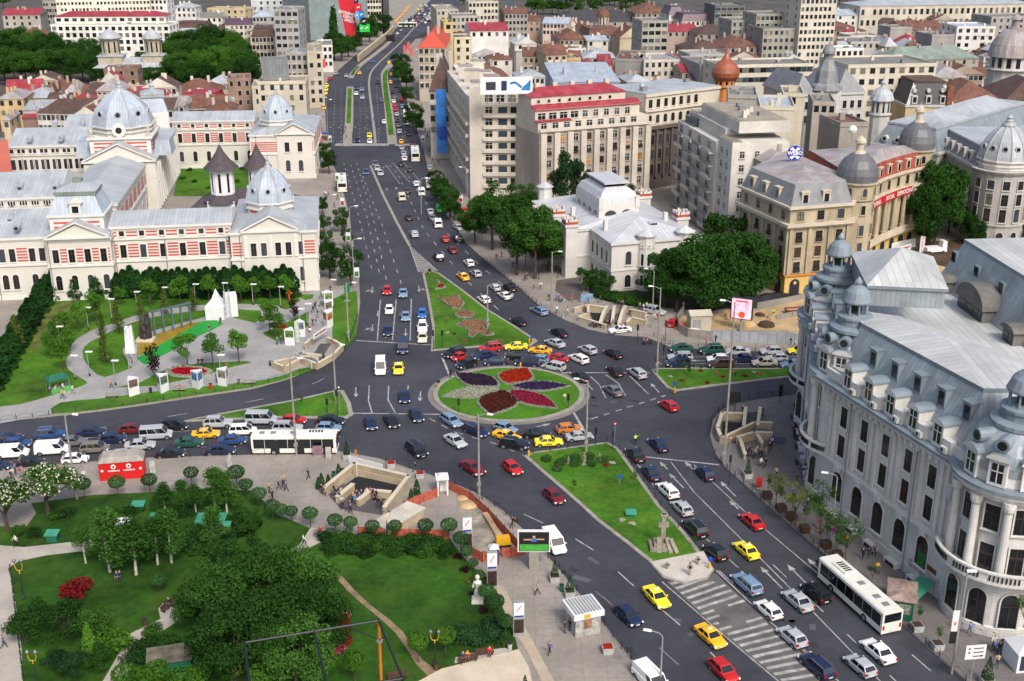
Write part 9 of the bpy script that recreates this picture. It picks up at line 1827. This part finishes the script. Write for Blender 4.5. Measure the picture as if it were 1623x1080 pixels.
r=T1('pharmacy_cross',566,757,'white post carrying a small green and orange cross','sign'); h=HT(566,757,718); MB().tube((0,0,0),(0,0,h),.05).bd('post',M_TARP,r); b=MB(); b.box(-.42,.42,-.06,.06,h-.1,h+.16,0); b.box(-.13,.13,-.07,.07,h-.4,h+.45,1); b.bd('cross',[M_GRN,mat('orange_sign','#c8641c')],r)
# planters
def planter(x,y,tree,label,m=None,h=.75,top=None,k=1.9):
 r=T1('planter',x,y,label,'planter',.1); b=MB(); b.box(-.5,.5,-.5,.5,0,h,0,t=-.08); b.bd('tub',m or M_PLNT,r); MB().box(-.5,.5,-.5,.5,h-.02,h+.03,0).bd('soil',mat('planter_soil','#3a2a1e') if top is None else FLM[top],r)
 if tree: tree_at(tree,x,y,k,'',label='small '+{'cone':'cone-shaped conifer','sapling':'leafy sapling'}[tree]+' growing in the '+label,loc=P(x,y,0)+Vc((0,0,h+.13)))
planter(879,921,'cone','grey planter by the kerb below the advert panel'); planter(903,945,'cone','grey planter beside the ribbed-roof kiosk'); planter(550,727,'cone','white planter beside the sheet barrier'); planter(963,1034,None,'grey planter of red flowers by the chain fence',None,.75,'orange_red'); planter(620,741,None,'white planter of red flowers at the end of the barrier',None,.75,'orange_red'); planter(666,757,None,'white planter of red flowers near the guard booth',None,.75,'orange_red'); planter(1185,757,'cone','grey planter on the bank side pavement'); planter(1453,999,'sapling','white planter behind the bus',k=2.2); planter(1485,1028,'sapling','white planter farther from the bus',k=1.8); planter(1563,1085,'cone','tub at the lower edge by the direction sign',k=2.4); planter(832,1102,'cone','tub at the bottom of the square',k=1.5)
for i,(x,y) in enumerate(((1216,790),(1238,810),(1254,823),(1275,843),(1309,868),(1327,885))): planter(x,y,'sapling','brown wooden crate, '+ordn(i)+' from the metro stairs',M_WOOD,.85,k=2.6)
# statues and crosses
def statue(x,y,h,label,m=None,base=.5):
 r=T1('statue',x,y,label,'statue',0,.2); s_=h/2.6; MB().box(-base,base,-base,base,0,.25,0).box(-base*.7,base*.7,-base*.7,base*.7,.25,.5,0).bd('plinth',m or M_STAT,r); b=MB(); b.lathe([(.28,.5),(.3,.9),(.2,1.3),(.33,1.75),(.36,1.9),(.14,2.05),(.12,2.12),(.2,2.3),(.18,2.5),(.02,2.62)],10,(0,0,0)); b.tube((.25,0,1.85),(.34,-.1,1.3),.1,.07,6); b.tube((-.25,0,1.85),(-.4,-.15,1.45),.1,.07,6); o=b.bd('figure',m or M_STAT,r); r.scale=(s_,)*3
statue(757,953,3.4,'white marble statue beside the clipped ball trees'); statue(926,736,1.8,'weathered stone figure among the bushes of the south island',M_OLDS); statue(901,735,1.1,'short broken stone figure on the south island',M_OLDS); statue(950,730,1.2,'small stone bust on the south island',M_OLDS); 
r=T1('stone_cross',1050,868,'tall old stone cross on a stepped base with fallen slabs','monument',0,.2); MB().box(-1.6,1.4,-1.1,1.1,0,.45,0).box(-1.1,.9,-.8,.8,.45,.9,0).bd('base',M_OLDS,r); h=HT(1050,868,815); MB().box(-.3,.3,-.2,.2,.9,h,0,t=.05).box(-.62,.62,-.2,.2,h*.62,h*.75,0).box(-.4,.4,-.26,.26,h-.25,h,0).bd('cross',M_OLDS,r)
for x,rz in ((-.5,.0),(.9,.5),(1.6,.8)): b=MB(); b.box(-.28,.28,-.06,.06,0,1.9,0,MT((x,-1.3,0))@MR(rz,4,'Z')@MR(-.6,4,'X')); b.bd('slab',M_OLDS,r)
for x,y,h,l in ((1093,912,1.7,'stone cross with flowers at its foot on the pebble bed'),(1057,902,.9,'small knobbed stone on the pebble bed'),(1106,895,1.1,'small stone cross by the blue arrow disc')): r=T1('stone_cross',x,y,l,'cross',0,.2); MB().box(-.13,.13,-.1,.1,0,h,0).box(-.35,.35,-.1,.1,h*.55,h*.75,0).bd('cross',M_OLDS,r)
r=T1('wayside_cross',459,478,'orange wooden cross beside the palace hedge','cross'); MB().box(-.14,.14,-.1,.1,0,2.6,0).box(-.65,.65,-.1,.1,1.6,1.9,0).box(-.4,.4,-.1,.1,2.15,2.35,0).bd('cross',mat('orange_wood','#b0581c',.7,.15),r)
for x,y in ((1063,598),(1136,592),(1122,607),(1146,598),(1080,604),(1163,590),(1195,592),(1205,592),(1182,597),(1110,589),(882,739),(970,735),(960,738),(1003,830),(985,825),(709,528),(720,530),(737,541),(794,541),(824,545)): r=tree_at('shrub',x,y,.28,'low flower clump on a traffic island lawn',*RB,group='island flower clumps',leaf=['red','white','pink'][int(x)%3],z=.2,wide=2.)
# ---------------- underpasses, building site, café, right-hand corner ----------------
def wall_run(r,pts,h,t=.35,m=None,cop=True,name='parapet',z0=0.):
 for i,(a,b) in enumerate(zip(pts[:-1],pts[1:])):
  d=(b-a); L=d.length; M=MT(a)@MR(atan2(d.y,d.x),4,'Z'); mb=MB(); mb.box(-.1,L+.1,-t/2,t/2,z0,h,0,M)
  if cop: mb.box(-.15,L+.15,-t/2-.08,t/2+.08,h,h+.12,1,M)
  mb.bd(name,[m or M_SAND,M_SANDL],r)
# park underpass: parapets, with the well's shade painted as a flat dark sheet
O_=P(600,790); r=thing('underpass_entrance',(O_.x,O_.y,.13),0,'sandstone underpass entrance with stairs opening on the park square','underpass'); q=lambda x,y:P(x,y)-O_
wall_run(r,[q(515,787),q(562,748),q(648,768),q(610,818)],1.15,.4)
def poly3(r,name,ps,z,m): b=MB(); ps=[Vc((p.x,p.y,z)) for p in ps]; b.add(ps,[tuple(range(len(ps)))]); o=b.bd(name,m,r); return o
poly3(r,'well_shade',[q(604,800),q(636,771),q(566,757),q(548,770),q(575,790)][::-1],.06,M_WELLSHADE); poly3(r,'landing',[q(540,808),q(604,818),q(612,800),q(575,788),q(545,768),q(520,786)],.045,M_STEP)
b=MB(); a,c_=q(562,753),q(644,772); d=c_-a; L=d.length; M=MT(a)@MR(atan2(d.y,d.x),4,'Z'); b.box(0,L,-.35,-.2,.02,.95,0,M); b.bd('lintel',M_SAND,r)
for x0,y0,x1,y1,nm in ((535,800,560,779,'stair_wall'),(568,805,588,789,'stair_wall'),(588,789,620,792,'stair_wall')): d=q(x1,y1)-q(x0,y0); L=d.length; M=MT(q(x0,y0))@MR(atan2(d.y,d.x),4,'Z'); MB().box(0,L,-.25,.25,0,.95,0,M).box(-.05,L+.05,-.32,.32,.95,1.07,1,M).bd(nm,[M_SAND,M_SANDL],r)
for k in range(5): a=q(541+k*7.5,806-k*3.4).lerp(q(562+k*7,812-k*3.8),0); st=MB(); st.cbox(tuple(q(556+k*7,806-k*3.6)),2.2,.34,.16-.02*k,0,.35); st.bd('step',M_STEP,r)
# plaza stairs
O_=P(485,580); r=thing('underpass_entrance',(O_.x,O_.y,.13),0,'sandstone underpass stairs with escalator at the plaza corner','underpass'); q=lambda x,y:P(x,y)-O_
wall_run(r,[q(432,584),q(474,576),q(503,587),q(530,571),q(543,557)],1.0); wall_run(r,[q(432,584),q(452,592),q(474,580)],1.0); wall_run(r,[q(543,557),q(528,548),q(520,545)],1.); wall_run(r,[q(485,556),q(500,543)],1.2)
poly3(r,'well_shade',[q(498,560),q(512,552),q(516,572),q(504,578)],.05,M_WELLSHADE)  # no well is sunk here; its shade is a flat dark sheet
for k in range(8): t=k/7; a=q(497,566).lerp(q(508,549),t); st=MB(); st.cbox((a.x+.8,a.y,0),1.9,.33,.12+.03*k,0,.12); st.bd('step',M_STEP,r)
for s_ in (0,1): a=q(474+s_*4,570+s_*3); c_=q(500+s_*8,585-s_*9); d=c_-a; L=d.length; M=MT(a)@MR(atan2(d.y,d.x),4,'Z'); MB().box(0,L,-.55,.55,.0,1.1-.2*s_,0,M).box(0,L,-.72,-.55,.0,1.3,1,M).box(0,L,.55,.72,0,1.3,1,M).bd('escalator',[M_GLZ,M_SANDL],r)
r=T1('banner',508,545,'slanted white banner with green and red script over the plaza stairs','banner',HD(498,548,520,533)); L=(P(520,533)-P(498,548)).length; MB().box(-L/2,L/2,-.03,.03,1.6,2.6,0).bd('cloth',M_TARP,r); MB().box(-L*.35,L*.4,-.045,-.03,1.9,2.2,0).bd('lettering_stripe',mat('red_green_script','#a8584a',.7,.5,6.),r); [MB().tube((x,0,0),(x,0,2.6),.04).bd('post',M_POLE,r) for x in (-L/2,L/2)]
# mansion underpass with escalators
O_=P(975,510); r=thing('underpass_entrance',(O_.x,O_.y,.13),0,'sandstone underpass entrance with twin escalators before the white mansion','underpass'); q=lambda x,y:P(x,y)-O_
wall_run(r,[q(910,497),q(932,492),q(932,505),q(918,510)],.9); wall_run(r,[q(918,510),q(960,523)],.8); wall_run(r,[q(932,492),q(962,497)],1.); wall_run(r,[q(1000,500),q(1024,505)],1.); wall_run(r,[q(1024,508),q(1024,518),q(1000,512),q(994,520)],1.)
poly3(r,'well_shade',[q(935,497),q(990,500),q(985,515),q(955,517),q(938,507)],.05,M_WELLSHADE)  # dark sheet painted for the shade down the escalator well
for x0,x1 in ((951,962),(970,974),(981,991)):
 a=q(x0,518); c_=q(x1,494); d=c_-a; L=d.length; M=MT(a)@MR(atan2(d.y,d.x),4,'Z'); MB().add([(0,-.3,0),(0,.3,0),(L,.3,0),(L,-.3,0),(0,-.3,.7),(0,.3,.7),(L*.5,.3,1.5),(L*.5,-.3,1.5),(L,.3,1.1),(L,-.3,1.1)],[(4,7,6,5),(7,9,8,6),(0,1,5,4),(3,9,8,2),(0,4,7,9,3),(1,2,8,6,5)],0,M).bd('escalator_balustrade',M_SANDL,r)
for x0 in (961,976): a=q(x0,514); c_=q(x0+8,497); d=c_-a; L=d.length; M=MT(a)@MR(atan2(d.y,d.x),4,'Z'); MB().box(0,L,-.35,.35,.1,.55,0,M).bd('escalator_steps',M_STEP,r)
# metro stairs by the bank
O_=P(1180,690); r=thing('underpass_entrance',(O_.x,O_.y,.13),0,'metro stairs with sandstone walls and covered escalator by the bank','underpass'); q=lambda x,y:P(x,y)-O_
wall_run(r,[q(1177,667),q(1144,666),q(1136,690),q(1142,704),q(1150,706)],1.05); wall_run(r,[q(1178,687),q(1181,658)],1.1); wall_run(r,[q(1200,686),q(1204,658)],1.1); poly3(r,'well_shade',[q(1145,670),q(1177,672),q(1176,690),q(1150,702),q(1142,700)],.05,M_WELLSHADE)  # shade of the metro well laid in as a near-black sheet
for k in range(9): t=k/8; a=q(1190,686).lerp(q(1192,660),t); st=MB(); st.cbox((a.x,a.y,0),2.3,.4,.1+.05*k,0,.05); st.bd('step',M_STEP,r)
for (x0,y0,x1,y1,x2,y2),o in (((1150,704,1196,682,1222,683),0),((1168,706,1194,698,1222,699),0)):
 wall_run(r,[q(x0,y0),q(x1,y1),q(x2,y2)],1.15,.3,M_SAND)
a,b_,c_,d_=q(1158,704),q(1195,690),q(1215,690),q(1190,700); poly3(r,'escalator_steps',[q(1157,705),q(1172,706),q(1196,696),q(1216,697),q(1216,686),q(1197,684)],.5,M_GLZ)
wall_run(r,[q(1172,706),q(1180,730)],.9); wall_run(r,[q(1200,700),q(1207,712)],.9); 
r=T1('metro_sign',1222,706,'blue metro sign board with a white M beside the stairs','sign',-.1); MB().box(-.35,.5,-.05,.05,.6,1.3,0).bd('panel',M_BLUE,r); text_on(r,'M',.62,(.08,-.07,.95),(pi/2,0,0),M_WTXT,'letters',off=.02); MB().box(.5,1.9,-.04,.04,.3,1.4,0).bd('glass_panel',M_GLZ,r); [MB().tube((x,0,0),(x,0,1.4),.04).bd('post',M_POLE,r) for x in (-.3,1.9)]
r=T1('sign_board',1163,662,'black square sign board on two legs above the metro stairs','sign'); h=HT(1163,662,621); MB().box(-.85,.85,-.08,.08,h-1.7,h,0).bd('panel',M_BLK,r); [MB().tube((x,0,0),(x,0,h-1.6),.05).bd('post',M_IRON,r) for x in (-.1,.1)]
r=T1('sign_board',1236,639,'tall narrow dark sign stand at the kerb by the bank','sign',.4); MB().box(-.35,.35,-.06,.06,1.2,3.1,0).bd('panel',M_BLK,r); MB().tube((0,0,0),(0,0,1.3),.05).bd('post',M_IRON,r)
# café tables under white parasols round the bank corner
for i,(x,y) in enumerate(((1263,664),(1266,675),(1270,688),(1268,700),(1270,712),(1270,735),(1275,748))):
 r=T1('cafe_table',x,y,None,'café table',i*.7,group='café tables of the bank corner'); MB().lathe([(.25,0),(.04,.05),(.04,.7)],8).bd('leg',M_IRON,r); MB().lathe([(.42,.7),(.42,.75)],12).bd('table_top',M_PLNT,r); [MB().box(s*.75-.2,s*.75+.2,-.2,.2,.0,.45,0).box(s*.75+s*.17-.03,s*.75+s*.17+.03,-.2,.2,.45,.85,0).bd('chair',M_WOOD,r) for s in (-1,1)]; later(r,'small round café table with two chairs',P(1260,650),'the café corner')
# building site
def hoard(pts,h,m,label,name='hoarding'):
 w=[P(*p) for p in pts]; o=w[0]; r=thing(name,(o.x,o.y,.13),0,label,'hoarding'); 
 for a,c in zip(w[:-1],w[1:]):
  a2,c2=a-o,c-o; d=c2-a2; M=MT(a2)@MR(atan2(d.y,d.x),4,'Z'); MB().box(0,d.length,-.06,.06,0,h,0,M).bd('panel',m,r); MB().box(-.06,.06,.06,.2,0,h+.15,0,M).bd('post',M_POLE,r)
 return r
hoard([(1082,500),(1073,514),(1076,528),(1090,536),(1127,541)],1.7,mat('grey_brown_hoarding','#8d857a',.85,.2,.5,stain=.3),'curved grey-brown hoarding at the corner of the building site'); hoard([(1127,541),(1165,544),(1210,546),(1250,546),(1300,548)],2.0,mat('silver_sheet_fence','#9a9ea3',.5,.15,.4,seam=1.6),'silver sheet fence between the bus lane and the site')
hoard([(1352,435),(1372,417),(1395,405),(1425,397),(1450,392)],2.,M_TARP,'white hoarding with red lettering below the curved colonnade'); r=T1('banner',1432,402,'white banner lettered in red on the site hoarding','banner',HD(1410,404,1440,396)); MB().box(-2.4,2.4,-.12,-.08,.6,1.9,0).bd('cloth',M_TARP,r); text_on(r,'ANTREPRIZA',.7,(0,-.16,1.3),(pi/2,0,0),M_RED,'letters',off=.02)
r=T1('sign_board',1460,402,'upright white sign with vertical red letters at the site','sign'); h=HT(1460,402,375); MB().box(-.5,.5,-.08,.08,0,h,0).bd('panel',M_TARP,r); [text_on(r,ch,.62,(0,-.1,h-.55-.68*i),(pi/2,0,0),M_RED,'letters',off=.02) for i,ch in enumerate('SANTIER')]
r=T1('site_truck',1478,402,'white site truck parked beyond the hoarding','truck',.2); MB().box(-2,1.6,-1,1,.6,1.6,0).bd('cargo_box',M_TARP,r); MB().box(1.7,2.9,-.95,.95,.5,2.9,0,t=.1).bd('cab',M_TARP,r); [MB().tube((x,y-.12,.4),(x,y+.12,.4),.4,.4,12).bd('wheel',M_TYRE,r) for x in (-1.4,2.) for y in (-.9,.9)]
hoard([(1575,385),(1600,388),(1640,392)],1.8,M_CONC,'concrete barrier in front of the far stone palace')
r=T1('transformer_cabin',1107,522,'pale concrete transformer cabin with metal doors on the site','cabin',.12); MB().box(-1.9,1.9,-1.5,1.5,0,3.1,0).bd('wall',mat('pale_concrete_wall','#b1aa98',.9,.15,.5,stain=.3),r); b=MB(); b.add([(-2.1,-1.7,3.1),(2.1,-1.7,3.1),(2.1,1.7,3.1),(-2.1,1.7,3.1),(-2.1,0,3.8),(2.1,0,3.8)],[(0,1,5,4),(2,3,4,5),(1,2,5),(3,0,4)]); b.bd('roof',mat('pale_concrete_wall','#b1aa98'),r); [MB().box(x,x+.75,-1.56,-1.5,.1,2.4,0).bd('door',M_POLE,r) for x in (-1.6,-.75)]
r=T1('tarp_pile',1097,530,'white tarpaulin covered pile beside the transformer cabin','covered pile'); MB().lathe([(1.7,0),(1.7,.5),(1.4,.9),(.6,1.1),(.02,1.15)],12,sy=.6).bd('cover',M_TARP,r)
r=T1('barrier',1080,520,'small orange road barrier at the hoarding','barrier'); MB().box(-.5,.5,-.15,.15,.2,1.1,0).bd('panel',mat('orange_barrier','#d0532a',.6,.1),r); [MB().box(x-.05,x+.05,-.3,.3,0,.2,0).bd('foot',M_IRON,r) for x in (-.4,.4)]
r=T1('rubber_mat_heap',1190,478,'long black plastic sheet draped over the site bank','plastic sheet',HD(1130,488,1290,458)); L=(P(1290,462)-P(1130,490)).length; b=MB(); nn_=16; rn_=random.Random(4); vs=[]
for i in range(nn_): x=-L/2+L*i/(nn_-1); z=.9+rn_.uniform(-.3,.5); vs+=[(x,-1.2,0),(x,-.2,z),(x,.9,z*.8),(x,1.5,0)]
b.add(vs,[(4*i+j,4*i+4+j,4*i+5+j,4*i+1+j) for i in range(nn_-1) for j in range(3)]); b.bd('sheet',mat('black_plastic_sheet','#1c1c1e',.35,.3,1.),r)
for i,(x,y,l,m) in enumerate(((1453,420,'yellow concrete skip on the sandy site',M_YLW),(1437,425,'red skip on the sandy site',M_REDK),(1258,497,'rust-red crate row in the trench',mat('rust_red','#7a2a22',.8,.2)))):
 r=T1('skip',x,y,l,'skip',.2,.25); b=MB(); b.add([(-1.3,-.7,0),(1.3,-.7,0),(1.3,.7,0),(-1.3,.7,0),(-1.7,-.9,1.),(1.7,-.9,1.),(1.7,.9,1.),(-1.7,.9,1.)],[(0,1,5,4),(1,2,6,5),(2,3,7,6),(3,0,4,7)]); b.bd('tub',m,r); MB().box(-1.5,1.5,-.75,.75,.0,.75,0).bd('load',M_DIRT,r)
rn_=random.Random(5)
for i in range(26):
 x=rn_.uniform(1090,1290) if i<12 else rn_.uniform(1440,1600); y=rn_.uniform(500,522) if i<12 else rn_.uniform(385,412)
 r=T1('earth_heap',x,y,None,'earth heap',rn_.uniform(0,3),.2,'heaps of dug earth on the site'); k=rn_.uniform(.7,1.7); MB().lathe([(k,0),(k*.85,.3*k),(k*.45,.5*k),(.03,.62*k)],9,sy=rn_.uniform(.6,1.2)).bd('earth',M_DIRT if i%3 and i<12 else mat('wet_brown_earth','#4a3828'),r); later(r,'heap of dug earth on the building site',P(1071,518),'the hoarding corner')
hoard([(1300,500),(1255,505),(1230,510)],1.2,M_CONC,'low concrete wall in the trench beside the bank')
# lower right corner
r=T1('tent',1622,1052,'white campaign tent with a portrait poster at the photo edge','tent',.1); MB().box(-1.6,1.8,-1.5,1.5,0,2.2,0).bd('side_wall',M_TARP,r); b=MB(); b.add([(-1.7,-1.6,2.2),(1.9,-1.6,2.2),(1.9,1.6,2.2),(-1.7,1.6,2.2),(.1,0,3.4)],[(0,1,4),(1,2,4),(2,3,4),(3,0,4)]); b.bd('canopy',M_TARP,r); MB().box(-1.3,1.4,-1.54,-1.5,.3,2.0,0).bd('poster',mat('portrait_poster_blue','#26324e',.6,.2),r); b=MB(); b.lathe([(.3,.9),(.42,1.3),(.34,1.7),(.02,1.85)],12,(.0,-1.56,0),sy=.06); b.bd('portrait',M_SKIN,r)
r=T1('direction_sign',1537,1090,'white direction sign with three dark arrows on two posts','road sign',.12); zt=HT(1537,1090,1023); MB().box(-1.05,1.05,-.04,.04,zt-1.6,zt,0).bd('plate',M_TARP,r); MB().tube((0,.08,0),(0,.08,zt-1.5),.06).bd('post',M_POLE,r); b=MB()
for i in range(3): z=zt-.35-.45*i; s=1 if i<2 else -1; b.box(-.25,.8,-.06,-.045,z-.05,z+.05,0); b.add([(-.85*s,-.06,z),(-.6*s,-.06,z+.14),(-.6*s,-.06,z-.14)],[(0,2,1) if s>0 else (0,1,2)],0)
b.bd('arrows',M_BLK,r)
r=T1('banner_pole',1508,1068,'tall utility pole with a portrait banner by the bank entrance','banner'); h=HT(1508,1068,905); MB().tube((0,0,0),(0,0,h),.13,.09,8).bd('pole',M_CONC,r); MB().box(-.75,-.1,-.03,.03,h*.42,h*.62,0).bd('cloth',M_TARP,r); MB().box(-.75,-.1,-.035,.035,h*.3,h*.42,0).bd('lower_cloth',M_BLK,r); MB().box(-.1,.9,-.17,.17,h-.1,h+.08,0,t=.05).bd('lamp_head',M_LAMPW,r); b=MB(); b.lathe([(.1,0),(.16,.15),(.13,.35),(.01,.42)],10,(-.42,-.04,h*.48),sy=.15); b.bd('portrait',M_SKIN,r)
# boulevard: blue hanging banner, shop awnings, kiosks
w0=P(708,112,26.5); r=thing('banner',(w0.x-1.4,w0.y-8,0),0,'tall blue advert banner hanging between the stone building and the billboard block','banner'); MB().box(-1.5,1.5,-.2,.1,3,22,0).bd('cloth',mat('blue_banner_cloth','#2a78c8',.6,.5,.15,fine=.1),r); MB().box(-.9,1.6,-.24,-.2,7,11,0).bd('picture',mat('deep_blue_picture','#123f9a',.6,.3),r)
for i,(x,y,c,l) in enumerate(((514,222,'blue','blue market parasol on the palace pavement'),(508,232,'red','red market stand on the palace pavement'),(505,240,'white','white flower stall on the palace pavement'),(717,322,'white','pale stall canopy under the block trees'),(736,345,'red','red post box kiosk at the kerb'),(700,300,'blue','blue street stall at the block corner'))):
 r=T1('street_stall',x,y,l,'stall',.2); m={'blue':M_BLUE,'red':M_REDK,'white':M_TARP}[c]; MB().box(-1,1,-.8,.8,0,1.1,0).bd('counter',M_WOOD if c!='red' else M_REDK,r); b=MB(); b.add([(-1.3,-1.1,2.1),(1.3,-1.1,2.1),(1.3,1.1,2.1),(-1.3,1.1,2.1),(0,0,2.7)],[(0,1,4),(1,2,4),(2,3,4),(3,0,4)]); b.bd('canopy',m,r); MB().tube((0,0,1),(0,0,2.6),.04).bd('post',M_POLE,r)
for x,y,h in ((512,118,7),(497,140,8),(640,98,8),(646,92,8),(650,100,7.5)): r=T1('advert_flag',x,y,None,'advert flag',.3,group='pink advert flags of the boulevard bend'); MB().box(.1,1.5,-.04,.04,h-4,h,0).bd('cloth',mat('pink_flag','#c0504e',.6,.3,.5),r); MB().tube((0,0,0),(0,0,h),.08).bd('pole',M_POLE,r); later(r,'pinkish advert flag by the boulevard bend',P(585,229),'the zebra crossing')
b=P(668,75); # underpass wall at the boulevard bend
wl=[P(568,98),P(590,80),P(612,62),P(624,50)]; r=thing('retaining_wall',(wl[0].x,wl[0].y,0),0,'long sandstone retaining wall of the ramp at the boulevard bend','wall'); wall_run(r,[p-wl[0] for p in wl],3.2,.8); MB().box(-2.5,2.5,-.5,.5,0,3.6,0,MT(P(619,66)-wl[0])).bd('ramp_portal_shade',M_WELLSHADE,r)  # portal is a solid block painted dark as the opening's shade
settle_labels()
